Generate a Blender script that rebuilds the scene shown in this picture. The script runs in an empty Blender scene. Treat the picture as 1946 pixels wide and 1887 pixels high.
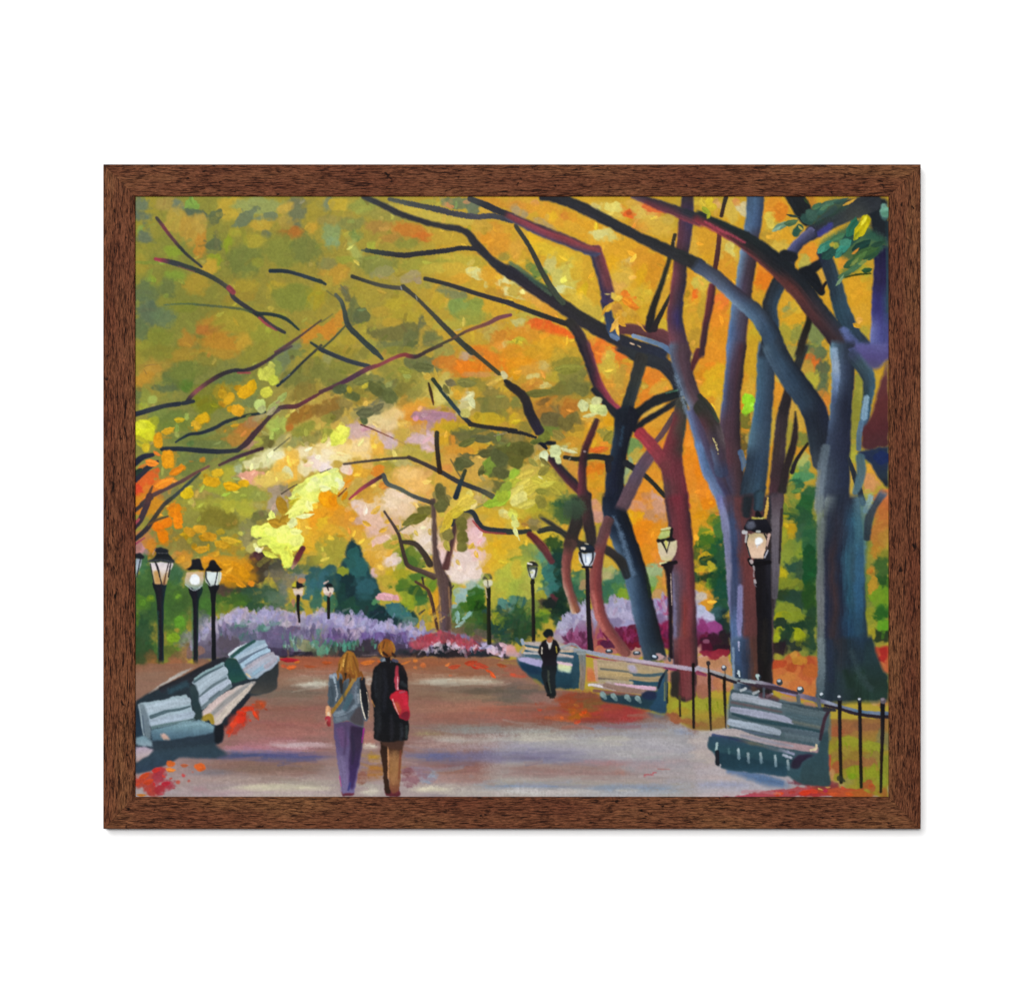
import bpy, math, random
import numpy as np
from mathutils import Vector

# ---------------------------------------------------------------- canvas raster (the picture, painted stroke by stroke)
PX = 0.354e-3                      # metres on the wall for one unit of the picture's layout grid
X0, Y0, X1, Y1 = 251.0, 370.0, 1695.0, 1517.0
R = 0.74                           # raster vertices per layout unit
W = int((X1 - X0) * R) + 1
H = int((Y1 - Y0) * R) + 1
rng = np.random.default_rng(11)
C = np.zeros((H, W, 3), np.float32)
HT = np.zeros((H, W), np.float32)
ID = np.zeros((H, W), np.int16)
PARTS = [('canvas', None)]
CUR = [0]
ORG = [0.0, 0.0, 1.0]

def part(name, label=None):
    PARTS.append((name, label)); CUR[0] = len(PARTS) - 1; return CUR[0]
def use(i): CUR[0] = i
def tile(c, r):
    ORG[:] = [250 + 360 * c, (370, 660, 950, 1220)[r], 360 / 1946.0]
def src(): ORG[:] = [0.0, 0.0, 1.0]
def hexc(s):
    s = s.strip(); return np.array([int(s[i:i + 2], 16) / 255.0 for i in (0, 2, 4)], np.float32)
def pts_of(s):
    a = np.array([[float(v) for v in p.split(',')] for p in s.split()], np.float64)
    a = a * ORG[2] + np.array(ORG[:2])
    return (a - np.array([X0, Y0])) * R
def nums(s): return [float(v) for v in str(s).replace(',', ' ').split()]

def vnoise(scale, seed, shape=None):
    h, w = shape or (H, W)
    g = np.random.default_rng(seed).random((int(h / scale) + 3, int(w / scale) + 3)).astype(np.float32)
    y = np.arange(h) / scale; x = np.arange(w) / scale
    yi = y.astype(int); xi = x.astype(int)
    fy = (y - yi).astype(np.float32); fx = (x - xi).astype(np.float32)
    fy = fy * fy * (3 - 2 * fy); fx = fx * fx * (3 - 2 * fx)
    a = g[yi][:, xi]; b = g[yi][:, xi + 1]; c = g[yi + 1][:, xi]; d = g[yi + 1][:, xi + 1]
    return (a * (1 - fx) + b * fx) * (1 - fy)[:, None] + (c * (1 - fx) + d * fx) * fy[:, None] - 0.5
NA = vnoise(34, 1) + 0.5 * vnoise(15, 2)
NB = vnoise(9, 3) + 0.6 * vnoise(4, 4)
NC = vnoise(2.2, 5) + 0.5 * rng.random((H, W)).astype(np.float32) - 0.25
yy, xx = np.mgrid[0:H, 0:W].astype(np.float32)
WEAVE = 0.7 * NC + 0.45 * (rng.random((H, W)).astype(np.float32) - 0.5)
BR = vnoise(2.0, 7, (128, 600)) + 0.6 * vnoise(6, 8, (128, 600))       # bristle look-up: rows across, columns along

def stable(s): return sum(ord(c) * (i + 1) for i, c in enumerate(s))

def box(x0, y0, x1, y1, m=3):
    a = max(0, int(x0 - m)); b = max(0, int(y0 - m)); c = min(W, int(x1 + m) + 1); d = min(H, int(y1 + m) + 1)
    return (a, b, c, d) if c > a and d > b else None

def lay(bx, al, col, h=None):
    a, b, c, d = bx
    al3 = al[..., None]
    C[b:d, a:c] = C[b:d, a:c] * (1 - al3) + col * al3
    if h is not None:
        HT[b:d, a:c] = HT[b:d, a:c] * (1 - al) + h * al
    ids = ID[b:d, a:c]; ids[al > 0.5] = CUR[0]

def catmull(P, n=7, closed=False):
    if len(P) < 3 and not closed: 
        t = np.linspace(0, 1, n + 1)[:, None]; return P[0] * (1 - t) + P[1] * t
    if closed: Q = np.vstack([P[-1], P, P[0], P[1]]); m = len(P)
    else: Q = np.vstack([2 * P[0] - P[1], P, 2 * P[-1] - P[-2]]); m = len(P) - 1
    out = []
    t = np.linspace(0, 1, n, endpoint=False)[:, None]
    for i in range(m):
        p0, p1, p2, p3 = Q[i], Q[i + 1], Q[i + 2], Q[i + 3]
        out.append(0.5 * ((2 * p1) + (p2 - p0) * t + (2 * p0 - 5 * p1 + 4 * p2 - p3) * t * t + (3 * p1 - p0 - 3 * p2 + p3) * t ** 3))
    if not closed: out.append(P[-1][None])
    return np.vstack(out)

def blur(m, r):
    r = int(round(r))
    if r < 1: return m
    for ax in (0, 1):
        for _ in range(2):
            p = np.pad(m, [(r + 1, r) if i == ax else (0, 0) for i in (0, 1)], mode='edge')
            cs = np.cumsum(p, axis=ax, dtype=np.float64)
            n = m.shape[ax]
            m = ((np.take(cs, np.arange(n) + 2 * r + 1, axis=ax) - np.take(cs, np.arange(n), axis=ax)) / (2 * r + 1)).astype(np.float32)
    return m

def poly(s, cols, soft=1.2, curve=False, dry=0.25, a=1.0, ang=0.0, h=0.02, wob=2.0, jit=0.03):
    """filled shape; cols 'a/b' runs top to bottom (or along ang degrees)"""
    P = pts_of(s)
    if curve: P = catmull(P, 6, True)
    m = 4 + soft * 2
    bx = box(P[:, 0].min(), P[:, 1].min(), P[:, 0].max(), P[:, 1].max(), m)
    if not bx: return
    x0, y0, x1, y1 = bx
    X = xx[y0:y1, x0:x1]; Y = yy[y0:y1, x0:x1]
    Xw = X + wob * NB[y0:y1, x0:x1]; Yw = Y + wob * NB[::-1, ::-1][y0:y1, x0:x1]
    ins = np.zeros(X.shape, bool)
    n = len(P)
    for i in range(n):
        ax, ay = P[i]; bx_, by = P[(i + 1) % n]
        if ay == by: continue
        c = ((ay > Yw) != (by > Yw)) & (Xw < (bx_ - ax) * (Yw - ay) / (by - ay) + ax)
        ins ^= c
    al = blur(ins.astype(np.float32), max(1, soft))
    al = np.clip((al - 0.5) * 1.6 + 0.5 + dry * WEAVE[y0:y1, x0:x1] * (al > 0.02) * (al < 0.98), 0, 1) * a
    cl = [hexc(q) for q in cols.split('/')]
    if len(cl) == 1: col = np.broadcast_to(cl[0], X.shape + (3,)).copy()
    else:
        th = math.radians(ang); u = X * math.sin(th) + Y * math.cos(th)
        pu = P[:, 0] * math.sin(th) + P[:, 1] * math.cos(th)
        u = np.clip((u - pu.min()) / max(1e-6, pu.max() - pu.min()) + 0.12 * NA[y0:y1, x0:x1], 0, 1) * (len(cl) - 1)
        i = np.clip(u.astype(int), 0, len(cl) - 2); f = (u - i)[..., None]
        arr = np.array(cl); col = arr[i] * (1 - f) + arr[i + 1] * f
    col = col * (1 + jit * 2 * NB[y0:y1, x0:x1][..., None] + jit * NC[y0:y1, x0:x1][..., None])
    lay(bx, al.astype(np.float32), col, h * (1 + NB[y0:y1, x0:x1] + .5 * NC[y0:y1, x0:x1]))

def S(s, w, cols, soft=None, dry=0.35, a=1.0, h=0.03, bris=0.07, taper=0.0, sp=True, cut=False):
    """brush stroke; w full widths along it; cols: across 'x/y/z' (left to right, or top to bottom), ';' along it"""
    P = pts_of(s); ws = np.array(nums(w)) * ORG[2] * R * 0.5
    if soft is None: soft = 1.4 if ws.max() < 5 else 3.0
    if ws.max() > 5: dry = min(dry, .16)
    raw = [[float(v) for v in q.split(',')] for q in s.split()]
    runs_on = [ORG[2] != 1.0 and not (0 <= q[0] <= 1946 and 0 <= q[1] <= 1622) for q in (raw[0], raw[-1])]
    if cut: runs_on = [True, True]
    along = [[hexc(q) for q in part_.split('/')] for part_ in cols.split(';')]
    d = P[-1] - P[0]
    vert = abs(d[1]) > abs(d[0])
    if (vert and d[1] < 0) or (not vert and d[0] < 0):
        P = P[::-1]; ws = ws[::-1]; along = along[::-1]; runs_on = runs_on[::-1]
    n0 = len(P); blunt = ws.max() > 5.0
    if blunt:
        for e, (i0, i1) in enumerate(((0, 1), (-1, -2))):
            if runs_on[e]:
                v = P[i0] - P[i1]; P[i0] = P[i0] + v / max(1e-6, np.hypot(*v)) * 7.0
    if len(ws) == 1: wk = np.full(n0, ws[0])
    else: wk = np.interp(np.linspace(0, 1, n0), np.linspace(0, 1, len(ws)), ws)
    Q = catmull(P, 8) if sp else catmull(P[:2], 4) if n0 == 2 else P
    wq = np.interp(np.linspace(0, 1, len(Q)), np.linspace(0, 1, n0), wk)
    seg = np.hypot(*(Q[1:] - Q[:-1]).T); L = np.concatenate([[0], np.cumsum(seg)]); tot = max(L[-1], 1e-6)
    mw = wq.max() + soft * 2 + 2
    bx = box(Q[:, 0].min(), Q[:, 1].min(), Q[:, 0].max(), Q[:, 1].max(), mw)
    if not bx: return
    x0, y0, x1, y1 = bx
    best = np.full((y1 - y0, x1 - x0), 1e9, np.float32); V = np.zeros_like(best); T = np.zeros_like(best); HW = np.ones_like(best)
    for i in range(len(Q) - 1):
        p, q = Q[i], Q[i + 1]; l2 = seg[i] ** 2
        if l2 < 1e-9: continue
        lb = box(min(p[0], q[0]), min(p[1], q[1]), max(p[0], q[0]), max(p[1], q[1]), max(wq[i], wq[i + 1]) + soft * 2 + 2)
        if not lb: continue
        a0, b0, a1, b1 = max(lb[0], x0), max(lb[1], y0), min(lb[2], x1), min(lb[3], y1)
        if a1 <= a0 or b1 <= b0: continue
        X = xx[b0:b1, a0:a1] - p[0]; Y = yy[b0:b1, a0:a1] - p[1]
        dx, dy = q - p
        tu = (X * dx + Y * dy) / l2; t = np.clip(tu, 0, 1)
        ds = np.hypot(X - t * dx, Y - t * dy)
        if blunt and i in (0, len(Q) - 2):
            over = (-tu if i == 0 else tu - 1) * seg[i]
            if len(Q) == 2: over = np.maximum(-tu, tu - 1) * seg[i]
            kf = 12.0 if runs_on[0 if i == 0 else 1] else 1.3
            ds = np.where(over > 0, np.hypot(ds, over * kf), ds)
        hw = wq[i] * (1 - t) + wq[i + 1] * t
        sl = (slice(b0 - y0, b1 - y0), slice(a0 - x0, a1 - x0))
        e = ds - hw
        k = e < best[sl]
        cr = dx * Y - dy * X
        sv = np.sign(-cr if vert else cr)
        best[sl] = np.where(k, e, best[sl]); V[sl] = np.where(k, sv * ds / np.maximum(hw, .3), V[sl])
        T[sl] = np.where(k, (L[i] + t * seg[i]), T[sl]); HW[sl] = np.where(k, hw, HW[sl])
    al = -best / max(soft, .4) + 0.5 + 0.5 * NB[y0:y1, x0:x1] * min(1.0, 0.25 + wq.max() / 12)
    al = np.clip(al + dry * 1.6 * WEAVE[y0:y1, x0:x1] * np.clip(1.6 - np.abs(al - .3), 0, 1), 0, 1)
    if blunt and tot > 25:          # where a stroke runs on into the next passage its end is cut square and blended
        Xg = xx[y0:y1, x0:x1]; Yg = yy[y0:y1, x0:x1]
        for e, (i0, i1, hwe) in enumerate(((0, min(5, len(Q) - 1), wq[0]), (-1, max(-6, -len(Q)), wq[-1]))):
            if runs_on[e]:
                v = Q[i1] - Q[i0]; v = v / max(1e-6, np.hypot(*v))
                pr = (Xg - Q[i0][0]) * v[0] + (Yg - Q[i0][1]) * v[1]
                near = np.hypot(Xg - Q[i0][0], Yg - Q[i0][1]) < hwe * 1.35 + 9
                al = np.where(near, al * np.clip((pr + .5 + 2 * NB[y0:y1, x0:x1]) / 8.0, 0, 1), al)
    if taper: al = al * np.clip(np.minimum(T, tot - T) / (taper * R) + 0.15, 0, 1)
    al = al * a
    vv = np.clip(V * 0.5 + 0.5, 0, 1)
    bi = np.clip((vv * HW * 2 * 1.1 + 17 * (stable(s) % 5)) % 127, 0, 127).astype(int); bj = (T * 0.11).astype(int) % 600
    bn = BR[bi, bj]
    m = max(len(x) for x in along)
    tab = np.array([[np.array([np.interp(np.linspace(0, 1, m), np.linspace(0, 1, len(x)), [c[k] for c in x]) for k in range(3)]).T[j] for j in range(m)] for x in along], np.float32)
    na = len(tab)
    ta = np.clip(T / tot, 0, 1) * (na - 1); ia = np.clip(ta.astype(int), 0, max(0, na - 2)); fa = (ta - ia)[..., None]
    tv = np.clip(vv + 0.10 * NA[y0:y1, x0:x1] + 0.06 * bn, 0, 1) * (m - 1); iv = np.clip(tv.astype(int), 0, max(0, m - 2)); fv = (tv - iv)[..., None]
    jv = np.minimum(iv + 1, m - 1); ja = np.minimum(ia + 1, na - 1)
    if na > 1: fa = np.clip(fa * 1.6 - 0.3, 0, 1)
    col = (tab[ia, iv] * (1 - fv) + tab[ia, jv] * fv) * (1 - fa) + (tab[ja, iv] * (1 - fv) + tab[ja, jv] * fv) * fa
    col = col * (1 + bris * 1.6 * bn[..., None] + 0.05 * NC[y0:y1, x0:x1][..., None])
    lay(bx, al.astype(np.float32), col, h * (1 + 1.2 * bn))

def blobs(text, soft=0.62, a=0.92, warp=0.55, h=None):
    """x y rx ry angle colour per item, soft patches of wet paint"""
    for it in text.replace('\n', ';').split(';'):
        f = it.split()
        if len(f) < 6: continue
        x, y, rx, ry, an = [float(v) for v in f[:5]]
        sf = float(f[6]) if len(f) > 6 else soft
        cx = (x * ORG[2] + ORG[0] - X0) * R; cy = (y * ORG[2] + ORG[1] - Y0) * R
        rx = rx * ORG[2] * R; ry = ry * ORG[2] * R; m = max(rx, ry) * 1.5
        bx = box(cx - m, cy - m, cx + m, cy + m, 1)
        if not bx: continue
        x0, y0, x1, y1 = bx
        th = math.radians(an); X = xx[y0:y1, x0:x1] - cx; Y = yy[y0:y1, x0:x1] - cy
        u = (X * math.cos(th) + Y * math.sin(th)) / rx; v = (-X * math.sin(th) + Y * math.cos(th)) / ry
        d = np.hypot(u, v) + warp * NA[y0:y1, x0:x1] + (0.35 * warp + 0.55 * min(1.0, 14 / max(rx, ry))) * NB[y0:y1, x0:x1] + 0.08 * NC[y0:y1, x0:x1]
        al = np.clip((1 + sf * .5 - d) / sf, 0, 1); al = al * al * (3 - 2 * al) * a
        c = hexc(f[5]) * (1 + 0.05 * NB[y0:y1, x0:x1] + 0.04 * NC[y0:y1, x0:x1])[..., None]
        lay(bx, al.astype(np.float32), c, None if h is None else h * (1 + NB[y0:y1, x0:x1]))

def dabs(region, n, ln, wd, ang, spread, jit=0.05, a=0.75, h=0.05, seed=1, mask=None, hue=0.03):
    """many short strokes that drag the paint already there; region in layout units"""
    r = np.random.default_rng(seed)
    Cb = C.copy()
    x0, y0, x1, y1 = region
    for k in range(n):
        x = (r.uniform(x0, x1) - X0) * R; y = (r.uniform(y0, y1) - Y0) * R
        if not (0 <= x < W and 0 <= y < H): continue
        if mask is not None and ID[int(y), int(x)] not in mask: continue
        sx = int(np.clip(x + r.normal(0, 3.5), 0, W - 1)); sy = int(np.clip(y + r.normal(0, 3.5), 0, H - 1))
        c = Cb[sy, sx] * (1 + r.normal(0, jit)) + r.normal(0, hue, 3) * np.array([1, .7, .5]) * 0.5
        L = r.uniform(*ln) * R * .5; w = r.uniform(*wd) * R * .5
        th = math.radians(ang + r.normal(0, spread))
        bx = box(x - L - w, y - L - w, x + L + w, y + L + w, 1)
        if not bx: continue
        a0, b0, a1, b1 = bx
        X = xx[b0:b1, a0:a1] - x; Y = yy[b0:b1, a0:a1] - y
        u = X * math.cos(th) + Y * math.sin(th); v = -X * math.sin(th) + Y * math.cos(th)
        v = v + 0.12 * u * u / max(L, 1) * r.uniform(-1, 1)
        e = (np.maximum(np.abs(u) - L, 0) ** 2 + v ** 2) ** .5
        al = np.clip((w - e) / 1.1 + .4 + 1.3 * NB[b0:b1, a0:a1], 0, 1) * np.clip(1 + .9 * WEAVE[b0:b1, a0:a1], .35, 1) * a * r.uniform(.5, 1)
        rid = np.sin(v * 3.1 + r.uniform(0, 6)) * .5
        use_ids = ID[b0:b1, a0:a1].copy()
        lay(bx, al.astype(np.float32), np.clip(c, 0, 1)[None, None] * (1 + .05 * rid[..., None]), h * (1 + .6 * rid) * r.uniform(.3, 1.2))
        ID[b0:b1, a0:a1] = use_ids

def leaf(text, h=0.22):
    """thick palette-knife touches: x y length width angle colour per item"""
    for it in text.replace('\n', ';').split(';'):
        f = it.split()
        if len(f) < 6: continue
        x, y, l, w, an = [float(v) for v in f[:5]]
        th = math.radians(an); dx = math.cos(th) * (l - w) / 2; dy = math.sin(th) * (l - w) / 2
        if l <= w: dx, dy = 0.5, 0.2
        if l > w * 1.7:          # a pointed touch, pressed then lifted
            k = 0.5 * l / max((l - w) / 2, 1e-3) / 1.0
            ex, ey = math.cos(th) * l / 2, math.sin(th) * l / 2; bx_, by_ = -math.sin(th) * w * .12, math.cos(th) * w * .12
            S('%f,%f %f,%f %f,%f %f,%f' % (x - ex * .9, y - ey * .9, x - ex * .3 + bx_, y - ey * .3 + by_, x + ex * .35 + bx_, y + ey * .35 + by_, x + ex, y + ey), '%f %f %f %f %f' % (w * .3, w * .95, w, w * .7, w * .1), f[5], soft=1.0, dry=.3, h=h, bris=.12)
        else:
            q = [(-.5, -.34), (-.1, -.52), (.42, -.44), (.52, .1), (.3, .5), (-.3, .46), (-.52, .12)]
            c_, s_ = math.cos(th), math.sin(th); kk = (stable(it) % 7) - 3
            poly(' '.join('%f,%f' % (x + (a_ * l) * c_ - (b_ * w) * s_, y + (a_ * l) * s_ + (b_ * w) * c_) for a_, b_ in q), f[5], soft=1, dry=.3, h=h, wob=2.6 + .4 * kk, curve=kk > 1, jit=.07)

def touches(region, n, seed, gain=1.15, lw=((9, 20), (5, 10)), h=.22, mask=(0,)):
    """loaded palette-knife touches, a little lighter than the paint they sit on"""
    r = np.random.default_rng(seed); x0, y0, x1, y1 = region; Cb = C.copy(); out = []
    for k in range(n):
        x, y = r.uniform(x0, x1), r.uniform(y0, y1)
        iy, ix = int((y - Y0) * R), int((x - X0) * R)
        if not (0 <= iy < H and 0 <= ix < W) or ID[iy, ix] not in mask: continue
        c = np.clip(Cb[iy, ix] * r.normal(gain, .07) + r.normal(0, .025, 3) * [1, .8, .5], 0, 1)
        out.append('%.1f %.1f %.1f %.1f %.0f %02X%02X%02X' % (x, y, r.uniform(*lw[0]), r.uniform(*lw[1]), r.normal(-35, 50), *[int(v * 255) for v in c]))
    old = list(ORG); src(); leaf(';'.join(out), h=h); ORG[:] = old

def tufts(line, n, ln, wd, cols, seed, lean=10, up=1.0, h=.10):
    """upright petals and blades along a line: each a short stroke pressed at its foot and flicked upward"""
    r = np.random.default_rng(seed); P = np.array([[float(v) for v in q.split(',')] for q in line.split()])
    cl = cols.split()
    for k in range(n):
        u = r.uniform(0, len(P) - 1.001); i = int(u); p = P[i] * (1 - u + i) + P[i + 1] * (u - i)
        y = p[1] + r.normal(0, ln[1] * .35); L = r.uniform(*ln); w = r.uniform(*wd); a_ = r.normal(0, lean) * math.pi / 180
        x = p[0]; dx, dy = math.sin(a_) * L, -math.cos(a_) * L * up
        S('%f,%f %f,%f %f,%f' % (x, y, x + dx * .55, y + dy * .55, x + dx, y + dy), '%f %f %f' % (w * .7, w, w * .2), cl[int(r.integers(len(cl)))], soft=1.6, dry=.35, h=h, a=.72)
# ---------------------------------------------------------------- ground coat and autumn foliage
C[:] = hexc('A8943A')
src()
blobs('''380 520 200 220 0 8A8A42 1.2; 700 520 260 200 0 A09040 1.2; 1050 520 220 220 0 C89C34 1.2; 1450 560 300 260 0 C8962C 1.2
400 830 200 150 0 7E8046 1.2; 700 850 170 150 0 C0A050 1.2; 1000 800 170 150 0 B08A36 1.2; 1350 850 200 200 0 C8862A 1.2
380 1050 160 120 0 7C8044 1; 620 1050 150 110 0 B89A3C 1; 850 1050 150 130 0 C8A448 1; 1020 1080 90 110 0 BCA83E 1; 1320 1080 120 130 0 C8882C 1; 1560 1100 120 150 0 4E6A38 1''')
tile(0, 0)
blobs('''100 100 130 90 0 6F7A62; 320 100 130 80 0 A8924E; 480 120 60 60 0 76806A; 620 110 75 60 0 86A84E .25; 1000 150 160 130 0 C4A640
1350 120 250 90 0 9AA060; 1700 180 120 160 0 74785A; 1560 150 60 90 60 C2A24A; 650 210 120 60 10 5E6A56 .3; 540 290 36 80 0 5E6A56 .3; 850 220 70 80 60 666F4E .3
120 230 110 80 0 6A7664; 80 350 50 60 0 8CA050; 150 420 100 90 -30 6E7860; 420 280 100 130 20 BCA048; 620 380 100 150 0 C09A44; 700 520 60 170 10 C88E3A
860 510 90 90 0 67704E .25; 990 500 60 110 15 94A030 .3; 1150 250 140 50 -35 747E60 .3; 1400 230 120 50 -15 7A8262 .3; 1350 310 100 60 0 C0A040; 1380 410 50 40 0 74785A
1640 400 130 70 0 B07034 .6; 1850 330 60 90 0 C49C3C; 1570 270 70 80 80 B0984A; 860 680 90 90 0 98A034 .3; 400 580 100 60 0 90A03A; 790 740 90 70 0 D0A840
90 700 80 160 0 A8983E; 650 900 130 120 0 B89A3C; 450 830 120 70 0 8EA040; 220 870 60 50 0 98AC3C .3; 150 1000 150 150 0 6F7C50; 350 950 120 100 0 78804A
1150 650 200 180 0 7E8444; 1550 600 200 200 0 8A8C42; 1800 550 150 150 0 7C8044; 1150 940 150 70 0 B49C3C; 1100 1050 130 60 0 A8903C; 1500 950 100 60 0 B8A03C
1700 1050 250 120 0 8A8E40; 1900 1050 80 130 0 B09C34; 150 1200 140 160 0 66745A; 350 1250 120 110 0 72805A; 500 1150 150 60 0 8C8E3C
900 1350 220 120 0 C08C38; 750 1390 120 50 0 B87838; 1150 1300 300 150 0 AC9C3C; 700 1520 90 70 20 88803C; 560 1500 80 110 0 B88838; 950 1530 200 110 0 C48C34
1150 1520 100 80 0 C8A03C; 1400 1450 150 150 0 9C983E; 250 1500 180 120 0 8A8C3C; 80 1400 80 150 0 6E7A50; 100 1560 100 60 0 98943C; 1830 1430 150 90 -38 CC8C34 .25; 1650 1580 110 60 -35 7C8460
230 700 300 18 2 8C9440 .5; 1300 700 60 40 0 9A9840; 1050 400 60 60 0 B0A040; 1250 480 120 70 0 B0A03E; 700 300 60 100 0 C0A04C''')
tile(1, 0)
blobs('''60 100 60 60 0 7C8466; 200 110 120 60 0 BEA43C .3; 450 120 140 80 0 92964A; 700 200 250 80 0 989048; 120 270 150 60 0 9A8C4C; 300 300 150 70 0 88884C
100 420 120 120 0 8E9E66; 250 410 60 40 0 B0A84C .3; 370 420 80 60 0 788A4A; 330 560 130 70 60 A8AC5C; 120 480 100 50 0 8CA070; 520 520 70 50 0 A8AC44
600 330 160 70 0 A88444; 900 370 220 70 10 BC7834 .6; 1050 430 140 50 0 C07030 .6; 700 440 120 70 0 AC8440; 880 500 150 60 0 8C8A40; 1250 440 130 60 0 B89A3C
1000 180 240 55 12 C2AA48; 1250 240 260 60 8 B8A44A; 1500 260 200 50 0 C0A84A; 1400 90 220 60 5 6E7858 .35; 1130 80 80 30 0 A09A46; 1560 130 80 70 0 68725A .3
1310 110 50 25 20 C88858 .3; 1700 160 80 40 15 C8A040 .3; 1500 75 40 20 0 B88860; 1800 80 170 50 10 C08A34; 1750 380 180 120 0 C89038 .6; 1650 330 100 70 0 BC9A40
1850 500 130 130 0 CC9034; 1900 640 80 40 0 9A8A40; 1700 450 60 60 0 D09030; 1350 680 300 90 0 B0A040; 1000 720 300 80 0 989440; 600 720 200 100 0 888A48
650 800 130 60 -20 94905C .3; 900 850 140 60 -30 A4956A .3; 1000 880 60 50 20 A08E6C .3; 760 870 60 60 0 A8964C
1150 760 150 60 0 B8A444; 1400 780 120 80 0 C4A440; 1600 820 110 55 15 D0CC8A .22; 1860 890 90 55 12 D4D094 .2; 1690 920 25 40 0 C8C080; 1750 830 90 90 0 D09C34; 1450 870 100 60 0 CC9C38
1820 1000 110 40 5 B08838; 1900 950 60 40 0 CCA040; 150 820 130 100 0 C0963C; 60 700 70 60 0 8E8850; 60 900 60 60 0 B09A40; 260 660 80 40 0 9A9A40
1350 1010 160 60 10 7A7E56 .35; 1450 1160 180 90 0 7E9450 .5; 1200 1080 70 80 0 B89C38; 1550 1250 180 80 0 909444; 1600 1130 60 80 0 8A9446
1100 930 60 40 0 9A9048; 450 1000 150 120 0 A8963E; 800 1120 150 100 0 B4A038; 560 1060 110 70 0 A89640; 850 1250 150 90 0 AC9A3A; 600 1200 100 50 0 B4983E
100 1380 150 110 -38 D08A34 .22; 200 1250 90 60 -50 C89038; 330 1180 60 130 10 6E7248 .35; 420 1230 90 80 20 666C48 .3; 250 1000 40 100 -15 74704C
250 1480 130 70 0 B09A3C; 120 1560 90 60 0 A8983C; 450 1420 60 90 20 B0A040; 780 1400 300 110 5 736F42 .35; 600 1340 100 50 0 9C8C42; 700 1310 120 40 0 B89A3C
900 1480 90 110 0 6C7046; 1040 1340 40 80 -15 6E6E4C; 1060 1480 50 120 10 A89040; 1150 1500 90 70 0 707448; 750 1560 200 60 0 74784C; 500 1540 60 50 0 A09A48; 940 1530 60 40 -20 62683E
1300 1330 130 60 0 ACA044; 1400 1480 60 30 0 A09048; 1250 1560 80 60 0 98904A; 1750 1420 120 90 0 B09C50 .5; 1870 1470 120 110 0 C08030 .5; 1650 1590 120 60 0 D0842C; 1850 1560 90 50 0 D4903A; 1920 1550 60 40 0 CCB068''')
tile(2, 0)
blobs('''100 80 180 50 0 C49A3C; 260 90 60 40 0 C89070; 150 140 160 50 10 C88C3C; 400 200 230 100 25 D09834; 620 250 90 50 10 CC8038 .5; 420 230 60 50 0 D8AC30; 800 330 200 120 30 D09A30
650 330 130 40 25 D0A038; 100 180 90 40 30 A8946C; 330 290 140 40 28 AC9260; 1000 150 180 80 10 CCB050; 1050 120 80 50 0 D8CC70 .3; 880 130 60 40 0 C8B870; 1290 195 110 42 0 D05F2A .3
1300 100 140 40 10 C8A048; 1450 220 150 100 10 CCB458; 1480 150 140 40 20 D06838 .4; 1350 320 100 50 10 C88C3C; 1550 330 160 110 20 C8A444; 1650 250 80 80 0 C0A44C
200 450 110 80 30 D8AC28; 120 400 60 40 0 C89C40; 60 560 90 120 0 CC9A40; 300 550 120 60 20 D8B030; 550 640 220 90 25 D0B038; 400 720 60 90 30 C0B870; 600 830 120 180 15 C4B858 .5
480 870 60 110 -10 C0B864; 560 980 110 40 10 CCCC90 .3; 740 1000 60 90 10 C8A828; 700 760 80 100 0 CCA838; 750 1120 200 90 30 C8AC44; 850 1200 120 90 30 BCA444
250 780 160 60 30 6A8044 .6; 330 930 160 45 33 4A6A40 .5; 1000 480 180 100 0 D0A038; 1200 600 200 140 20 D09C30; 1230 690 90 50 0 C8AC68; 1050 760 90 120 0 D8A428
1150 830 140 120 0 C8A648; 1400 720 160 160 0 CC9030; 1380 880 100 140 0 D0A024; 1500 780 90 200 12 C88C2C; 1100 950 90 60 0 CCA050; 1300 1050 140 100 0 CCA83C; 1560 1000 60 200 12 C89C38
1210 1080 90 60 25 DC7A2C .3; 1260 1140 70 50 10 DC8030 .3; 1550 1350 90 80 0 C4A838; 1400 1230 80 90 0 C8A030; 950 420 120 60 0 CCC070 .5; 900 400 80 40 0 D0C880
100 1020 180 50 15 D0CC90 .3; 60 900 70 60 0 CCC478; 40 980 60 60 0 B8A048; 300 1110 200 60 30 D09C44; 400 1180 120 50 30 CC9038; 180 1250 220 60 10 B0A048; 80 1300 90 60 0 B8B070 .4
350 1360 220 70 12 D8602A .4; 480 1400 140 45 12 DC6428; 120 1390 70 40 0 CC9040; 250 1450 200 80 5 CC8C30; 90 1530 110 50 -10 B4B03C .4; 400 1530 220 90 5 D09A2C; 500 1600 160 60 5 CCA038
200 1590 180 50 5 B89434; 900 1530 110 80 40 E07030 .4; 1000 1580 110 60 30 DC7830; 850 1480 40 60 0 CC9038; 780 1380 60 70 40 C0A040; 1050 1600 80 50 0 D4942C
1880 500 80 150 0 C8A040; 1890 1000 90 220 0 CC9030; 1890 1040 45 85 25 DC6C28 .3; 1880 1300 90 200 0 C89C34; 1900 1500 60 120 0 B08C34; 1900 900 60 60 0 C0B050; 1900 80 60 40 0 C8B040''')
tile(3, 0)
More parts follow.
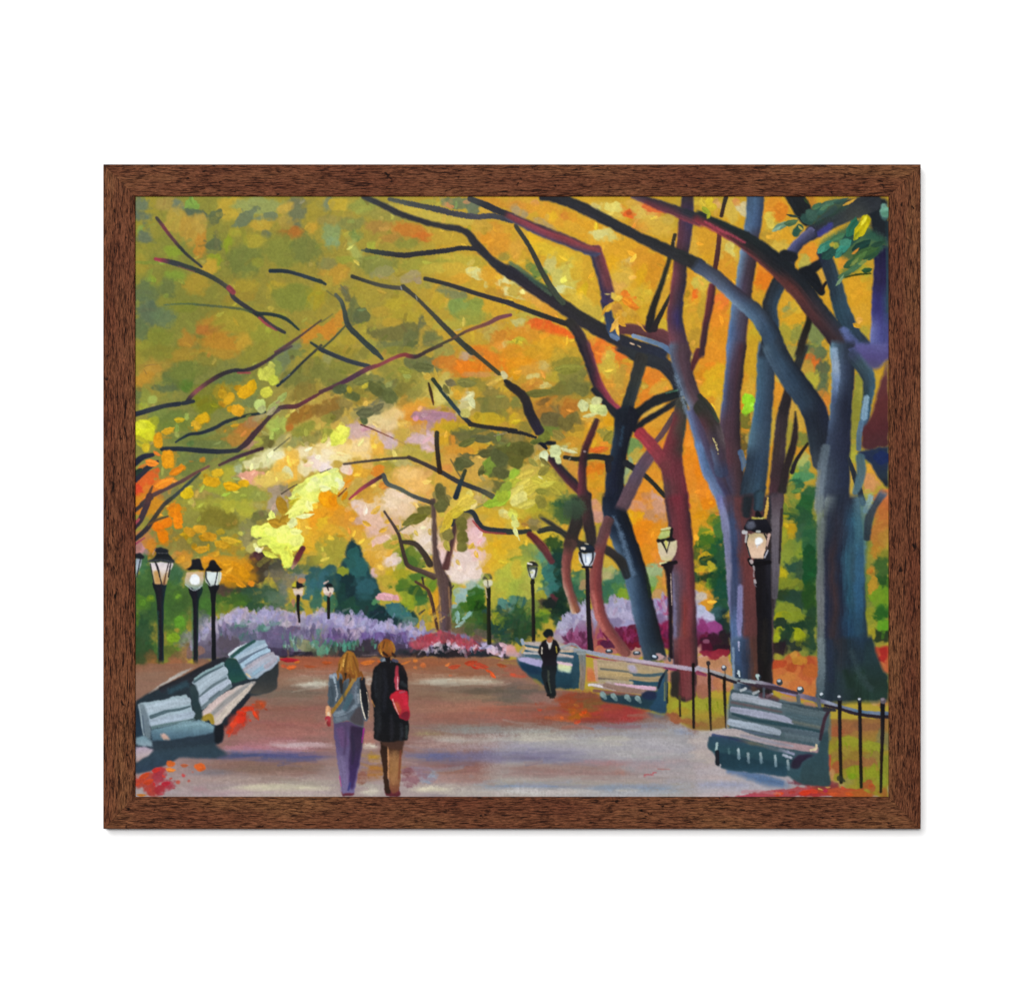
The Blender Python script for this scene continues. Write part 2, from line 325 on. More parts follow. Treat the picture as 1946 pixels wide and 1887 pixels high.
blobs('''80 110 90 80 0 C8AC38; 170 80 90 60 0 CCA06C; 330 150 110 130 0 C8AC4C; 430 130 60 80 0 C8BC90 .5; 390 70 50 40 0 CC8C50; 60 450 120 140 0 C89430; 300 560 110 160 0 C8A848; 320 580 40 90 0 CCC068
280 770 90 120 0 CC9030 .5; 260 900 80 60 0 D0952C; 40 900 60 160 0 CCB048; 30 1150 50 160 0 B89838; 230 1100 90 130 0 E07838 .5; 220 1300 100 130 0 D8882C; 270 1500 100 150 0 D08C28; 120 1560 90 60 0 C89430
760 140 110 110 0 D08C30; 720 250 50 60 0 D0B84C .3; 830 170 60 80 0 CC7C28; 850 430 160 70 5 D09C30 .4; 760 330 90 40 0 B8A040; 850 560 120 70 20 C4A848; 690 450 50 90 0 B09038
1130 110 50 80 30 B07830; 1000 300 60 80 0 C0A040; 1140 600 90 100 -10 D48A30 .4; 1080 700 60 70 0 B0A850; 1250 850 60 80 30 C49840; 690 780 100 130 0 D8842C; 660 920 90 110 0 D47824 .5
640 1080 90 100 0 C09430; 560 1480 70 140 0 B8A030; 980 1050 120 120 0 CC9C34; 920 1180 70 60 0 8C9054 .4; 960 1300 130 110 0 C8982C .5; 1000 1150 60 60 0 CCA838; 880 1420 90 120 0 A0963A; 1000 1430 60 110 0 8A8C44 .5
1200 1450 90 150 0 748454 .5; 1150 1580 80 50 -20 B8AC38; 1350 450 120 90 20 C0A444; 1500 700 120 80 -30 D09034 .4; 1680 780 90 60 0 A8A038; 1620 1000 130 200 -8 CC982C .4; 1640 1250 90 130 0 CC9C34; 1700 1420 60 90 0 A8983C; 1250 300 60 60 0 C0A444''')
tile(0, 1)
blobs('''300 60 300 80 0 8A8438; 600 80 200 70 0 A88A38; 900 70 200 60 0 B48E38; 1250 80 150 90 -30 98903C; 200 250 180 130 0 A88C3E .6; 200 230 80 45 -5 B89040 .3; 100 330 110 60 -30 C09038
450 350 200 110 -25 6C7642 .4; 330 430 130 60 0 66704A; 550 380 70 70 0 5E7A34; 650 230 150 70 -25 7C7E3E; 780 130 140 60 0 8C843C; 560 250 140 90 -20 78803E; 150 520 110 80 0 909444; 220 530 70 60 -40 A4B058 .3; 60 500 40 80 0 707848
1550 130 130 90 -40 76805A .5; 1480 200 50 90 0 8C9850; 1750 280 170 110 -30 7A7A40; 1850 180 120 110 0 8E8440; 1800 450 170 80 -30 8A7A3C; 1700 60 80 40 0 7E8448; 1880 60 70 40 0 A89C38
1000 330 200 50 -15 6E7C4A; 800 500 160 130 0 808036; 950 460 90 100 20 A08C30 .4; 750 600 120 90 0 7E8028; 400 720 220 70 -10 6F7E40; 450 800 220 60 -8 74803C; 250 680 110 40 -20 7C8846; 130 620 60 60 0 A0A840
130 850 115 130 0 B8B030 .25; 230 780 40 70 0 9CA034; 1100 600 60 80 0 84884A; 1250 420 60 100 0 868C4A; 1200 560 90 60 0 7C8450; 650 960 280 70 0 727C42; 900 960 180 60 0 7A7C40; 800 1000 220 40 0 6C7644
1150 870 190 90 -30 B47838 .5; 1060 940 100 60 0 A8803C; 960 850 90 50 0 8A7C3C; 1250 760 90 60 -40 A87C50; 1330 690 90 40 -40 A89868; 1480 640 80 50 -40 ACA068; 1750 700 220 60 -28 9A6E30 .5; 1900 640 90 50 -20 8C6C34; 1620 820 60 40 -20 B07030
1500 800 90 120 30 A8B458 .35; 1500 900 60 60 -40 8C9048; 1380 980 90 60 20 72703C .3; 1280 970 50 50 40 A8A848; 1560 960 110 50 -40 A8A068; 1770 850 130 80 -30 8A8C3C; 1850 950 120 60 -30 8A8448; 1650 1000 90 50 -40 90905A
1200 1000 90 40 -25 A8846C .4; 700 1140 200 60 -8 6C7648 .4; 500 1130 110 50 0 727C46; 600 1250 160 60 -25 707840; 300 1080 60 60 0 7C7C3C; 1000 1160 160 50 -25 747C48; 1000 1260 130 60 0 94983C
1350 1160 220 80 -20 C4BC84 .5; 1250 1200 130 60 0 BCB478; 1250 1320 140 70 0 C89070 .4; 1100 1250 50 70 30 A8B090; 1080 1340 50 50 0 787A58; 1600 1180 180 130 -40 D4A848 .5; 1700 1100 90 50 -20 D0AC50; 1800 1080 110 60 0 CCB888 .4; 1900 1170 80 60 0 CCB4A4 .4; 1780 1230 70 80 0 C8B088
1600 1280 50 50 -40 BCB888; 1450 1350 150 70 -10 C4A850; 1340 1410 150 60 0 B8A058; 1250 1420 70 50 0 C09068; 1640 1330 110 70 -20 D4A440; 1500 1480 110 70 -20 9E8C78 .4; 1480 1580 70 60 0 A09480; 1560 1420 40 50 0 847C60
200 1480 160 120 -30 D0702C .4; 150 1350 120 70 -30 D0602C .35; 330 1400 110 50 -25 CC7C30; 60 1480 60 60 0 CC4A30; 100 1560 80 60 0 C86028; 270 1590 110 50 -30 B88030; 420 1380 60 40 0 B88038; 380 1500 120 60 -30 7C7A4C
650 1400 130 60 -20 848444; 750 1300 60 50 0 A89838; 560 1560 160 80 -10 94903C .5; 900 1500 200 110 0 989C3C .5; 800 1560 150 60 0 8A844A; 1150 1500 160 90 0 8E9440; 1300 1540 120 60 0 90944A; 1000 1330 70 90 0 A8A440; 700 1510 90 50 0 A08C4C''')
leaf('''1380 270 150 130 -10 C0B850; 1430 170 60 60 0 BCB050; 1455 340 90 80 60 B4B04A; 1380 465 110 90 -20 C0B448; 1315 590 110 100 0 B0BC6C; 1330 640 60 60 60 A8B478
1180 450 180 100 -35 C8981E; 1090 420 80 70 0 C0901E; 1240 390 90 60 60 C8981E; 950 450 120 70 60 B08C28; 1000 530 120 80 -60 C49424; 930 590 100 60 40 B88C28; 1090 650 120 100 20 C8962A; 1020 640 60 60 0 C4921E
720 730 140 80 -30 C09420; 660 790 90 50 45 C0942A; 760 740 90 60 0 B8881E; 660 840 60 30 60 C89820; 490 740 90 50 0 A89024; 370 850 120 50 -20 C8962A; 1060 800 90 40 -10 C8982C; 965 860 30 30 0 C88C2C
270 960 130 70 85 C08424; 150 1030 80 60 0 B8982C; 370 1150 150 110 85 CC8820; 460 1260 160 60 -30 CC7C24; 520 1220 70 50 60 CC8820; 210 1180 120 60 10 D0782C; 110 1220 110 50 -30 CC7030; 720 1150 70 50 0 C0842C; 260 1090 90 40 30 CC7430
330 1390 200 70 -25 D0802C; 820 1380 150 90 0 C49024; 880 1290 120 60 -10 B8982A; 750 1320 60 40 0 B49024; 1030 1420 150 80 10 C09018; 1150 1400 100 60 0 C49420; 570 1500 100 80 -30 B49A20; 420 1590 90 50 -20 CC8828; 610 1170 50 14 0 C08838''')
tile(1, 1)
blobs('''250 60 200 80 0 9A8A38; 100 250 180 140 -25 7E7E40; 420 80 100 70 0 8C8440; 750 30 200 40 0 88843C; 150 150 110 60 0 8C8840; 300 220 110 60 -25 88843E; 60 90 50 60 0 9C985C; 700 250 160 120 0 8A8442; 800 200 120 90 0 948C40
1000 170 160 90 0 6C7048 .4; 1150 200 110 70 0 6E744E; 900 300 160 70 0 908A40; 1250 60 90 50 0 98904A; 420 330 180 80 -20 7A7C46; 560 320 110 70 20 74784A; 200 430 90 60 0 5E6642 .3; 330 500 120 60 0 666A3E; 280 440 40 40 0 A8942E; 430 450 110 80 40 8A7E38; 560 430 140 90 20 62663C .4
700 500 110 110 0 666C44 .4; 740 400 80 60 0 74784A; 850 440 130 90 0 7C763A; 500 500 60 70 0 94803C; 380 560 70 50 0 9C8438; 450 390 40 30 -40 B4AC40; 880 550 110 60 -30 A8863C .5; 1000 460 110 80 -30 8C8644; 1200 480 90 110 20 B4AC5C; 1060 570 110 50 0 C4983C .5
100 620 150 80 -30 8A6A34 .5; 250 570 90 50 0 908048; 150 700 120 50 -30 7C7240; 60 730 60 50 0 8E8840; 480 670 160 80 0 6A6C50 .4; 560 620 110 80 -20 747258; 440 740 60 40 20 5C6044; 650 620 100 60 0 9A9060; 750 680 110 70 0 C0A868; 930 640 140 60 -20 D0983C .5
850 700 160 80 0 D09440; 650 740 90 60 0 CCB06C; 950 750 140 70 10 CC8C38 .5; 700 810 130 70 0 C4A878; 840 800 100 50 0 D0A850; 1000 850 130 60 0 C49858; 350 700 60 50 0 A89858; 250 760 60 60 0 B09C5C
1180 710 190 50 3 A87C94 .3; 1250 760 90 50 0 A88090 .3; 1020 700 90 22 -8 A07A84 .3; 350 860 130 100 0 B4988C .5; 500 850 130 70 10 B49A8E .5; 680 950 140 110 0 B89A90 .5; 950 940 120 60 0 B4988C .5; 1080 1000 80 80 0 B49A90; 1120 850 40 80 10 B4908C; 450 930 100 60 0 C0A080; 680 880 110 60 -20 C4A474
190 910 115 110 -40 C4C848 .25; 60 830 60 60 0 8C8E40; 60 940 40 70 -20 949440; 130 1050 180 90 0 CCB074 .5; 350 1020 160 110 0 D0AC64 .6; 480 1040 90 110 0 CCA058; 560 980 60 90 -10 D0A440; 590 1070 70 60 0 C89C40; 200 1120 130 60 0 CCB480; 60 1100 70 110 0 C8A880; 40 1230 60 60 0 C8B8B0
900 1040 130 70 -20 A8963C .4; 950 1110 160 70 0 B0A048; 800 1060 160 50 -10 B0A050; 700 1200 140 50 -10 98903C .4; 600 1220 60 60 0 A89440; 850 1200 160 50 20 B0A468; 1100 1100 60 60 0 A89A44; 1300 900 130 110 0 C89C2C .5; 1380 950 60 90 30 C08034; 1250 830 90 60 0 C49C30; 1450 830 200 40 5 B49A2C
1330 370 90 50 0 746C4C .3; 1480 360 130 60 0 7C7A40 .4; 1300 430 90 40 30 78723E; 1380 250 130 70 0 B87C30; 1300 170 130 60 0 C07830 .5; 1520 220 130 80 0 DC7C24 .4; 1700 80 160 60 20 D07C2C .5; 1750 180 160 100 0 D07C28 .5; 1560 80 90 40 0 C08038; 1480 80 60 40 0 B4987C; 1650 280 180 30 0 C08C50; 1900 150 60 130 0 D07C24
1650 400 110 70 0 8E823C; 1880 420 90 60 0 C0A038; 1760 480 130 80 0 847840 .4; 1700 600 150 110 20 70703E .4; 1580 620 60 80 30 A8904A; 1850 560 130 110 0 827A40 .5; 1880 700 90 70 0 88803A; 1750 740 160 60 5 B89C2C .5; 1500 510 110 50 -30 C4BC88 .35; 1480 620 60 70 70 C0B880 .35; 1330 560 80 60 0 94904C; 1400 480 70 60 30 C0A040
1660 930 250 80 3 626440 .3; 1850 960 120 60 20 66683E; 1480 960 110 50 -20 6E6C40 .3; 1600 1040 170 60 -10 C49C34 .4; 1450 1080 130 60 -15 C48C34; 1330 1050 90 60 -20 C48C38; 1720 1080 110 60 -10 605E3A .25; 1500 1180 120 80 15 5E6040 .25; 1330 1200 110 110 0 C89848; 1290 1250 60 60 0 CC8C48; 1600 1280 120 110 0 C8A04C .4; 1650 1200 60 70 0 C4A050
1850 1130 110 130 0 5C603C .3; 1740 1230 60 90 20 78903A .3; 1880 1050 70 80 -30 74803C; 1640 1290 24 30 0 5A5C34 .2; 1850 1270 110 80 0 5E603A; 1900 1330 60 60 0 84983C .3; 1830 1430 130 70 0 64643A .35; 1700 1420 80 50 0 A89048
900 1300 160 80 0 D0A458 .6; 1000 1400 160 110 0 D0A054 .6; 820 1350 90 80 0 CC9C48; 1100 1450 90 110 0 D09C50; 1230 1370 120 110 0 CCA044; 1250 1480 110 80 0 C49A40; 1080 1300 100 70 0 CCA060; 1150 1560 90 50 0 C49A50
420 1290 110 60 0 D09C38 .5; 330 1250 90 60 0 D4A030; 580 1270 70 50 -30 D4802C .3; 470 1220 60 30 0 D0A458; 270 1250 60 60 0 CCB49C; 280 1350 90 60 -40 D09430; 700 1270 40 70 0 A8903C; 450 1480 130 60 -25 B88C34 .5; 520 1560 160 60 -20 C49438; 640 1420 60 40 0 C07030; 720 1570 130 60 10 CCB8A8 .4; 830 1540 140 50 15 CCB8B4 .4; 600 1600 90 40 0 C09040; 450 1620 90 30 0 C8B49C; 700 1500 60 40 0 C4B09C
1220 1500 60 90 10 686640 .25; 1290 1570 60 50 0 6E6A40 .25; 1640 1560 110 60 0 B8A068 .35; 1700 1480 60 50 0 A09058; 1620 1480 60 40 10 BCA058; 1450 1560 120 70 -35 C8B048 .25; 1530 1510 30 40 0 D0C468; 1870 1530 110 70 -35 98A838 .3; 1900 1590 60 40 0 88A030; 1760 1590 100 40 0 94904C; 1240 420 90 160 25 C0B05C .6; 1100 390 60 90 10 A89C4C''')
leaf('''1090 300 70 60 0 C8A848; 1180 280 150 30 75 C4A848; 1190 350 120 24 70 C8AC50; 1050 265 40 18 30 C8B458; 1400 490 110 80 70 CC9C34; 1360 440 80 40 70 C8A040; 1760 350 150 80 -20 C8A44C; 1860 300 70 60 -30 CCC090''')
tile(2, 1)
blobs('''100 90 200 110 0 CC8C2C .6; 380 60 250 80 0 C4942C; 560 100 140 90 0 B89838; 120 200 160 90 0 D08C24 .5; 60 270 60 60 0 D09420; 250 250 180 70 0 C49440; 350 190 60 60 0 C0A860; 580 210 190 80 0 888038 .5; 500 300 180 60 -5 AC9838
230 300 90 30 -15 CCBC74; 340 390 110 40 5 C8BC74 .35; 230 370 110 50 0 C48C38; 640 300 130 80 -10 807C40; 520 450 230 80 -8 6F6C38 .45; 700 430 110 120 0 76743E; 250 470 160 60 10 B07C34; 380 580 200 70 -5 B07830 .5; 330 560 90 30 -25 745C34; 600 570 160 60 0 A88038; 750 600 110 110 0 A08838
450 750 200 130 0 706440 .45; 630 740 130 90 0 786C3C; 600 640 90 70 -30 B07430; 350 680 110 70 10 A47434; 60 730 80 90 0 C4A42C .5; 100 630 130 60 20 8C7C38; 50 560 60 80 0 7E7C40; 130 820 90 60 0 887C3A; 550 900 130 60 0 A87C34; 700 880 130 70 0 B89434; 400 860 110 80 0 6E7A38 .4; 480 930 60 40 0 887C40
100 1050 200 130 0 5C5C30 .4; 60 930 110 70 0 847644; 230 1050 50 110 0 948448; 300 1000 50 60 0 A08C58; 60 1160 90 90 0 605E30; 250 1200 90 60 30 B8A048; 350 1270 60 110 -20 8E823E
600 1050 160 60 0 B8983C; 650 980 90 50 0 BC8C34; 600 1200 90 90 0 C09040 .5; 640 1260 70 70 0 C48C3C; 950 850 160 130 0 CC982C .5; 900 1000 160 90 0 CC942C; 900 1050 110 40 -15 C86C2C .35; 1000 910 70 80 -50 908840 .35; 880 1250 120 130 0 CC7420 .4; 900 1380 100 110 0 CC9428 .5; 850 1500 60 60 0 C88C2C; 1010 740 90 60 20 CC9420; 830 720 130 60 10 C09438
950 150 130 160 0 D08430 .5; 900 80 90 80 0 DC7430 .4; 1130 60 110 60 10 DC7430 .5; 1000 100 60 60 60 C4AC4C; 1040 250 110 90 30 C4AC44 .45; 1180 230 90 80 -40 D4762C .4; 1080 400 130 90 0 C08C38; 1130 300 60 120 15 B0903C; 1050 500 80 60 0 B88C3C; 1240 270 50 120 15 C49438
1450 300 110 110 30 D87C2C .4; 1400 470 110 110 0 D4802C .5; 1550 420 130 60 -20 C89C3C; 1500 280 70 50 0 D08030; 1470 650 130 50 -20 C8A048; 1520 760 130 70 -20 CC9434; 1450 880 90 60 30 D09030; 1590 1000 50 80 20 D88434; 1260 1040 70 110 0 6A8C54 .4; 1300 1120 70 60 0 B8A048; 1210 1300 50 120 0 8EA47C .4; 1240 1350 40 80 20 ACA45C; 1480 1330 80 110 20 D08C30 .4; 1540 1430 60 60 0 CC9C38
1400 1460 150 90 0 D48A30 .5; 1330 1560 110 70 0 CC8438; 1480 1560 90 60 20 C49888 .4; 1400 1530 60 40 0 B88050; 1550 1600 60 40 0 C8A098; 1530 150 130 40 30 C0A850; 1850 900 90 180 0 D8842C .5; 1870 1150 90 220 0 D88424 .5; 1880 1400 90 200 0 D4852C .6; 1870 1560 90 90 0 CC8C38; 1880 100 60 60 0 B09C48; 1930 400 40 90 0 CC9038
150 1300 200 130 0 C0A850 .5; 60 1350 80 110 -30 90A040 .4; 160 1400 130 80 -40 C8B058; 400 1330 110 80 20 ACA03C .5; 80 1550 110 90 0 C8BC64 .5; 300 1400 130 90 0 B8AC44; 400 1480 130 70 -40 8C883C .4; 280 1550 80 110 0 908A3C .4; 480 1420 90 90 30 A89C3C; 560 1550 110 60 0 5C7444; 480 1600 60 50 0 A89C50; 200 1530 90 60 0 B8A850; 530 1310 60 90 -30 8E8240''')
leaf('''750 600 110 90 40 C4C890; 880 550 100 80 0 C4C48C; 905 640 170 110 10 C4CC84; 820 690 160 40 -15 C8C488; 960 680 60 60 0 CCC88C; 460 1070 120 110 60 C4CC98; 490 1150 100 60 75 C4CC98; 350 1120 110 90 80 C4CCA4; 600 1060 180 40 15 C8C898; 550 1020 90 40 0 BCB888; 340 1080 90 40 -30 B8B880; 310 1370 70 50 70 D8D4A0; 370 1390 40 40 0 D0D098; 250 1430 60 24 -20 C8C068; 140 1420 90 24 -40 D0C468''')
tile(3, 1)
blobs('''130 120 180 160 0 D48C2C .6; 90 270 120 90 -15 CC8824; 180 330 120 130 0 D0A428 .5; 150 480 130 130 0 CCA42C; 120 560 70 60 0 C88C2C; 200 640 60 130 0 C8A43C; 540 150 90 220 0 C0982C; 500 420 70 120 0 C49C38; 560 650 40 110 0 A89040; 460 750 60 110 0 6E6C30 .35; 460 970 60 110 0 625830 .35; 500 930 40 60 0 A8924C
830 450 70 110 0 CC8C30; 850 300 60 80 0 C8A444; 720 850 60 200 8 B89C40; 850 750 60 130 15 BCA444; 930 850 60 200 15 948C3C; 970 650 60 130 5 B89444; 1030 750 70 160 15 C09C40; 1050 950 70 80 0 707A3C .45; 880 1150 50 160 12 A49838; 940 60 110 70 0 A0964A; 1000 1250 130 120 0 98A034 .5; 1070 1180 60 90 0 A8AC64 .4
1050 1340 130 60 0 4A8A5C .4; 1000 1430 110 90 0 2E5E42 .35; 1120 1500 90 110 0 2E5A3C; 1090 1290 60 110 0 56885C; 920 1530 90 130 0 80843A; 900 1450 40 60 0 7E843C; 960 1600 90 60 0 88903E; 1060 1610 90 50 0 2C4E34
1200 60 140 80 0 5C6C4C; 1060 120 90 70 30 8C8C48; 1180 210 110 100 0 C8682C .35; 1090 220 70 60 0 B09040; 1280 250 70 130 0 56644A; 1260 420 60 110 0 5A684C; 1160 340 80 80 40 A8A440; 1240 560 70 130 20 B88038 .4; 1290 620 50 110 10 C88034; 1650 450 60 160 -5 8C8C3C .4; 1610 700 60 200 0 848438; 1580 950 60 160 0 8C8A3C; 1590 1100 60 80 0 A0A03C
1780 1290 110 110 30 D0983C .4; 1760 1400 80 90 0 C48C5C; 1730 1560 60 90 0 A8A44C; 1900 1570 90 110 0 C87048; 1560 1450 50 200 0 BC9C44; 60 1300 90 260 -10 D8801C .5; 90 1500 120 160 0 D8842C; 30 1100 40 120 0 D88024''')
leaf('''495 540 120 110 20 98D030; 500 620 110 100 80 98CC34; 470 660 70 60 0 90C430; 540 590 60 50 0 9CD840''')
tile(0, 2)
blobs('''150 60 200 110 0 C08428 .5; 60 90 70 60 0 C47C2C; 700 150 280 150 0 8A8440 .6; 560 90 160 80 0 908C42; 850 60 220 70 0 9A983E; 900 200 200 120 0 7C7430 .5; 1000 230 130 90 0 787030; 1180 100 140 110 0 A8A43E .35; 1000 60 90 60 0 A8A43C; 1180 260 90 80 0 848250; 1320 160 90 70 0 6C6C40; 1480 60 110 90 0 A49480 .5; 1300 60 100 50 0 A09858
600 420 250 110 0 80783C .5; 800 330 160 70 0 847E3C; 430 480 130 130 0 8A7C40; 550 560 130 70 0 887C40; 1180 420 90 110 0 8C845A; 1350 420 130 70 0 6E6A48 .4; 1250 500 80 70 0 B0A860 .4; 1400 560 120 60 0 8E883C; 1000 480 130 90 0 A48430
100 450 110 150 0 B47C48 .5; 180 520 70 90 0 C4802C; 90 520 70 60 0 B4848C .5; 60 500 40 60 0 A87870
500 640 130 100 0 BC8838 .45; 580 660 70 40 -20 C8A454; 950 680 260 130 0 BC8624 .35; 1050 790 220 110 0 BC841E .35; 1150 700 130 110 0 BC841E; 800 620 130 50 0 C88830; 1180 850 110 60 0 C08420; 920 830 60 70 0 C08824; 450 600 60 90 0 BC8440
1350 640 150 100 0 403830 .35; 1270 580 70 40 0 503038; 1300 760 110 110 0 423A30 .35; 1480 680 90 90 0 484840 .4; 1500 800 130 110 0 6A6454 .5; 1180 900 150 60 0 403830; 1050 900 160 50 0 3E4430; 950 960 110 80 0 4C3E38 .4; 1700 790 130 50 0 7C7C7C .4; 1600 860 110 90 0 80785C; 1560 960 70 130 0 6E7468
1750 700 200 60 0 50644C; 1900 800 110 130 0 34585C .4; 1850 930 110 110 0 38666C .45; 1900 1050 90 110 0 3A6458; 1850 620 130 60 0 86803A .5; 1700 600 90 60 0 80803C
1250 1000 200 110 0 34503C .4; 1050 1050 180 110 0 3C5A2C .45; 1400 960 130 110 0 405844; 1480 1040 130 90 0 566C58; 1300 1100 200 60 0 2E4C38; 1700 1100 130 60 0 3C6450; 950 1130 160 90 0 5E7430 .45; 930 1020 110 50 0 42602C; 1120 1060 70 40 0 4C6C2C; 960 1190 90 70 0 8A8030
250 900 300 250 0 4C6C3A .7; 450 780 110 160 0 3E6448 .5; 130 800 80 130 0 486A3C; 100 680 60 130 0 46704C; 400 1000 130 200 0 567A38 .6; 550 1000 90 160 0 4C6C34; 750 1000 110 180 0 4C7038 .5; 740 1120 90 130 0 5C9036 .5; 150 1150 160 200 0 46683A; 100 1400 130 250 0 34583C .5; 420 1200 130 180 0 527A38 .5; 500 1260 90 110 0 649830 .35; 430 1420 120 90 0 84A82C .4; 520 1400 70 110 0 5C9030; 90 1070 80 90 0 649030 .4; 190 1010 40 30 0 7EA028; 470 990 50 50 0 6C9A34; 50 1220 30 90 0 6C902C; 200 1550 120 130 0 446A34; 440 1560 130 70 0 5A8030
700 1230 60 90 0 8C907C .4; 740 1320 110 130 0 8C84A0 .4; 560 1440 100 130 30 8C8A90 .45; 560 1580 90 60 0 A07058; 740 1560 110 90 0 9A6C4C .5; 880 1480 90 130 0 6C5C6C; 760 1440 60 50 0 9C94AC; 860 1260 70 60 0 54785C''')
leaf('''440 110 150 110 -60 D88018; 330 240 170 100 -20 DC7C18; 470 190 140 110 70 DC8018; 310 370 170 110 70 E08010; 260 280 130 90 0 DC7818; 480 260 90 70 0 D88018; 400 60 110 60 -40 D87C1C
700 290 130 70 5 B0881E; 560 370 110 80 70 A8861C; 760 380 150 80 5 B0841C; 640 480 80 60 60 B0841C; 700 500 110 60 -10 B48A1E; 790 490 80 40 85 B08A1E; 910 330 90 60 -20 B49828; 1000 400 190 60 8 B09428; 960 450 130 70 30 B08820; 1090 420 90 40 10 B09C28; 1140 500 40 60 60 B89C30; 450 400 60 50 0 A8842C; 580 300 110 60 0 AC8824''', h=.2)
leaf('''1290 320 120 100 0 D0D858; 1400 260 160 70 -20 D0D45C; 1380 360 130 70 20 CCD858; 1500 420 210 130 -30 D0DC58; 1620 380 230 140 -20 D4E060; 1560 470 200 100 -10 D0DC54; 1620 560 170 90 70 D0D850; 1690 480 130 60 -20 D4E058; 1600 650 90 60 80 CCD45C; 1450 170 110 60 70 CCD468; 1750 60 200 130 -35 D4D870; 1680 110 230 100 -30 D0D868; 1780 160 180 50 -10 DCE098; 1830 60 110 60 60 D8DC84; 1650 240 110 80 -50 CCD088; 1690 320 110 60 0 D0D47C; 1280 480 80 50 50 D4D48C; 1300 510 60 40 0 D4D0A0; 1420 560 160 50 20 C8C84C; 1350 300 60 50 0 D4E070''', h=.3)
leaf('''1540 60 160 90 70 A07C28; 1500 230 180 90 10 B0882C; 1560 190 130 60 -40 A8842C''', h=.1)
blobs('''1850 300 160 120 0 D8A02C .4; 1800 430 130 110 0 D8A82C .45; 1900 190 90 110 0 DC9424; 1880 480 110 90 0 D0A030; 1750 260 60 90 0 D8B040; 1900 60 60 60 0 D8A840''')
tile(1, 2)
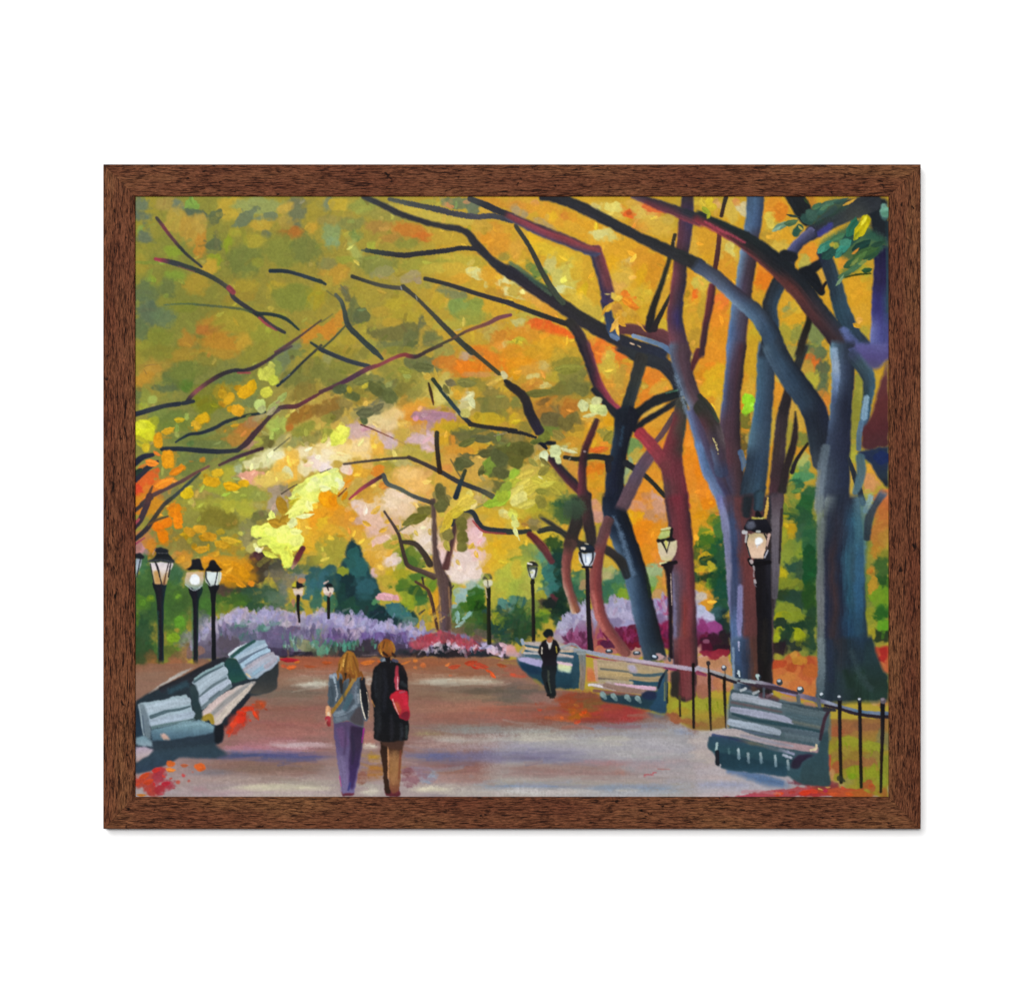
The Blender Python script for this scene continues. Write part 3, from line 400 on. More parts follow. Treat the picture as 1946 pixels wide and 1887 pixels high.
blobs('''100 100 160 130 0 D89420 .45; 60 250 90 90 0 D0AC28 .5; 250 180 160 130 0 CC8C28 .45; 120 60 70 50 0 E09018; 330 250 160 110 0 C88C30; 150 380 160 110 0 D0A030 .5; 60 430 70 110 0 CC9C28; 350 60 110 60 0 CC8C30; 200 430 80 60 30 A4943C; 80 560 160 130 0 98943C .5; 150 480 130 110 0 949038; 80 680 90 60 0 9C943C; 350 370 110 80 20 CC9C38
400 70 130 70 20 C8B4B0 .4; 480 150 140 60 30 C4A8B4 .4; 560 230 110 110 30 C0A0B0 .45; 420 200 110 40 -20 C0A0A8; 560 340 110 90 0 C8A498 .45; 600 420 110 40 -25 C4A8B0 .4; 520 50 160 60 0 C8943C .5; 600 130 60 80 30 CC9830; 750 60 160 70 0 D0BCBC .45; 720 180 90 110 0 C8B0AC; 840 110 110 70 -10 C8B0B0; 700 280 110 90 0 C8A4A0; 650 350 60 60 0 C4A080
470 470 140 70 -10 C8A844; 600 500 130 50 -15 C09C50; 480 560 110 60 -20 C8A868; 570 620 170 110 10 CC9C38 .45; 700 560 110 50 -10 CC9C40; 720 640 100 80 -20 C8B0B0 .35; 580 750 80 50 0 C8A8B0 .35; 740 770 130 80 0 BCA42C .5; 660 830 90 60 0 B09C3C; 620 700 60 60 0 C4A04C; 470 650 60 60 0 B88C38
730 440 110 70 -10 94983C .35; 850 390 110 50 0 989850; 1000 150 150 90 -20 6E6C30 .4; 940 210 80 60 -30 706E34; 900 100 70 50 -20 C0943C; 1050 100 80 60 0 74703C; 880 310 80 40 0 C8B4B8 .35; 960 300 25 70 10 787250; 1050 330 90 130 20 D0C8CC .35; 1080 440 80 110 20 CCC8D0 .35; 1040 230 80 50 0 C8B098; 1020 420 60 60 0 C4BCC0; 1110 520 40 60 10 C4BCB8; 930 400 90 40 15 9C943C
820 550 90 130 0 7C8C30 .5; 950 600 150 130 0 38602C .4; 1000 550 110 60 20 5C7830 .4; 820 680 70 90 0 90983C; 860 780 130 80 0 98962C .5; 900 880 150 80 0 5C7830 .45; 980 960 160 90 0 2E502C .4; 1000 1040 150 60 0 3E6A38; 900 1050 80 70 0 8C9A2C; 860 980 60 60 0 94A034; 1080 880 70 60 0 A89428; 820 880 90 50 0 50702C; 960 830 60 40 0 809034; 1130 830 60 60 0 7C8C34; 1000 780 110 40 0 486C30; 1170 950 50 130 0 C09C2C; 1150 880 40 60 0 60802C
1110 1180 110 90 -20 D09A2C .4; 1060 1130 60 50 0 A89838; 1190 1050 40 130 0 CC942C; 1160 1260 60 50 0 B8903C; 1080 1220 60 50 0 8C8C44
1260 500 60 110 0 C8A8A4 .4; 1220 420 40 130 0 C8B4B4 .4; 1240 600 40 80 0 C8B0BC; 1290 380 60 90 0 8C8444 .35; 1290 500 60 60 20 B0A048; 1270 300 60 60 0 8A8440
1440 330 90 190 0 6C6838 .3; 1480 200 90 90 0 78703C .3; 1450 470 60 60 0 6A6830; 1560 380 110 100 0 D0A8B4 .4; 1630 430 90 60 0 CCA8AC .4; 1540 270 50 70 0 C8A0A0; 1400 480 40 110 0 C89C8C; 1450 600 90 90 0 C8B8C0 .4; 1550 560 110 70 0 C8A8B0 .4; 1470 720 140 120 0 D0C4CC .4; 1560 700 80 110 0 D0C4CC; 1600 620 60 60 0 CCA8B8; 1380 730 70 60 0 CCBCC4; 1520 830 90 60 0 C8C4B8; 1390 850 60 60 0 A8A44C; 1360 950 60 110 0 98A044 .4; 1410 820 90 40 0 C0B4A0
1560 900 90 80 0 8CA8A0 .3; 1430 960 70 60 0 90ACAC .3; 1440 1030 70 60 0 8CA8A4 .3; 1380 1110 60 50 0 88A4A0 .35; 1620 900 50 60 0 84A898; 1490 1100 90 60 0 3C6424 .35; 1420 1180 70 70 0 4C7040; 1600 1050 110 130 0 2E5A1E .35; 1650 1200 70 160 0 1E3A18 .4; 1560 1250 110 90 0 3E5E30; 1480 1320 130 60 0 5C6440; 1420 1370 150 50 0 6A5848; 1590 1350 110 60 0 4C5838; 1700 1250 30 160 0 3A4E24
1800 500 180 160 0 D0A828 .5; 1850 700 150 160 0 C8A834 .5; 1700 620 110 110 0 D0A82C; 1880 850 110 130 0 B4AC40; 1830 960 110 110 0 ACA440; 1700 750 60 60 0 C89C34; 1780 250 110 110 0 D0A434; 1750 130 160 60 10 C4A034; 1900 130 80 60 0 C8A840; 1880 450 110 60 0 CCA028; 1650 820 40 60 0 88A060
1880 1080 110 60 20 4C7C78 .3; 1800 1140 90 60 0 2E4C48 .35; 1880 1180 120 60 0 3A5440; 1900 1250 110 90 0 344C3C; 1820 1300 110 110 0 24403C .4; 1900 1380 90 90 0 26423C; 1800 1220 50 50 0 8A9428; 1880 1230 60 30 10 5C7830; 1800 1420 70 60 0 2E4A38; 1770 1050 40 60 0 A09C3C''')
leaf('''1430 60 210 80 -35 C8B040; 1330 130 170 60 -45 C4AC3C; 1290 200 160 70 -60 C4A838; 1250 290 100 50 -60 C0A840; 1480 30 130 80 -20 CCB44C; 1240 150 60 50 0 C4B048; 1570 60 90 50 -40 D4C07C; 1580 30 60 40 30 C8B468; 1860 10 110 60 10 88B828; 1920 30 60 40 0 84B420; 1880 140 120 80 20 CCC47C; 1930 180 50 60 40 D0C884''', h=.25)
leaf('''1410 1190 110 50 80 88ACA4; 1500 1190 130 40 -35 8CB0A8; 1430 1270 140 36 -40 90B4AC; 1520 1160 70 36 -40 84A8A0; 1400 1250 60 30 80 98B8B0''', h=.12)
tile(2, 2)
blobs('''120 60 160 90 0 B8A038 .5; 400 60 180 110 0 B09C38 .5; 250 150 160 110 0 B49438; 500 110 110 90 0 7C8434; 400 170 160 90 0 A49038; 200 60 60 60 0 A8B030 .4; 620 80 200 120 0 3A5A3C .4; 560 170 110 90 0 4E6438 .4; 700 40 160 60 0 345438; 80 200 110 70 0 CCAC38; 180 230 90 70 0 B08830; 250 260 70 60 0 8A7A4C; 520 290 110 40 0 C89C38; 100 430 220 110 0 C8A434 .5; 350 400 160 60 0 C8A830; 80 560 160 60 -5 BCA43C; 200 480 90 30 -8 8C9438; 90 600 160 25 -8 7C8830
250 560 130 110 0 7C8C48 .5; 300 500 110 60 20 88984C; 380 640 80 110 0 5C8868 .4; 330 570 60 60 0 5A8C78; 100 800 200 220 0 A8AC44 .5; 230 900 160 130 0 A4A448; 330 860 130 160 0 B0B054 .45; 60 950 90 110 0 98A444; 180 1000 90 110 0 A0A048; 350 780 70 90 0 949840; 60 700 60 90 0 BCA83C
460 460 110 90 0 2E4828 .4; 500 560 90 110 0 24402E .35; 480 700 120 160 0 1E3C38 .35; 450 850 110 110 0 285048 .35; 520 900 110 160 0 1C3830 .4; 390 730 60 110 0 3C7068 .4; 440 900 60 60 0 3C6C68 .35; 530 1050 110 130 0 1E3428; 480 1150 130 110 0 182C26; 400 1030 70 60 0 5C3038 .35; 340 960 60 60 0 5E8070; 300 1050 70 90 0 9C9834 .4; 350 1110 80 70 0 4A4038; 410 1080 60 60 0 202A28; 320 1180 90 60 0 84962C; 330 1230 80 70 0 54782C
100 1080 130 80 0 2E5858 .4; 60 1180 120 110 0 2E4C34 .4; 150 1150 110 90 0 345430; 100 1280 160 110 0 2C4834; 200 1350 90 80 0 26442C; 100 1400 130 60 0 26402C; 200 1100 70 80 0 7C8840; 20 1030 40 40 0 54806C; 290 1280 60 90 0 3C5C2C; 480 1250 60 60 0 2A4438
690 330 60 160 5 CCA034 .4; 700 600 110 110 0 C89C2C .5; 680 720 90 60 0 C8A034; 830 230 60 110 0 C49440 .4; 880 100 90 70 0 C8946C .4; 900 170 90 60 0 BC8C7C .4; 860 50 80 60 0 C89070; 820 350 40 60 0 B0943C
720 850 130 130 0 3C6850 .4; 650 900 80 110 0 508058; 700 960 110 110 0 34604C; 760 800 50 80 0 7C8A50; 700 1060 90 60 0 405C40; 750 880 50 60 0 A08460 .4
1060 850 140 130 0 86A070 .4; 1010 720 110 90 0 A0A468 .4; 1000 630 60 50 0 C0A440; 1060 900 160 110 0 3E6C58 .35; 1110 800 80 80 0 447058; 1000 960 110 110 0 3C6850; 1150 950 110 90 0 507A48; 1100 1010 90 40 0 6C8830; 1180 960 60 60 0 7C9830; 1000 780 80 40 -20 A8A070
1040 430 70 110 -10 CC9C2C .4; 1060 550 80 60 0 C8A030; 1100 640 60 60 0 C09C38
1350 150 160 160 0 D4862C .5; 1450 100 160 90 0 C88C50 .5; 1480 180 130 90 0 B88860 .45; 1300 60 110 60 0 C8906C; 1550 70 90 60 0 C49478; 1280 180 90 90 0 D8A01C .4; 1400 350 180 160 0 D8841C .45; 1330 400 80 80 20 D8801C; 1480 500 130 160 0 D48428; 1450 600 110 90 0 CC8444; 1520 350 80 130 0 D48C28; 1400 600 90 130 0 D08824
1470 780 160 130 0 84A070 .45; 1500 720 110 60 0 98A87C; 1480 930 130 80 0 6C9430 .4; 1560 880 70 130 0 B88C3C .45; 1530 980 70 60 0 B89060; 1450 850 60 60 0 7C9C60; 1590 800 40 120 0 C88844; 1580 640 60 60 0 C88858
1880 200 90 260 0 CC8C28 .5; 1890 450 70 110 0 C88C28; 1920 600 40 130 0 4C5C2C; 1900 700 50 60 0 B8942C; 1910 800 50 110 0 2E4C34; 1900 900 40 60 0 C09838; 1910 1000 50 60 0 A8A0B0''')
tile(3, 2)
blobs('''80 60 110 90 0 D4801C .4; 60 160 110 90 0 CC8C1C; 120 120 60 60 0 B88838; 60 300 90 130 0 C0902C .5; 150 200 80 110 0 7C8424 .4; 60 350 90 90 0 6C842C; 120 350 120 40 -20 B0A028 .35; 200 300 80 160 0 3C6838 .4; 100 430 130 70 0 3C6428 .35; 200 600 120 200 0 1E4C38 .4; 100 520 90 60 0 2C5A30; 60 600 60 70 0 C09C24 .35; 110 640 90 60 0 1E3C2C .35; 60 720 110 40 0 BCA028 .35; 130 710 60 70 0 B4A430 .35; 80 800 100 60 0 1C3828 .35; 120 860 90 60 -35 88A02C .3; 200 850 110 160 0 1A4430; 30 880 40 60 0 C0982C; 50 940 50 50 0 C89838; 220 1050 110 220 0 1E4A3C .4
180 1200 110 110 0 3C5C60; 250 1300 80 180 0 1C3030; 200 1450 130 110 0 2A2028 .4
850 60 100 80 0 7E8830 .45; 1000 80 110 110 0 6C8038 .45; 900 130 70 50 0 707C34; 1100 60 90 110 0 2A5A34 .4; 950 180 130 50 0 284C34; 1050 250 130 160 0 2E5238 .5; 880 280 70 110 0 A89824 .4; 950 330 70 120 0 B08C20 .4; 860 400 60 110 0 8C9030; 1080 400 110 160 0 3C5C44 .5; 960 500 110 90 0 788838 .4; 1060 560 80 60 0 7C8C34 .4; 880 600 80 110 0 84903A .45; 1130 400 60 200 0 2E5A3C
860 760 80 100 20 B4A420 .3; 960 700 130 80 0 2C4A40 .4; 1050 740 100 110 0 38503C; 920 860 150 80 10 78802C .3; 1000 900 110 60 0 64702C .35; 1130 750 70 200 0 1E4A2C .4; 900 980 120 60 0 2A3C28 .4; 1000 1030 130 110 0 2C4438; 1130 1000 70 160 0 2A4A24; 900 1130 130 70 20 808A30 .35; 850 1200 110 40 -10 98981E .3; 980 1210 130 50 8 7C882A .3; 850 1280 100 60 0 24342C .4; 1000 1300 150 60 0 20382C .4; 1150 1250 60 160 0 2A4430; 820 1380 50 90 20 98A020 .3; 780 1460 50 60 0 90982A; 1020 1390 70 110 -20 90981E .3; 1080 1460 60 50 -30 8C9424; 900 1400 80 110 0 243C2E .4; 950 1500 130 60 0 2A3430; 1150 1450 60 110 0 2A4434; 820 1530 90 60 0 2C2028
1640 60 60 60 0 6A7C40; 1730 30 50 30 0 B0A828; 1880 130 110 180 0 B06838 .45; 1850 350 110 160 0 AC7038 .45; 1900 400 60 110 0 A87C38; 1830 550 90 90 0 AC7C30; 1900 560 90 60 0 7C7C30; 1860 700 110 130 0 3C5C30 .45; 1770 730 50 60 0 B88030; 1880 850 90 90 0 2E5028; 1780 900 50 130 0 B08830 .4; 1850 1010 100 90 20 6C9028 .35; 1880 1150 110 60 0 3C6C2C; 1870 1300 110 80 30 5C9428 .35; 1770 1250 60 160 0 8C8C30; 1860 1180 60 60 0 2E5C28; 1860 1400 110 60 0 2A3828; 1760 1380 40 60 0 A09430''')
tile(0, 3)
blobs('''90 60 130 160 0 3A5430 .6; 180 260 130 160 0 4C5030 .6; 200 220 60 110 0 8A6038; 420 160 130 110 0 6E7434 .5; 480 230 130 90 0 946048 .45; 400 330 130 60 -20 8C8440 .45; 580 110 110 110 0 8C6A48; 730 110 90 90 0 8A6850 .45; 740 200 90 60 0 7C5C50; 900 80 110 130 0 60566C .5; 860 190 60 60 0 54506C; 100 420 110 130 0 4A4A38 .5; 260 420 90 60 -20 7C7840 .4; 60 520 90 90 0 3E4438''')
# the lit heart of the avenue: cream and pink sky seen through the leaves
tile(0, 1)
blobs('''1350 1160 220 90 -20 D8D4A0 .7; 1240 1210 110 60 0 D0CC98; 1800 1090 150 80 0 E4D4A8 .7; 1900 1190 120 90 0 E8D4C8 .6; 1600 1170 150 90 -40 E0B450 .6; 1620 1290 130 90 -30 E0B04C; 1240 1320 140 70 0 DCA088 .6; 1780 1240 70 80 0 E0D4A4; 1600 1280 50 60 -40 D4D4A4 .5; 1450 1350 140 60 -10 D8BC60; 1520 1120 90 40 -10 DCD8B0''')
tile(1, 1)
blobs('''130 1050 190 100 0 E4CC90 .7; 320 1050 170 110 0 E8CC88 .7; 70 1130 110 110 0 E8D8B4 .7; 40 1230 70 70 0 E4D4D0 .6; 410 1000 120 110 0 E4C890 .7; 500 850 130 80 10 C8AEA8 .6; 350 870 130 90 0 C8A8A0 .6; 680 960 130 100 0 CCB0B0 .6; 950 940 120 60 0 C8A8A8 .5; 1090 980 70 90 0 CCAEB0 .5; 550 740 110 60 0 D8C48C .7; 700 800 130 70 0 DCC490 .6; 760 690 110 60 0 D8BC80; 200 1130 130 50 0 E8D89C; 270 1260 60 60 0 E4CCB8 .5; 720 1570 150 60 10 E4D4CC .5; 850 1540 150 50 15 E4D4D4 .5; 450 1620 100 30 0 E0CCB8 .5; 1000 1400 150 90 0 E4B468 .8; 900 1300 140 60 0 E4BC78 .8; 600 1060 60 60 0 DCA848; 560 960 50 80 -10 DCB048; 1240 480 80 120 20 C8BC6C .6''')
leaf('''190 900 200 150 -45 DCE05C; 150 960 120 90 -40 D4D858; 240 860 110 90 20 D8D860; 1560 570 120 70 70 D4D4A0; 1500 510 140 50 -30 D8D4A4''', h=.12)
tile(1, 2)
blobs('''400 80 130 70 20 DCC8C8 .5; 480 160 140 60 30 D8BCC8 .5; 570 230 90 100 30 D4B4C4 .5; 750 60 160 80 0 E0D4D4 .6; 840 110 110 70 -10 DCC8C8 .5; 1050 340 90 130 20 DED2CC .5; 1080 450 80 110 20 DAD0D0 .5; 880 310 80 40 0 DCCCD0 .4; 720 640 100 80 -20 DCC8C8 .4; 1470 720 140 120 0 DED2D4 .5; 1560 690 80 110 0 DED0D0 .5; 1550 560 110 70 0 E0C0C8 .5; 1450 600 90 90 0 DCD0D8 .5; 1630 420 90 60 0 E0BCC0 .5; 1560 380 90 80 0 DCB8C4 .4; 1230 560 60 110 0 DCBCBC .5; 600 420 110 40 -25 D8B8C4 .5; 1240 600 40 80 0 D8C0D0 .4''')
tile(1, 2)
blobs('600 250 620 360 0 D8A850 1.4; 900 60 420 200 0 DCB870 1.4; 1450 560 260 260 0 DCB480 1.4', a=.26)
leaf('560 100 120 60 -40 D8A838; 690 210 90 50 -30 D4A848; 800 280 90 46 20 C8A850; 640 300 110 50 -30 D8A840; 470 240 100 50 30 DCAC44; 980 340 70 40 60 C8B060; 1120 330 70 40 80 C8A858; 1540 470 80 46 -50 D0AC48; 1410 640 70 40 60 C4A860; 1600 560 80 46 70 D4AC40; 760 430 110 46 -20 C8A048', h=.16)
# thick lemon leaves catching the light
tile(0, 1)
leaf('''1850 1360 220 110 -30 D4DC70; 1750 1430 210 110 -30 CCD068; 1700 1500 200 110 -30 D4DC78; 1820 1470 200 120 -35 D8E078; 1880 1420 160 110 -30 E0E890; 1760 1560 220 100 -20 DCE478; 1880 1540 160 120 -20 D8DC70; 1680 1580 130 70 -20 B8AC34; 1830 1600 160 60 0 E0E890; 1900 1340 120 60 -20 E4E8A0''', h=.3)
tile(1, 1)
leaf('''80 1300 200 110 -10 DCE878; 60 1370 170 110 -20 E4EC98; 160 1340 130 110 40 D8E080; 190 1400 130 90 50 E0E4B4; 110 1420 150 90 0 DCE488; 150 1470 110 60 40 D4D468; 40 1440 110 60 10 E4E8A8; 120 1260 110 50 -20 D0D888; 60 1560 170 150 20 E09818; 120 1580 110 90 60 D88814; 200 1480 130 40 -55 C88818; 270 1400 110 60 -50 D88820; 240 1520 110 50 -60 CC8818''', h=.3)
src()
# ---- broken strokes worked into the wet foliage
fol = (256, 375, 1692, 1240)
dabs(fol, 2400, (10, 30), (5, 11), -40, 35, jit=.045, hue=.035, a=.42, seed=5)
dabs(fol, 1500, (5, 14), (3, 7), 40, 60, jit=.08, hue=.05, a=.45, seed=6)
dabs((640, 380, 1420, 900), 420, (8, 18), (4, 8), -20, 50, jit=.10, hue=.07, a=.5, seed=7)
touches((262, 760, 620, 1080), 90, 21); touches((480, 780, 1040, 1080), 110, 22, 1.12); touches((900, 400, 1420, 900), 120, 23, 1.1); touches((1150, 900, 1680, 1220), 40, 24, 1.15); touches((262, 380, 900, 780), 60, 25, 1.1, h=.12)
tile(0, 2)
leaf('''1290 320 130 110 0 DCE468; 1400 260 170 80 -20 DCE068; 1380 360 130 80 20 D8E464; 1500 420 220 140 -30 DCE864; 1620 380 240 150 -20 E4EC78; 1560 480 210 110 -10 DCE860; 1620 560 180 100 70 DCDC58; 1690 480 140 70 -20 E0E868; 1600 650 100 70 80 D8DC64; 1450 170 120 70 70 D4DC74; 1750 60 210 140 -35 E0E47C; 1680 110 240 110 -30 DCE078; 1780 160 190 50 -10 E8EC A8; 1830 60 120 70 60 E4E490; 1650 240 120 90 -50 D8DC98; 1690 320 120 70 0 DCE088; 1300 510 70 50 0 E4E4C0; 1420 560 170 60 20 D4D858'''.replace('E8EC A8', 'E8ECA8'), h=.32)
leaf('1540 60 170 100 70 A07C28; 1500 230 190 100 10 B0882C; 1560 190 130 60 -40 A8842C', h=.1)
src()
# ---------------------------------------------------------------- distant garden, paths and beds
src()
# conifers
part('painted_conifer', 'dark blue-green painted conifer behind the lavender bed')
tile(1, 2)
poly('320,370 345,450 410,470 425,560 440,640 500,700 520,800 570,830 590,900 640,960 560,1000 600,1080 640,1100 690,1020 720,1080 830,1060 860,1120 960,1160 1010,1240 960,1320 850,1310 480,1310 200,1230 130,1180 150,1050 180,900 130,760 220,660 190,640 250,600 250,520', '1E3A40/234248/26484C/22403E/24443C', soft=2, wob=3.5, dry=.5)
blobs('''330 560 60 70 0 2C5C58 .4; 370 700 110 110 20 2E6060 .4; 300 640 60 50 0 2E5C58; 260 860 90 110 0 1C3438 .4; 330 950 110 130 0 1E343A; 450 900 130 90 20 305C64 .4; 450 1000 100 60 0 2C5458; 300 1080 110 90 0 264A3C .4; 200 950 60 110 0 20403C; 550 1050 60 50 -30 4C8458 .3; 580 1180 110 90 0 1C3238 .3; 680 1250 110 60 0 1E3438; 760 1120 90 60 30 3A6C70 .3; 850 1200 130 60 30 3E7070 .35; 780 1270 80 50 0 22383C; 930 1250 90 50 0 54786C .4; 100 1090 60 110 0 36664C .4; 60 1000 50 60 0 3A7060''')
blobs('60 760 90 60 0 34605C .35; 100 720 70 50 0 30585C; 30 830 60 90 0 38646C; 130 850 60 90 0 2A4C4C', a=.9)
use(0)
leaf('680 985 200 90 5 C89AA0; 610 1000 90 60 -10 C4949C; 770 1005 80 50 10 C89498', h=.05)
blobs('660 1050 60 18 0 A8A040 .3; 220 730 60 50 0 8E9430 .4')
# central garden tree
part('painted_tree', 'slender brown painted tree with forked trunk in the centre distance')
S('650,120 780,320 820,440 860,600 900,680 1050,740 1160,790', '22 32 38 42 45 50 65', '4A3C38;40322C;453630/5A463C', dry=.2)
S('800,320 900,260 930,220', '20 16', '6A6440')
S('820,430 960,450 1040,530 1120,660', '42 55 55 70', '38302A/42362C')
S('1150,0 1165,300 1170,500 1200,680 1260,850 1275,1000 1275,1330', '52 52 62 85 140 130 135', '58463C/5C4640/4C3834;5A463E/523E3A/4A3838;6A5444/54424A/4E3A38/5E4A40')
S('1375,130 1370,300 1330,500 1280,700', '44 50 56 80', '3A3434/4C302C;4E2E2E/6A403C')
S('1340,250 1355,180 1395,105 1550,125 1620,240 1700,300 1946,322', '50 45 50 50 55 50 50', '2A3034/30343A')
S('1560,215 1640,305 1720,335 1946,350', '18 22 18 20', 'A04040;803434')
S('1040,800 1060,900', '22 18', '3A3028'); S('970,840 1080,910 1120,980 1160,1150 1195,1330', '26 32 38 36 30', '4A3428;5A3A28/3A2624')
S('1320,850 1335,950 1325,1010', '22 16', '38302A'); S('1330,930 1360,880', '16 10', '3A3430'); S('1010,1170 1065,1130', '24 14', '3A342C')
S('1215,1000 1235,1250', '20 14', 'A07038', a=.7); S('1310,900 1330,1200', '20 14', '8C6440', a=.7); 
S('1570,90 1700,40 1830,20', '16 22 30', '8C8438;6A6430')
# flower beds
part('painted_flower_bed', 'lavender painted flower border beyond the path')
tile(0, 2)
poly('700,1240 770,1230 800,1300 860,1260 940,1290 990,1200 1000,1150 1080,1120 1200,1120 1190,1180 1290,1180 1350,1110 1430,1110 1450,1170 1600,1150 1700,1180 1780,1180 1870,1250 1946,1180 1946,1622 1400,1622 560,1622 620,1400', 'A8A2B6/9C96B2/7E7690/6A6078/585060', soft=1.6, wob=4)
tile(1, 2)
poly('0,1160 60,1170 150,1150 250,1240 310,1220 380,1190 440,1260 470,1310 560,1280 640,1320 720,1270 780,1310 900,1300 1060,1350 1200,1350 1330,1340 1500,1400 1640,1450 1946,1480 1946,1622 0,1622', '9A94B8/8E8AB4/7C7098/5A4E62/3A3438', soft=1.6, wob=4)
tile(0, 2)
blobs('''1130 1230 130 90 0 A8A0B8 .4; 1380 1180 80 60 0 A8A4C4 .4; 1320 1250 110 50 20 9C9CC0; 1200 1330 130 50 -15 8C88A0; 1560 1220 90 50 0 9894BC; 1720 1230 110 70 0 B098A8 .4; 1850 1300 90 110 0 A094B8; 1480 1270 60 60 0 5A7C7C .4; 1080 1310 110 40 -20 4C7C6C .4; 1200 1390 160 40 -15 3E6A64 .4; 1380 1330 60 50 0 4C8070; 1000 1400 110 90 0 6C6478 .4; 1280 1420 130 60 0 5C6078; 1650 1330 130 40 0 6A5470 .4; 1800 1380 130 50 0 7C7098 .4; 1500 1400 130 90 0 685C84 .4; 1700 1480 160 60 0 645880; 1550 1520 130 70 0 5C5478; 1880 1440 80 40 0 6C6080; 1690 1480 30 80 0 8CB0A0 .35; 1760 1500 60 60 0 8A8C60 .4; 1890 1490 40 50 0 4C8C74 .4; 1830 1550 60 40 0 6A7450; 950 1480 130 90 0 584E5C .45; 900 1300 40 80 0 A49CB0; 740 1330 50 110 0 9C98B0; 640 1560 110 60 0 8A6458 .4; 1600 1270 60 30 0 B8A8B4''')
blobs('1600 1590 350 30 0 2C2430 .5; 1450 1560 200 40 0 443A54 .5')
tile(1, 2)
blobs('''60 1230 110 60 20 8C88B4 .4; 200 1260 80 40 20 A09CC4 .4; 300 1290 90 60 -20 9C98C8 .4; 400 1240 40 40 0 A8A4C8; 230 1350 160 50 0 9C84A8 .4; 380 1360 110 50 -20 B09CB0 .4; 550 1320 90 40 20 9C98D0 .4; 720 1310 80 30 0 A098D0; 880 1350 90 40 10 8884BC .4; 960 1390 90 60 -20 8484BC; 600 1410 200 40 0 644C8C .4; 800 1430 130 40 0 5C4880; 100 1400 130 40 0 70588C .4; 450 1410 90 40 0 6C549C; 60 1480 60 80 0 408868 .35; 160 1490 30 40 0 4CA084 .35; 280 1480 90 36 -10 2E6C54 .35; 400 1480 50 30 0 2C6450; 500 1500 160 60 0 3C3440 .45; 250 1550 200 60 0 3A3438 .5; 820 1510 130 50 0 483C58 .45; 880 1570 160 40 0 34343C; 60 1570 110 40 0 484A40; 700 1440 60 30 0 503C58; 20 1540 60 60 0 5C9070 .4''')
poly('880,1470 1000,1445 1085,1400 1200,1372 1300,1405 1420,1415 1520,1450 1600,1480 1650,1520 1560,1560 1440,1550 1300,1510 1200,1490 1080,1520 980,1550', 'A83C50/B43848/A83448', soft=2, wob=5, dry=.5)
blobs('1120 1420 90 50 -20 C43848 .4; 1350 1440 160 50 20 A04A4C .5; 1500 1470 110 40 20 A04848; 1250 1400 90 40 0 8C4048; 1540 1520 110 36 10 B83448 .4; 1000 1470 90 40 -20 C04C60; 1700 1390 110 40 20 605848 .4; 1600 1430 60 30 20 745048')
leaf('1100 1520 150 50 -20 C4A8C0; 1210 1490 110 60 20 D0B8BC; 1350 1530 90 60 40 C4B0C4; 1400 1520 60 40 20 CCB4C0; 1530 1530 110 36 -10 C4BCCC; 1720 1500 160 60 15 B0A4CC; 1800 1560 180 60 10 D0A4B4; 1880 1490 110 50 20 D4A8B4; 1900 1540 90 60 20 D48C98; 1650 1520 60 30 0 A09CC8; 1850 1590 60 40 0 C8B4D0; 1160 1460 60 30 0 C8788C', h=.1)
blobs('1150 1560 160 50 -10 22242C .35; 1300 1570 130 60 0 24262C .35; 1450 1580 160 40 0 30282C; 1600 1590 130 40 0 2C2C34 .4; 1250 1530 60 40 0 202830; 1560 1560 90 30 10 24343C; 1000 1590 130 40 0 30282C')
S('1000,1590 1040,1545 1100,1530', '14 10 8', '8C7C84'); S('430,1595 570,1590', '8 8', '8C7470', a=.7)
tile(0, 2)
tufts('620,1480 760,1330 930,1290 1060,1210 1200,1220 1420,1200 1600,1220 1800,1260 1930,1260', 120, (34, 84), (34, 70), 'A49CC0 948CBC B0A4C0 8880B0 A896B0 9C98C4 B4A0B4 8C88A4', 31)
tufts('900,1400 1200,1360 1500,1380 1800,1400 1930,1400', 50, (40, 90), (24, 50), '6A6484 7C7098 5C5878 4C7C70 5A4E6C 8478A0', 32)
tufts('1560,1500 1700,1500 1900,1500', 24, (40, 100), (16, 34), '7CA494 4C8C74 6C7858 8CB0A0 5C6A70 4A5864', 33)
tile(1, 2)
tufts('0,1240 100,1230 260,1270 400,1250 480,1320 650,1330 800,1330 960,1360 1080,1380', 100, (34, 84), (34, 66), '948CC0 A49CCC 8884B8 9C94C4 B09CB4 8078AC A8A0CC', 34)
tufts('0,1420 300,1430 600,1430 900,1450', 50, (40, 90), (24, 50), '644C88 70589A 5A4878 7C6CA0 8C7CA8 4E4468', 35)
tufts('60,1540 200,1520 400,1510 560,1520', 26, (40, 80), (18, 40), '3C7C60 4CA084 2E5C50 5A8870 44604C 3A3C40', 36)
tufts('950,1500 1080,1450 1250,1430 1450,1470 1600,1520', 46, (40, 80), (24, 50), 'B03848 C44456 9C3444 A84C54 8C3C4C B85060', 37, lean=25)
tufts('1080,1530 1250,1520 1400,1545 1560,1550 1750,1560 1900,1580', 34, (30, 60), (20, 44), 'C4A8C0 D4BCC8 A89CC4 D0A0B0 9C88B4 C8B4CC', 38, lean=30)
tile(2, 2)
part('painted_flower_bed', 'lilac and crimson painted azalea bed among the right hand trunks')
poly('440,1420 470,1340 530,1240 600,1200 700,1140 780,1070 800,1560 1180,1570 1340,1540 1360,1400 1300,1000 1200,1040 1140,1010 1090,1060 990,1090 960,1070 800,1160 790,1560 640,1500 560,1460', '9C98B8/9488A8/88507C/802850', soft=1.6, wob=4)
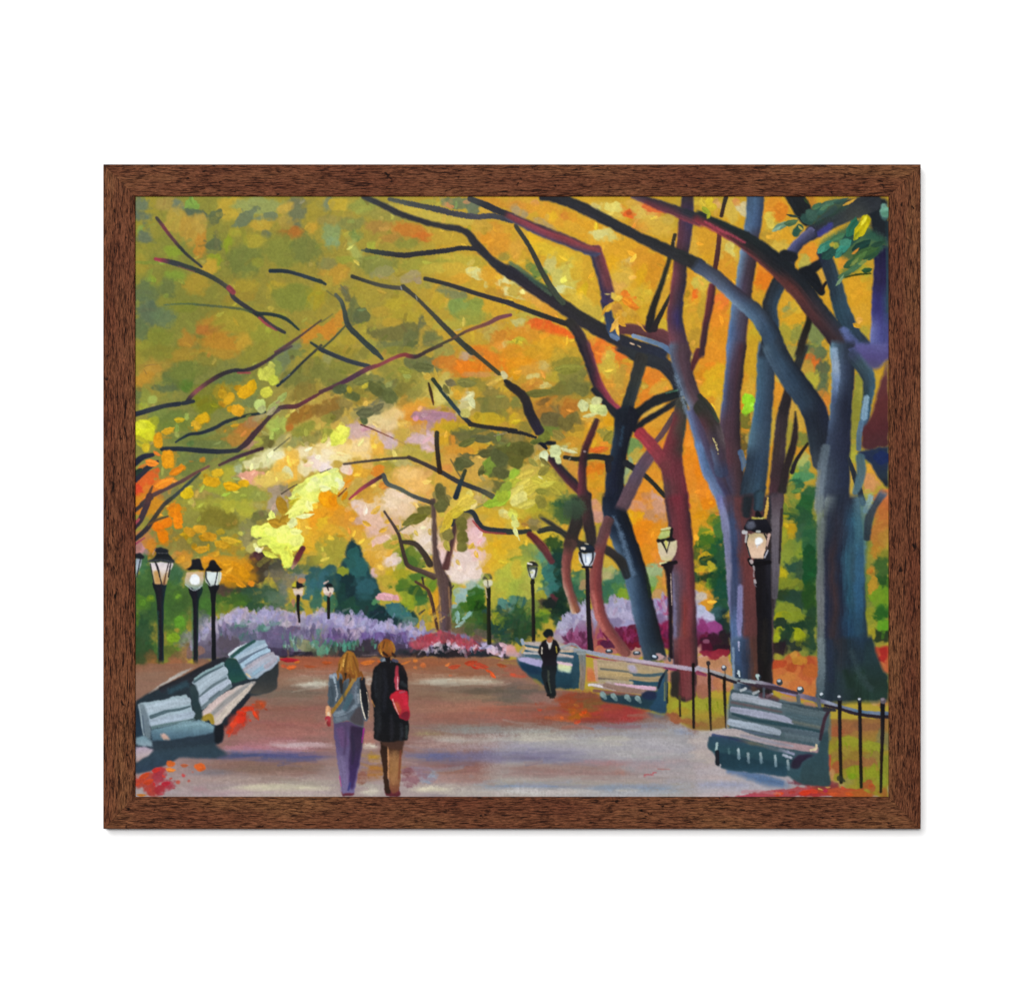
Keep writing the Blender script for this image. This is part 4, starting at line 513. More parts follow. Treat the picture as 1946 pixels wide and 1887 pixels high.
poly('800,1540 840,1100 990,1080 1090,1060 1150,1000 1240,1040 1310,1560', 'A09CBC/9C94B4/9484A4/8A3A60/6A1834', soft=1.6, wob=5)
poly('1440,1060 1510,1010 1560,1040 1620,990 1640,1540 1540,1520 1480,1250', '9C94B4/A090B4/8C4470/781C40', soft=1.6, wob=4)
blobs('''700 1180 80 60 0 9894BC .4; 600 1290 90 80 0 9C9CBC; 520 1300 50 60 0 A8B0C0; 560 1370 110 50 0 9884A8; 640 1400 60 40 0 9C3C68 .4; 720 1440 110 60 0 702C54 .4; 620 1460 90 50 0 8C4068; 500 1430 60 50 0 9C8C9C; 1080 1140 110 80 0 A8A0C0 .4; 1200 1180 80 80 0 A8A0C4; 1150 1090 60 60 0 9CA0C4; 1060 1260 110 50 0 80749C .4; 1200 1300 80 60 -20 9490BC .4; 1120 1360 110 50 -20 8C3464 .4; 1260 1360 60 60 0 641C34 .4; 1230 1450 130 90 0 701428 .4; 1150 1420 70 40 0 8C204C; 1300 1500 60 60 0 80182C; 1520 1180 70 80 0 8C80AC .4; 1500 1120 60 60 0 9C94BC; 1590 1100 50 90 0 B0507C .4; 1560 1300 80 80 0 901C4C .4; 1540 1230 60 60 0 7C6490; 1600 1400 60 90 0 841C44; 1550 1460 60 50 0 6C1830''')
poly('800,1120 830,1100 860,1560 800,1560', '8A6468/98605A/A05850/9C5048', soft=2)
poly('840,1540 860,1400 900,1250 960,1400 1050,1460 1150,1560', 'A06058/A85850/A85448', soft=2)
blobs('940 1480 50 40 0 8C2440 .35; 1010 1490 70 40 10 582044 .3; 900 1540 60 40 0 C06848 .4; 1000 1560 130 30 0 B86858 .4; 1290 1570 90 40 0 B89078 .4; 1240 1590 80 40 0 A87868')
tufts('500,1330 640,1240 780,1160', 40, (50, 110), (24, 54), '9C98B8 A8A4C4 8C88B0 B0A8C0 9484A8 A89CB8', 41, lean=25)
tufts('860,1200 990,1140 1120,1110 1230,1130', 44, (50, 110), (24, 54), 'A09CC0 9490B8 ACA4C4 8C84AC A890B0', 42, lean=22)
tufts('1450,1150 1540,1110 1610,1110', 20, (50, 100), (24, 50), '9C94BC 8C80B0 B088A8 A0508C', 43, lean=22)
tufts('560,1420 700,1400 780,1420', 24, (40, 90), (24, 50), '8C4070 702C54 9C5080 602848', 44, lean=30)
tufts('900,1420 1050,1400 1180,1410 1290,1420', 36, (40, 90), (24, 54), '8C2C5C 701838 641C3C 9C3C6C 581430 842050', 45, lean=30)
tufts('1480,1380 1560,1360 1620,1380', 20, (40, 90), (24, 50), '901C4C 782050 A83468 641C40', 46, lean=30)
tile(3, 2)
poly('-60,1050 0,1090 60,1130 110,1180 160,1260 210,1320 190,1400 160,1500 90,1560 -60,1570', '9CA0C4/A8A4C8/8C4080/602038/401420', soft=1.8, wob=5)
blobs('60 1180 90 50 30 B4B4D4 .4; 20 1120 40 40 0 A8B0CC; 120 1300 110 50 0 9C3C84 .4; 30 1290 50 60 0 903070; 60 1440 60 60 0 6C1838 .4; 130 1450 110 60 0 3C1C2C .45; 190 1540 130 60 0 301C28 .45; 60 1520 80 60 0 5C1430; 70 1450 30 20 0 8C4C68; 10 1000 70 30 -10 A8A0A8 .4; 40 990 60 40 0 C0B09C')

# ---------------------------------------------------------------- ground
src()
part('painted_path', 'painted park path of mauve, rust and pale bands of light')
PATH = CUR[0]
poly('250,1520 250,1262 330,1262 540,1251 560,1246 700,1250 760,1252 900,1248 985,1255 1040,1300 1130,1320 1270,1366 1340,1392 1420,1420 1600,1480 1700,1495 1700,1525', '8E5E44/8A6A58/8C665A/8C6A64/9C8886/A49A98', soft=1.5, wob=3)
tile(1, 3)
def band(y, x0, x1, w, c, a=.85, dy=0, soft=8, dry=.28):
    m = (x0 + x1) / 2
    if soft == 3: w *= 1.4; soft = 5
    S('%f,%f %f,%f %f,%f' % (x0, y, m, y + dy * .4 - 8, x1, y + dy), '%f %f %f' % (w * .45, w, w * .45), c, a=a, soft=soft, dry=dry, h=.02, bris=.06, taper=min(90, (x1 - x0) * .06))
band(230, -300, 1946, 130, '94583A', .8); band(200, -600, 700, 80, '9C5038', .6); band(340, 700, 1900, 110, '946048', .7); band(310, -50, 500, 90, 'A47060', .7)
band(400, 860, 1950, 55, 'B8B09C', .95, 10, 3); band(425, 900, 1700, 30, 'A8A090', .8, 5, 3); band(405, 440, 560, 70, 'B4A89C', .8, 0, 3)
band(480, 880, 1946, 70, '746456', .85, 20); band(510, 1400, 2100, 90, '5C5448', .8, 10); band(560, 900, 1400, 60, '7C6854', .7); band(590, 900, 1300, 60, '7A5448', .6); band(580, 1200, 2200, 70, '86705A', .8)
band(680, 900, 2300, 130, '9C6C5A', .85, 10); band(780, 900, 1900, 80, '925E50', .7, -10); band(700, 1500, 2200, 60, 'A45844', .5); band(830, 900, 1800, 60, '8C6458', .7)
band(900, 900, 2100, 70, '80807A', .85, -10); band(950, 900, 1300, 40, '948C58', .6); band(930, 1100, 2600, 70, '8C8C8A', .8)
band(1010, 1150, 1560, 40, 'BCB4A0', .9, 5, 3); band(1020, 900, 2500, 90, 'A89C98', .85, -10); band(1060, 900, 1400, 50, 'A88480', .6); band(1000, 1500, 2600, 50, 'B0A8A0', .8)
band(1090, 1050, 2600, 60, 'A0949C', .7, -5); band(1170, 820, 1500, 90, '5A6088', .85, 10); band(1180, 1100, 2500, 110, '6C6684', .8, 5); band(1230, 850, 1700, 60, '585878', .6)
band(1280, 850, 2500, 90, '7C5450', .75, 10); band(1340, 900, 2400, 100, '8C6258', .8, 5); band(1420, 1000, 2500, 80, '946E64', .8); band(1300, 1500, 3300, 80, '98746C', .7, 0)
band(1330, 850, 1000, 110, '84504C', .6); blobs('1090 1380 110 70 10 8A90A0 .4; 1000 1330 90 60 0 8C7480 .5; 920 1420 90 60 -20 8C646C .5; 880 1340 60 40 0 7C4C50')
band(1470, 1600, 3600, 50, '6C7C9C', .85, 5); band(1500, 900, 3000, 60, 'A8A098', .8); band(1520, 900, 1400, 50, 'C4BCA4', .9, 5, 3); band(1545, 900, 2600, 50, 'B0A8A0', .8); band(1580, 1000, 1300, 30, '74707C', .6)
# ground left of and between the walkers
band(450, -350, 60, 60, 'B0A898', .8); band(520, -700, 80, 110, '7C6A5C', .8); band(620, -500, 80, 90, '846458', .8); band(720, -400, 80, 90, '8C6A62', .8); band(850, -900, 80, 120, '94645C', .85); band(950, -1000, 120, 110, '9C6A64', .85); band(1000, 430, 560, 160, 'B07868', .7); band(700, 480, 540, 200, '94705C', .6)
band(1060, -600, 120, 40, 'BCA8AC', .85, 0, 3); band(1030, -1000, 100, 60, '9C6068', .7); band(1100, -900, 140, 50, 'A07078', .8, 0); band(1085, 400, 600, 50, 'C0B8A8', .95, 0, 3); band(1170, -1100, 150, 70, '545478', .9); band(1140, 400, 600, 50, '8C7068', .8)
band(1260, -1300, 160, 90, '845E58', .85); band(1330, -1200, 160, 90, '80625A', .8); band(1250, 380, 620, 130, '98704C', .8); blobs('540 1220 80 110 0 A8802C .5; 540 1330 90 110 0 A06C38 .5; 440 1250 60 130 0 8C7478 .5; 420 1400 60 60 0 8C5C4C .5')
band(1430, -1100, 160, 70, 'A08C88', .8); band(1500, -900, 160, 60, 'BCB49C', .9, 0, 3); band(1540, 380, 640, 60, 'C0B8A8', .9, 0, 3); band(1480, 380, 600, 50, 'A89C94', .8); band(1560, -1100, 200, 50, 'B0A4A0', .85); band(1420, 380, 600, 40, '946C5C', .6)
tile(0, 3)
band(250, 1500, 2100, 90, '9C5A40', .8); band(340, 1500, 2100, 70, 'A07868', .8); band(400, 1530, 2100, 50, '9C8C78', .8); band(440, 1650, 2100, 50, 'B4B0A0', .9, 0, 3); band(480, 1700, 2000, 40, 'ACA498', .9, 0, 3); band(520, 1200, 2100, 110, '746458', .85); band(620, 1250, 2100, 80, '80685C', .8); band(560, 1150, 1500, 60, '66605C', .6)
band(700, 1100, 2200, 80, '8A5C50', .8); band(780, 1000, 2200, 80, '8E6458', .8); band(860, 960, 2200, 90, '965E56', .85); band(940, 900, 2200, 80, '9C6860', .8); band(1000, 1000, 1500, 50, '9C706C', .7); band(880, 1400, 2000, 60, '9A6A60', .6)
band(1090, 820, 2000, 80, 'A06870', .85); band(1065, 1350, 2100, 40, 'C0AAAC', .9, 0, 3); band(1130, 850, 1900, 30, '98849C', .7); band(1120, 830, 1300, 40, 'A88494', .6)
band(1180, 700, 2100, 80, '50527C', .9); band(1215, 1000, 2000, 50, '5C5A7C', .7); band(1170, 500, 1400, 60, '44506C', .6); band(1260, 500, 2100, 80, '86685C', .85); band(1310, 700, 2200, 80, '7C6458', .8); band(1370, 900, 2200, 60, '8A6C60', .7); band(1350, 500, 1100, 60, '6C707C', .6)
band(1430, 400, 2200, 90, 'A08C84', .85); band(1480, 500, 1200, 70, 'A09090', .7); band(1510, 950, 2100, 55, 'C0B8A0', .95, 0, 3); band(1450, 1500, 2200, 50, 'A49C90', .7); band(1560, 300, 2100, 60, 'AC949C', .8); band(1540, 30, 500, 60, 'A09CA4', .7); band(1520, 600, 800, 40, 'A4707C', .6); band(1580, 1000, 2000, 30, 'B4AC9C', .8)
tile(2, 3)
blobs('60 300 160 50 15 9A5A48 .5; 60 420 130 60 10 8A6A5C .5; 200 520 220 80 10 6C5C54 .6; 60 560 200 80 0 6A5E54 .6; 330 600 200 60 0 8A6A60 .6')
band(700, -200, 1300, 110, '8C5648', .8, 20); band(780, -300, 1200, 80, '98584A', .8, 10); band(850, -200, 1500, 70, '80584A', .8, -20); band(830, 300, 1600, 60, '74584C', .8, -20)
poly('480,520 620,500 800,520 960,600 1200,660 1400,710 1420,760 1300,840 1000,830 700,840 560,800 500,700', '8C4430/904028/984034/8C4038', soft=6, wob=6, dry=.6)
blobs('620 640 130 90 0 984A2C .5; 720 730 110 60 0 A85420 .4; 650 770 80 60 0 9C5C1C .5; 900 700 90 50 0 A84030 .4; 1200 760 160 70 0 9C3A38 .5; 1050 740 110 60 0 98403C .5; 760 560 110 50 -10 804C38 .5; 850 650 110 60 0 7C5834 .5; 520 760 90 50 0 A45434; 1000 680 90 40 0 984038; 350 660 130 50 0 985848; 420 800 160 40 0 8A5040')
leaf('300 690 60 30 10 CC4028; 760 710 70 50 -40 D84C18; 690 820 80 40 -30 CC4424; 680 650 60 30 20 B0642C; 530 780 40 40 0 C8602C; 640 730 50 40 0 B85820; 265 640 40 20 60 C04C30; 940 700 50 30 0 C04030; 730 745 50 26 30 D05A20; 30 340 60 36 20 D04C30; 600 690 40 30 0 A86020', h=.08)
poly('-250,1000 80,930 300,900 900,890 1300,870 1640,800 1700,800 1946,930 1946,1600 -150,1600 -420,1520 -60,1430 -380,1280 40,1160', '8C8A8A/A09C98/9C98A0/98949C/9C9290/A09890/A8A09C', soft=16, wob=5)
band(890, 600, 1700, 50, '74788C', .7, -30); band(930, -100, 900, 50, '989890', .8); band(960, 600, 1946, 60, '8C8C94', .7, 0); band(1000, -100, 700, 50, 'B0AA9C', .9, 0, 3); band(1000, 800, 1300, 40, 'B4AEA0', .9, 0, 3); band(1060, 100, 1500, 60, 'A8A4A0', .9, 0); band(1110, -100, 900, 60, '928E9C', .8); band(1150, -300, 800, 80, '7C7890', .85); band(1200, -300, 900, 80, '746E88', .8, 10); band(1150, 700, 1946, 110, 'A4A0A0', .85, 20); band(1040, 1300, 1946, 110, 'A4A0A4', .8, 60); band(900, 1600, 1946, 60, '8890A4', .8, 80)
band(1250, 500, 1300, 60, '94747C', .7, -10); band(1300, -200, 1200, 80, '907068', .85); band(1260, 900, 1250, 50, 'A07470', .8); band(1290, 1200, 1700, 50, '9C7C7C', .7); band(1230, 1500, 1946, 70, 'A09090', .8); band(1360, -200, 1500, 80, '8E706C', .85); band(1420, -100, 1900, 70, 'A0908C', .85); band(1350, 1300, 1946, 80, 'A09698', .8); band(1350, 1060, 1200, 40, '9C6C60', .7)
band(1480, -400, 900, 50, '6C80A0', .9, 15); band(1500, 500, 1946, 60, '7888A0', .85, 10); band(1440, 1500, 1946, 60, '94949C', .7); band(1530, -200, 500, 40, 'B4B0B0', .9, 0, 3); band(1560, -100, 1100, 50, 'B8B0AC', .9, -20); band(1550, 700, 1946, 50, '8C98A8', .85); band(1530, 1050, 1350, 30, 'B8B0A4', .8, 0, 3); band(1590, 300, 1946, 40, 'A8A8AC', .9)
S('1380,1375 1420,1365 1460,1365', '28 20 26', 'B03840', dry=.8); S('1470,1345 1500,1340', '10', 'B04048', dry=.8, a=.8); S('1520,1305 1640,1310', '16 8', '9C5C58', a=.7)
tile(3, 3)
poly('-40,900 120,900 300,860 500,1000 900,1300 1000,1450 600,1600 -40,1600', 'A8A09C/A49C9C/A89898/A09CA4/B0A8A8', soft=5)
band(930, -60, 350, 60, 'A8A098', .8, 0); band(1020, -100, 120, 80, 'B0A4A0', .8); band(1150, -100, 200, 90, 'A89C98', .8); band(1230, -100, 220, 80, 'ACA49C', .8); band(1400, -100, 500, 70, 'B4A4A0', .85, 20); band(1330, -100, 400, 60, 'A8A0A4', .8); band(1470, -100, 600, 60, '9094AC', .85, 10); band(1530, -100, 700, 50, 'A8A4B0', .85); band(1570, -100, 500, 50, 'B8A8AC', .85)
# grass on the right
part('painted_lawn', 'painted olive lawn with rust leaves behind the railings')
poly('-380,560 -250,560 0,540 300,600 360,860 100,905 -60,900 -300,760 -400,740', '90882C/98902C/948434/8A6A38', soft=2)
part('painted_lawn', 'painted olive lawn with rust leaves behind the large bench')
poly('1300,800 1946,780 1946,1622 1500,1500 1330,1480 1290,1000', '8A6038/946C38/8C8428/90782C/8C842C/948028', soft=2)
blobs('''60 640 130 60 0 949430 .5; 200 700 90 90 0 98942C; 60 760 130 50 0 9C8430; 200 820 110 50 0 94703C; 40 850 90 40 0 8C6438; -200 640 90 60 0 98982C; -80 640 60 90 0 94942C; -180 720 80 50 0 A0882C; -250 790 110 40 20 98583C; -100 820 110 40 20 946038
1500 880 160 60 0 94603C .5; 1400 930 90 50 0 9C5838; 1750 870 160 60 0 885C3C; 1880 1000 90 110 0 7C7448; 1550 1030 130 60 0 90902A .45; 1750 1070 130 60 20 8C902A; 1500 1130 90 60 0 948034; 1640 1160 110 60 0 8C7030; 1400 1160 90 60 0 8C7034; 1780 1200 110 60 0 8A7838; 1400 1280 60 80 0 A05834 .5; 1560 1260 110 60 0 8C6438; 1700 1250 110 60 0 94643C; 1580 1340 90 80 0 849020 .45; 1750 1340 110 70 0 889024; 1900 1300 60 110 0 84882C; 1520 1440 90 60 0 8C8440; 1700 1440 110 60 0 848428; 1880 1430 60 80 0 88902C; 1560 1380 40 40 0 78941C''')
for q in ('1590,1270 1605,1340', '1530,1330 1545,1400', '1780,1110 1760,1170', '1700,1290 1710,1350', '1840,1330 1850,1400', '1500,1040 1520,1090', '130,680 140,740', '70,640 80,700', '180,620 190,680'):
    S(q, '16 8', '7C8818', dry=.6, a=.8)
blobs('1750 1480 60 60 0 A05830 .4; 1900 1540 60 60 0 98602C; 1420 1470 90 50 0 A08850 .5; 1350 1350 40 80 -20 B08050; 1330 1240 30 110 0 B05038 .5')
part('painted_leaves', 'drifts of red and orange painted fallen leaves')
blobs('''850 1560 400 40 -4 A8444C .5; 1200 1540 250 50 0 A83434 .45; 1500 1550 250 50 5 B04A28 .45; 1330 1500 160 40 5 A84C30; 1000 1530 130 30 -8 A85054; 1650 1570 160 40 5 A85C28; 500 1590 200 20 0 B0485C; 1100 1440 160 30 0 74404C .5; 1300 1470 130 40 0 803C40''')
leaf('810 1555 110 50 -5 CC4828; 1090 1540 140 60 -10 D03C24; 1180 1530 90 50 10 C8402C; 1480 1500 60 30 30 C05030; 1380 1560 110 40 0 C8542C; 950 1540 80 40 -10 B84440; 1290 1530 60 40 0 A83048; 1540 1560 90 40 10 B85024; 1760 1475 50 70 70 A85028; 1240 1510 60 16 20 C0A050; 1320 1490 60 16 0 B88848', h=.1)
# rust bank behind the trunks
src()
part('painted_leaf_bank', 'orange painted leaf bank between the two broad right hand trunks')
tile(3, 3)
poly('740,180 850,190 900,130 960,110 1000,80 1060,140 1160,130 1240,170 1230,600 1000,600 730,480', 'B05C30/B86434/C0743C/BC7038', soft=1.5, wob=5)
blobs('800 230 90 50 0 B04828 .4; 950 270 70 50 0 A84C28 .4; 1100 220 80 60 0 A84C2C .4; 1030 180 70 50 0 B87C2C .4; 900 360 110 60 0 BC7438 .4; 1100 360 90 60 0 B45C34; 1150 300 60 60 0 B4602C; 850 420 90 50 0 C07C48; 1000 450 90 60 0 BC6C38; 980 130 40 30 0 C08838; 830 300 60 40 0 BC6838')
part('painted_leaf_bank', 'red painted leaf bank at the right edge of the canvas')
poly('1790,60 1946,40 1946,360 1860,290 1800,130', 'A8402C/B45434/B86C40', soft=1.5, wob=4); blobs('1880 150 60 80 20 A82C28 .4; 1860 240 50 40 0 B8683C')
part('painted_leaf_bank', 'small red painted leaf drift above the railings at the right edge')
poly('1690,490 1740,450 1800,455 1946,520 1946,660 1860,680 1790,610 1720,540', 'B04034/B45C38/A88840', soft=1.5, wob=3); blobs('1760 500 60 40 20 A83430 .4; 1800 600 50 50 40 B89458 .4')
part('painted_leaf_bank', 'pink tan painted ground behind the railings below the azaleas')
poly('-10,150 60,130 200,120 280,150 330,240 330,520 -10,480 -380,400 -380,120', 'B89080/B88468/B07858/A87048', soft=1.5, wob=4)
blobs('-60 90 70 60 0 C09080; 60 200 110 60 0 B88460 .4; 220 200 80 60 0 B07C58; 180 120 110 40 -10 902838 .4; 60 120 60 30 10 84243C; 60 420 110 90 0 A87060 .4; 250 420 80 70 0 B0704C; 40 500 60 60 0 9C6450; 290 380 60 90 0 B88858')
src()
dabs((262, 1250, 1690, 1512), 1500, (24, 90), (4, 8), 0, 4, jit=.03, hue=.02, a=.45, seed=9, mask={PATH})
dabs((420, 1150, 1010, 1245), 500, (6, 16), (3, 6), -60, 40, jit=.08, hue=.05, a=.6, seed=10)
# ---------------------------------------------------------------- branches over the left of the canopy
part('painted_branch', 'thin dark painted branches crossing the olive canopy on the left')
tile(0, 0)
S('255,240 310,310 400,430 550,600 715,740', '34 36 34 34 22', '4A4440;783C44;5E3E42;3A3E3A;3E403C;3C3E3C')
S('240,660 430,700 700,790 880,880 1010,980 1050,1060 1200,1170 1300,1235 1430,1340 1570,1415', '34 56 50 48 44 48 46 50 40 34', 'A8384C;3A3F42;3C4440;3E463E;4A4840;3E3E42;38383C;4A4044;3A3C3C')
S('1000,960 1040,1000', '56 56', '8C3A44'); S('1310,1265 1390,1335 1490,1395', '22 26 14', '9A4044;8C4048'); S('480,735 560,765 640,790', '10 10', '9A5844', a=.6)
S('1290,1220 1450,1232 1590,1280 1715,1385', '40 36 36 22', '2E3A3A;2C3E3A')
S('330,1132 560,1120 700,1132 960,1155 1150,1180 1230,1205', '14 18 24 24 24 22', '4A6448;44583C;4A583C;445438', a=.8, dry=.7)
S('1425,782 1570,785 1700,815 1946,895', '40 42 38 40', '283640;2E3840;34404A;2C4040')
S('1946,1290 1760,1430 1620,1530 1480,1622', '18 22 34 34', '5A4A38;5C4440;64424A')
S('1840,1520 1946,1590', '24 36', '34403E')
tile(0, 1)
S('1640,-10 1500,60 1400,130 1250,212 1150,238 1040,240 900,290 740,390 620,490 570,560', '26 30 36 44 40 40 48 44 44 50', '5A4C4A;4A4044;4E3C40;40383E;34343C;3A3438;54383A;84484A;3C3438')
S('1090,262 1210,262', '16 24', 'A04C48')
S('525,575 630,555', '44 40', '2E343C'); S('30,690 200,640 350,600 490,580', '54 50 46 46', '2C3240;343A40;2C3440')
S('1946,-20 1750,160 1620,290 1500,390', '26 24 28 36', '4A4A3A;343A3C;2E3840'); S('1560,330 1620,280', '8 8', '8C98A4', a=.6)
S('1370,665 1280,685 1180,702 980,760 850,830 700,882 600,892 520,930 450,975', '24 30 30 36 38 36 34 26 14', '2C383C;303A34;2E3640;28323E;2A3A42')
S('1946,465 1850,520 1690,605 1590,610 1500,625', '28 34 46 52 42', '6A3A3C;6A3440;5C3438;4E3C3E')
S('1510,640 1440,690 1340,800 1250,900 1170,990 1080,1060', '36 38 48 60 60 44', '5E4A4A;4E3A3C;4A343A;4A343C;3E363E')
S('1090,1058 900,1072 700,1060 500,1045 310,1045', '44 50 56 48 46', '343840;2A323C;2C343E')
S('1340,1040 1180,1092 1050,1140 900,1210', '38 40 36 26', '4A3038;4E3844;5A4040')
S('790,1222 640,1300 520,1372 350,1455 200,1530 100,1610', '28 34 38 40 44 44', '7A5048;6A4640;5C4444;5A4040;4C3C3C')
S('700,1290 580,1400 470,1500 340,1610', '20 34 38 42', '45543F;3A4646;3A4244;3E443E')
S('30,1190 110,1130 210,1105', '66 60 44', '262C3C;2E2E3E'); S('30,1360 120,1275 220,1200 265,1172', '70 64 50 30', '2E3040;33343E;3A3840'); S('30,1300 90,1260', '60 40', '2A3E34')
S('165,1540 210,1430', '40 20', '7C4428;6C4A30')
S('130,195 190,180 260,175', '8 8', '8C6A30', a=.7); S('125,230 150,275', '8', '7C6030', a=.7)
S('1460,1060 1560,980 1620,930', '14 12 10', '6A6440'); S('1540,1505 1640,1440 1700,1410', '14 10 8', '4A4034')
tile(0, 2)
S('200,-20 120,40 30,110', '44 44 40', '4A4040;3E383E'); S('180,-40 150,60 90,200 30,280', '70 66 60 50', '5A3A38;443640;3A2E3C'); S('30,240 70,200', '40 26', 'A04048')
S('400,-10 320,60 230,185 150,300 40,400', '44 40 46 54 50', '3E3E3C;4A4438;3E3A34;3C3438;30303C'); S('40,450 130,390', '22 12', 'A03A54')
S('170,255 260,205 370,170', '24 24 14', '6A4C2C;5A4830'); S('390,0 420,-30', '20', '404838')
tile(1, 0)
S('-20,880 45,920', '34 24', '34403E'); S('60,990 140,1050', '20 14', '5A5C44', a=.5)
S('150,1030 210,1100 240,1200 280,1345 400,1470 560,1620', '40 40 46 58 56 56', '545A4C;3E4840;3C4440;3A4440;384040')
S('200,930 260,1010', '16 20', '66684A', a=.7)
S('0,1310 60,1270 120,1225', '14 12 8', '5C6038', a=.8); S('0,1590 100,1500 180,1420 250,1345', '24 22 22 18', '4E5438;50583A')
S('320,840 500,900 650,940 830,962', '40 38 44 44', '3C3E38;4A4A40;504C42'); S('840,945 980,1060 1100,1180 1300,1385 1400,1480 1550,1620', '50 40 40 56 56 62', '44443E;4A483C;46463C;3E4038;3C4038')
S('820,945 830,975', '12', 'A8A8B0', a=.7); S('975,1040 985,1080', '10', 'A8A890', a=.7); S('1380,1395 1440,1380', '12', 'A8A890', a=.6)
S('1946,1235 1820,1268 1720,1320 1500,1400 1350,1480 1200,1550 1050,1622', '34 46 40 32 28 28 28', '7C4450;7A4848;84503C;5A4638;4C4634;4A4436')
S('1070,862 1300,920 1550,1000 1750,1060 1960,1118', '42 44 46 48 54', '3A3A36;38363A;36343A')
S('470,572 650,600 850,622 1050,600 1300,572 1450,548 1640,562', '44 52 56 52 52 46 46', '38403C;36353A;34333A;36353A', dry=.6); S('420,570 480,575', '20 40', '4A5648', a=.8)
S('700,45 900,90 1150,140 1400,200 1600,228 1770,218 1960,268', '40 52 62 62 58 56 56', '565A50;4A4E4E;48484E;4A4A54;444850', dry=.9)
S('1530,40 1700,110 1820,165 1960,215', '56 72 66 60', '44484A;36363E;34343C')
S('430,20 620,100 800,190 1000,260 1200,315 1480,378 1600,520 1750,670 1860,760 1960,810', '50 62 66 58 60 68 92 82 110 130', '3E4244;38393D;34353A;36363A;36353A;34343A;302F36')
S('1560,130 1600,160 1480,180', '10', '686A50', a=.0)
tile(1, 1)
S('480,-20 560,50 630,120', '60 56 30', '3A4440;3C4644'); S('-10,20 200,110 350,160 490,195', '44 46 46 44', '363E44;383E46;3C444A')
S('1240,-20 1100,40 980,95 900,88 850,75 740,112 600,180 480,220 300,320 150,395 -10,460', '26 30 42 46 40 36 36 50 50 44 38', '56483A;463A34;44343A;8A3C3C;98444A;8A4044;74404A;54384A;56344A;5C3A44;5C3C40')
S('1490,-15 1650,120 1840,280', '54 46 42', '3C3E34;4A4430;46442E'); S('1895,345 1960,410', '40 60', '302E2E')
S('1150,330 1280,500 1420,670 1540,790', '40 42 42 50', '36402E;2E3E3C;30424C;30323A'); S('1530,790 1700,820 1946,850 2000,856', '46 44 44 40', '34322E;2E2C30'); 
S('1105,370 1130,470 1155,590', '22 34 12', '44341E;58341E'); S('1250,440 1300,500', '8', 'C8B46C', a=.7)
S('410,795 540,845 740,935', '14 12 8', '6A3430;7C3C38'); S('740,935 870,1000', '5', '88605A', a=.6)
S('235,1200 450,1172 700,1145 900,1135', '26 24 26 30', '5C4C40;4A3E36;4C4034'); S('900,1130 1020,1180 1220,1275 1420,1385 1640,1470 1760,1530', '40 40 46 52 48 60', '463C38;443A38;3C3A3C;3A3C3E;545440')
S('1190,880 1190,1000 1205,1150 1220,1280', '50 48 46 52', '3A382C;342C24;38281E'); S('1480,1270 1430,1400 1385,1540', '40 46 60', '3E442E;2C3C44;24303C')
S('-10,1290 40,1270 100,1245', '10 10 6', '4A403C'); S('290,1560 420,1450 530,1380 630,1320', '20 40 44 40', 'A83848;A03A48;7A3844;4A3034'); S('640,1310 680,1400 800,1450 950,1530 1150,1600', '44 50 40 42 44', '4C504C;586058;5A5E50;4C5050;4A4038'); S('180,1530 260,1450', '16 12', '7C3C28')
S('1330,1150 1400,1280 1440,1340', '12 14 20', '5C5434', a=.8); S('1780,910 1940,870', '10 8', '8C8068')
tile(2, 1)
S('-20,385 130,500 200,680 300,870', '60 84 96 96', '302E2C;302C2C;2C2A30;302C38')
S('-20,860 130,885 260,925', '40 36 30', '2C2C2E', dry=.7); S('300,960 380,980 460,985', '80 50 30', '1E242E'); S('320,980 370,1040', '60 30', '202430')
S('410,1130 550,1300 700,1450 790,1540', '80 96 100 110', '5A2E36/382A34/262830;5C303C/4A2A34/2A2A32')
# ---------------------------------------------------------------- the dark sweeping tree
part('painted_tree', 'navy black painted tree whose long bough sweeps over the path')
tile(2, 0)
S('-20,780 60,830 250,960 500,1120 700,1260 950,1400 1200,1530 1400,1610 1500,1660', '110 130 140 140 150 150 140 140 130', '2A2A32/2E2C34;2E2C32/322C34;30302F/302E34;2E2E32/2E2E36;2C2D34', dry=.7)
S('0,700 120,780 300,930 420,1030', '30 44 50 30', '44624A;3A5646;485E48', a=.8, soft=3)
S('55,320 200,540 330,800 450,1000 540,1110', '44 50 56 64 60', '3E3E36;383832;3A3E34;3C4638')
S('-20,1112 300,1230 620,1340', '52 52 56', '34343A;30302E;302E2C')
S('600,1300 700,1430 790,1640', '90 110 124', '32302E;2E2A30/3E3238;2E2830/4A343C')
tile(2, 1)
S('765,-20 850,250 930,450 1020,580 1110,650', '112 112 112 116 90', '2A2630/3A2C34/6A3C48;2A2832/3A2A34/7A3844;2C2A34/6E2E3E/8A3444;A03A4C/8C3444')
S('850,430 1000,600 1150,740', '60 70 90', '26282E')
S('1130,-10 1350,100 1560,170 1660,260 1720,340 1750,470', '110 140 150 150 150 120', '302F34;2E3236;2E3238;2C2E36;262C36')
S('1350,100 1290,330 1220,560 1190,720', '130 126 124 150', '2E2E2E/343432;2E3030/363A36;283032/30363A;20282E')
S('1740,470 1500,545 1350,640 1250,720', '100 104 92 110', '20262A;22262A;1E2226'); S('1600,470 1720,440', '16 14', '3E6A50', a=.8)
S('1730,545 1520,680 1380,760 1280,850', '66 60 58 80', '2A2C2E;22242A;222428')
S('1200,700 1150,900 1110,1100 1080,1300 1060,1640', '260 180 168 190 214', '202832/1E222C/1C1E28;26384A/1E2432/1A1C24;262E40/1E2232/1C2028;222434/1E2434/1E2230')
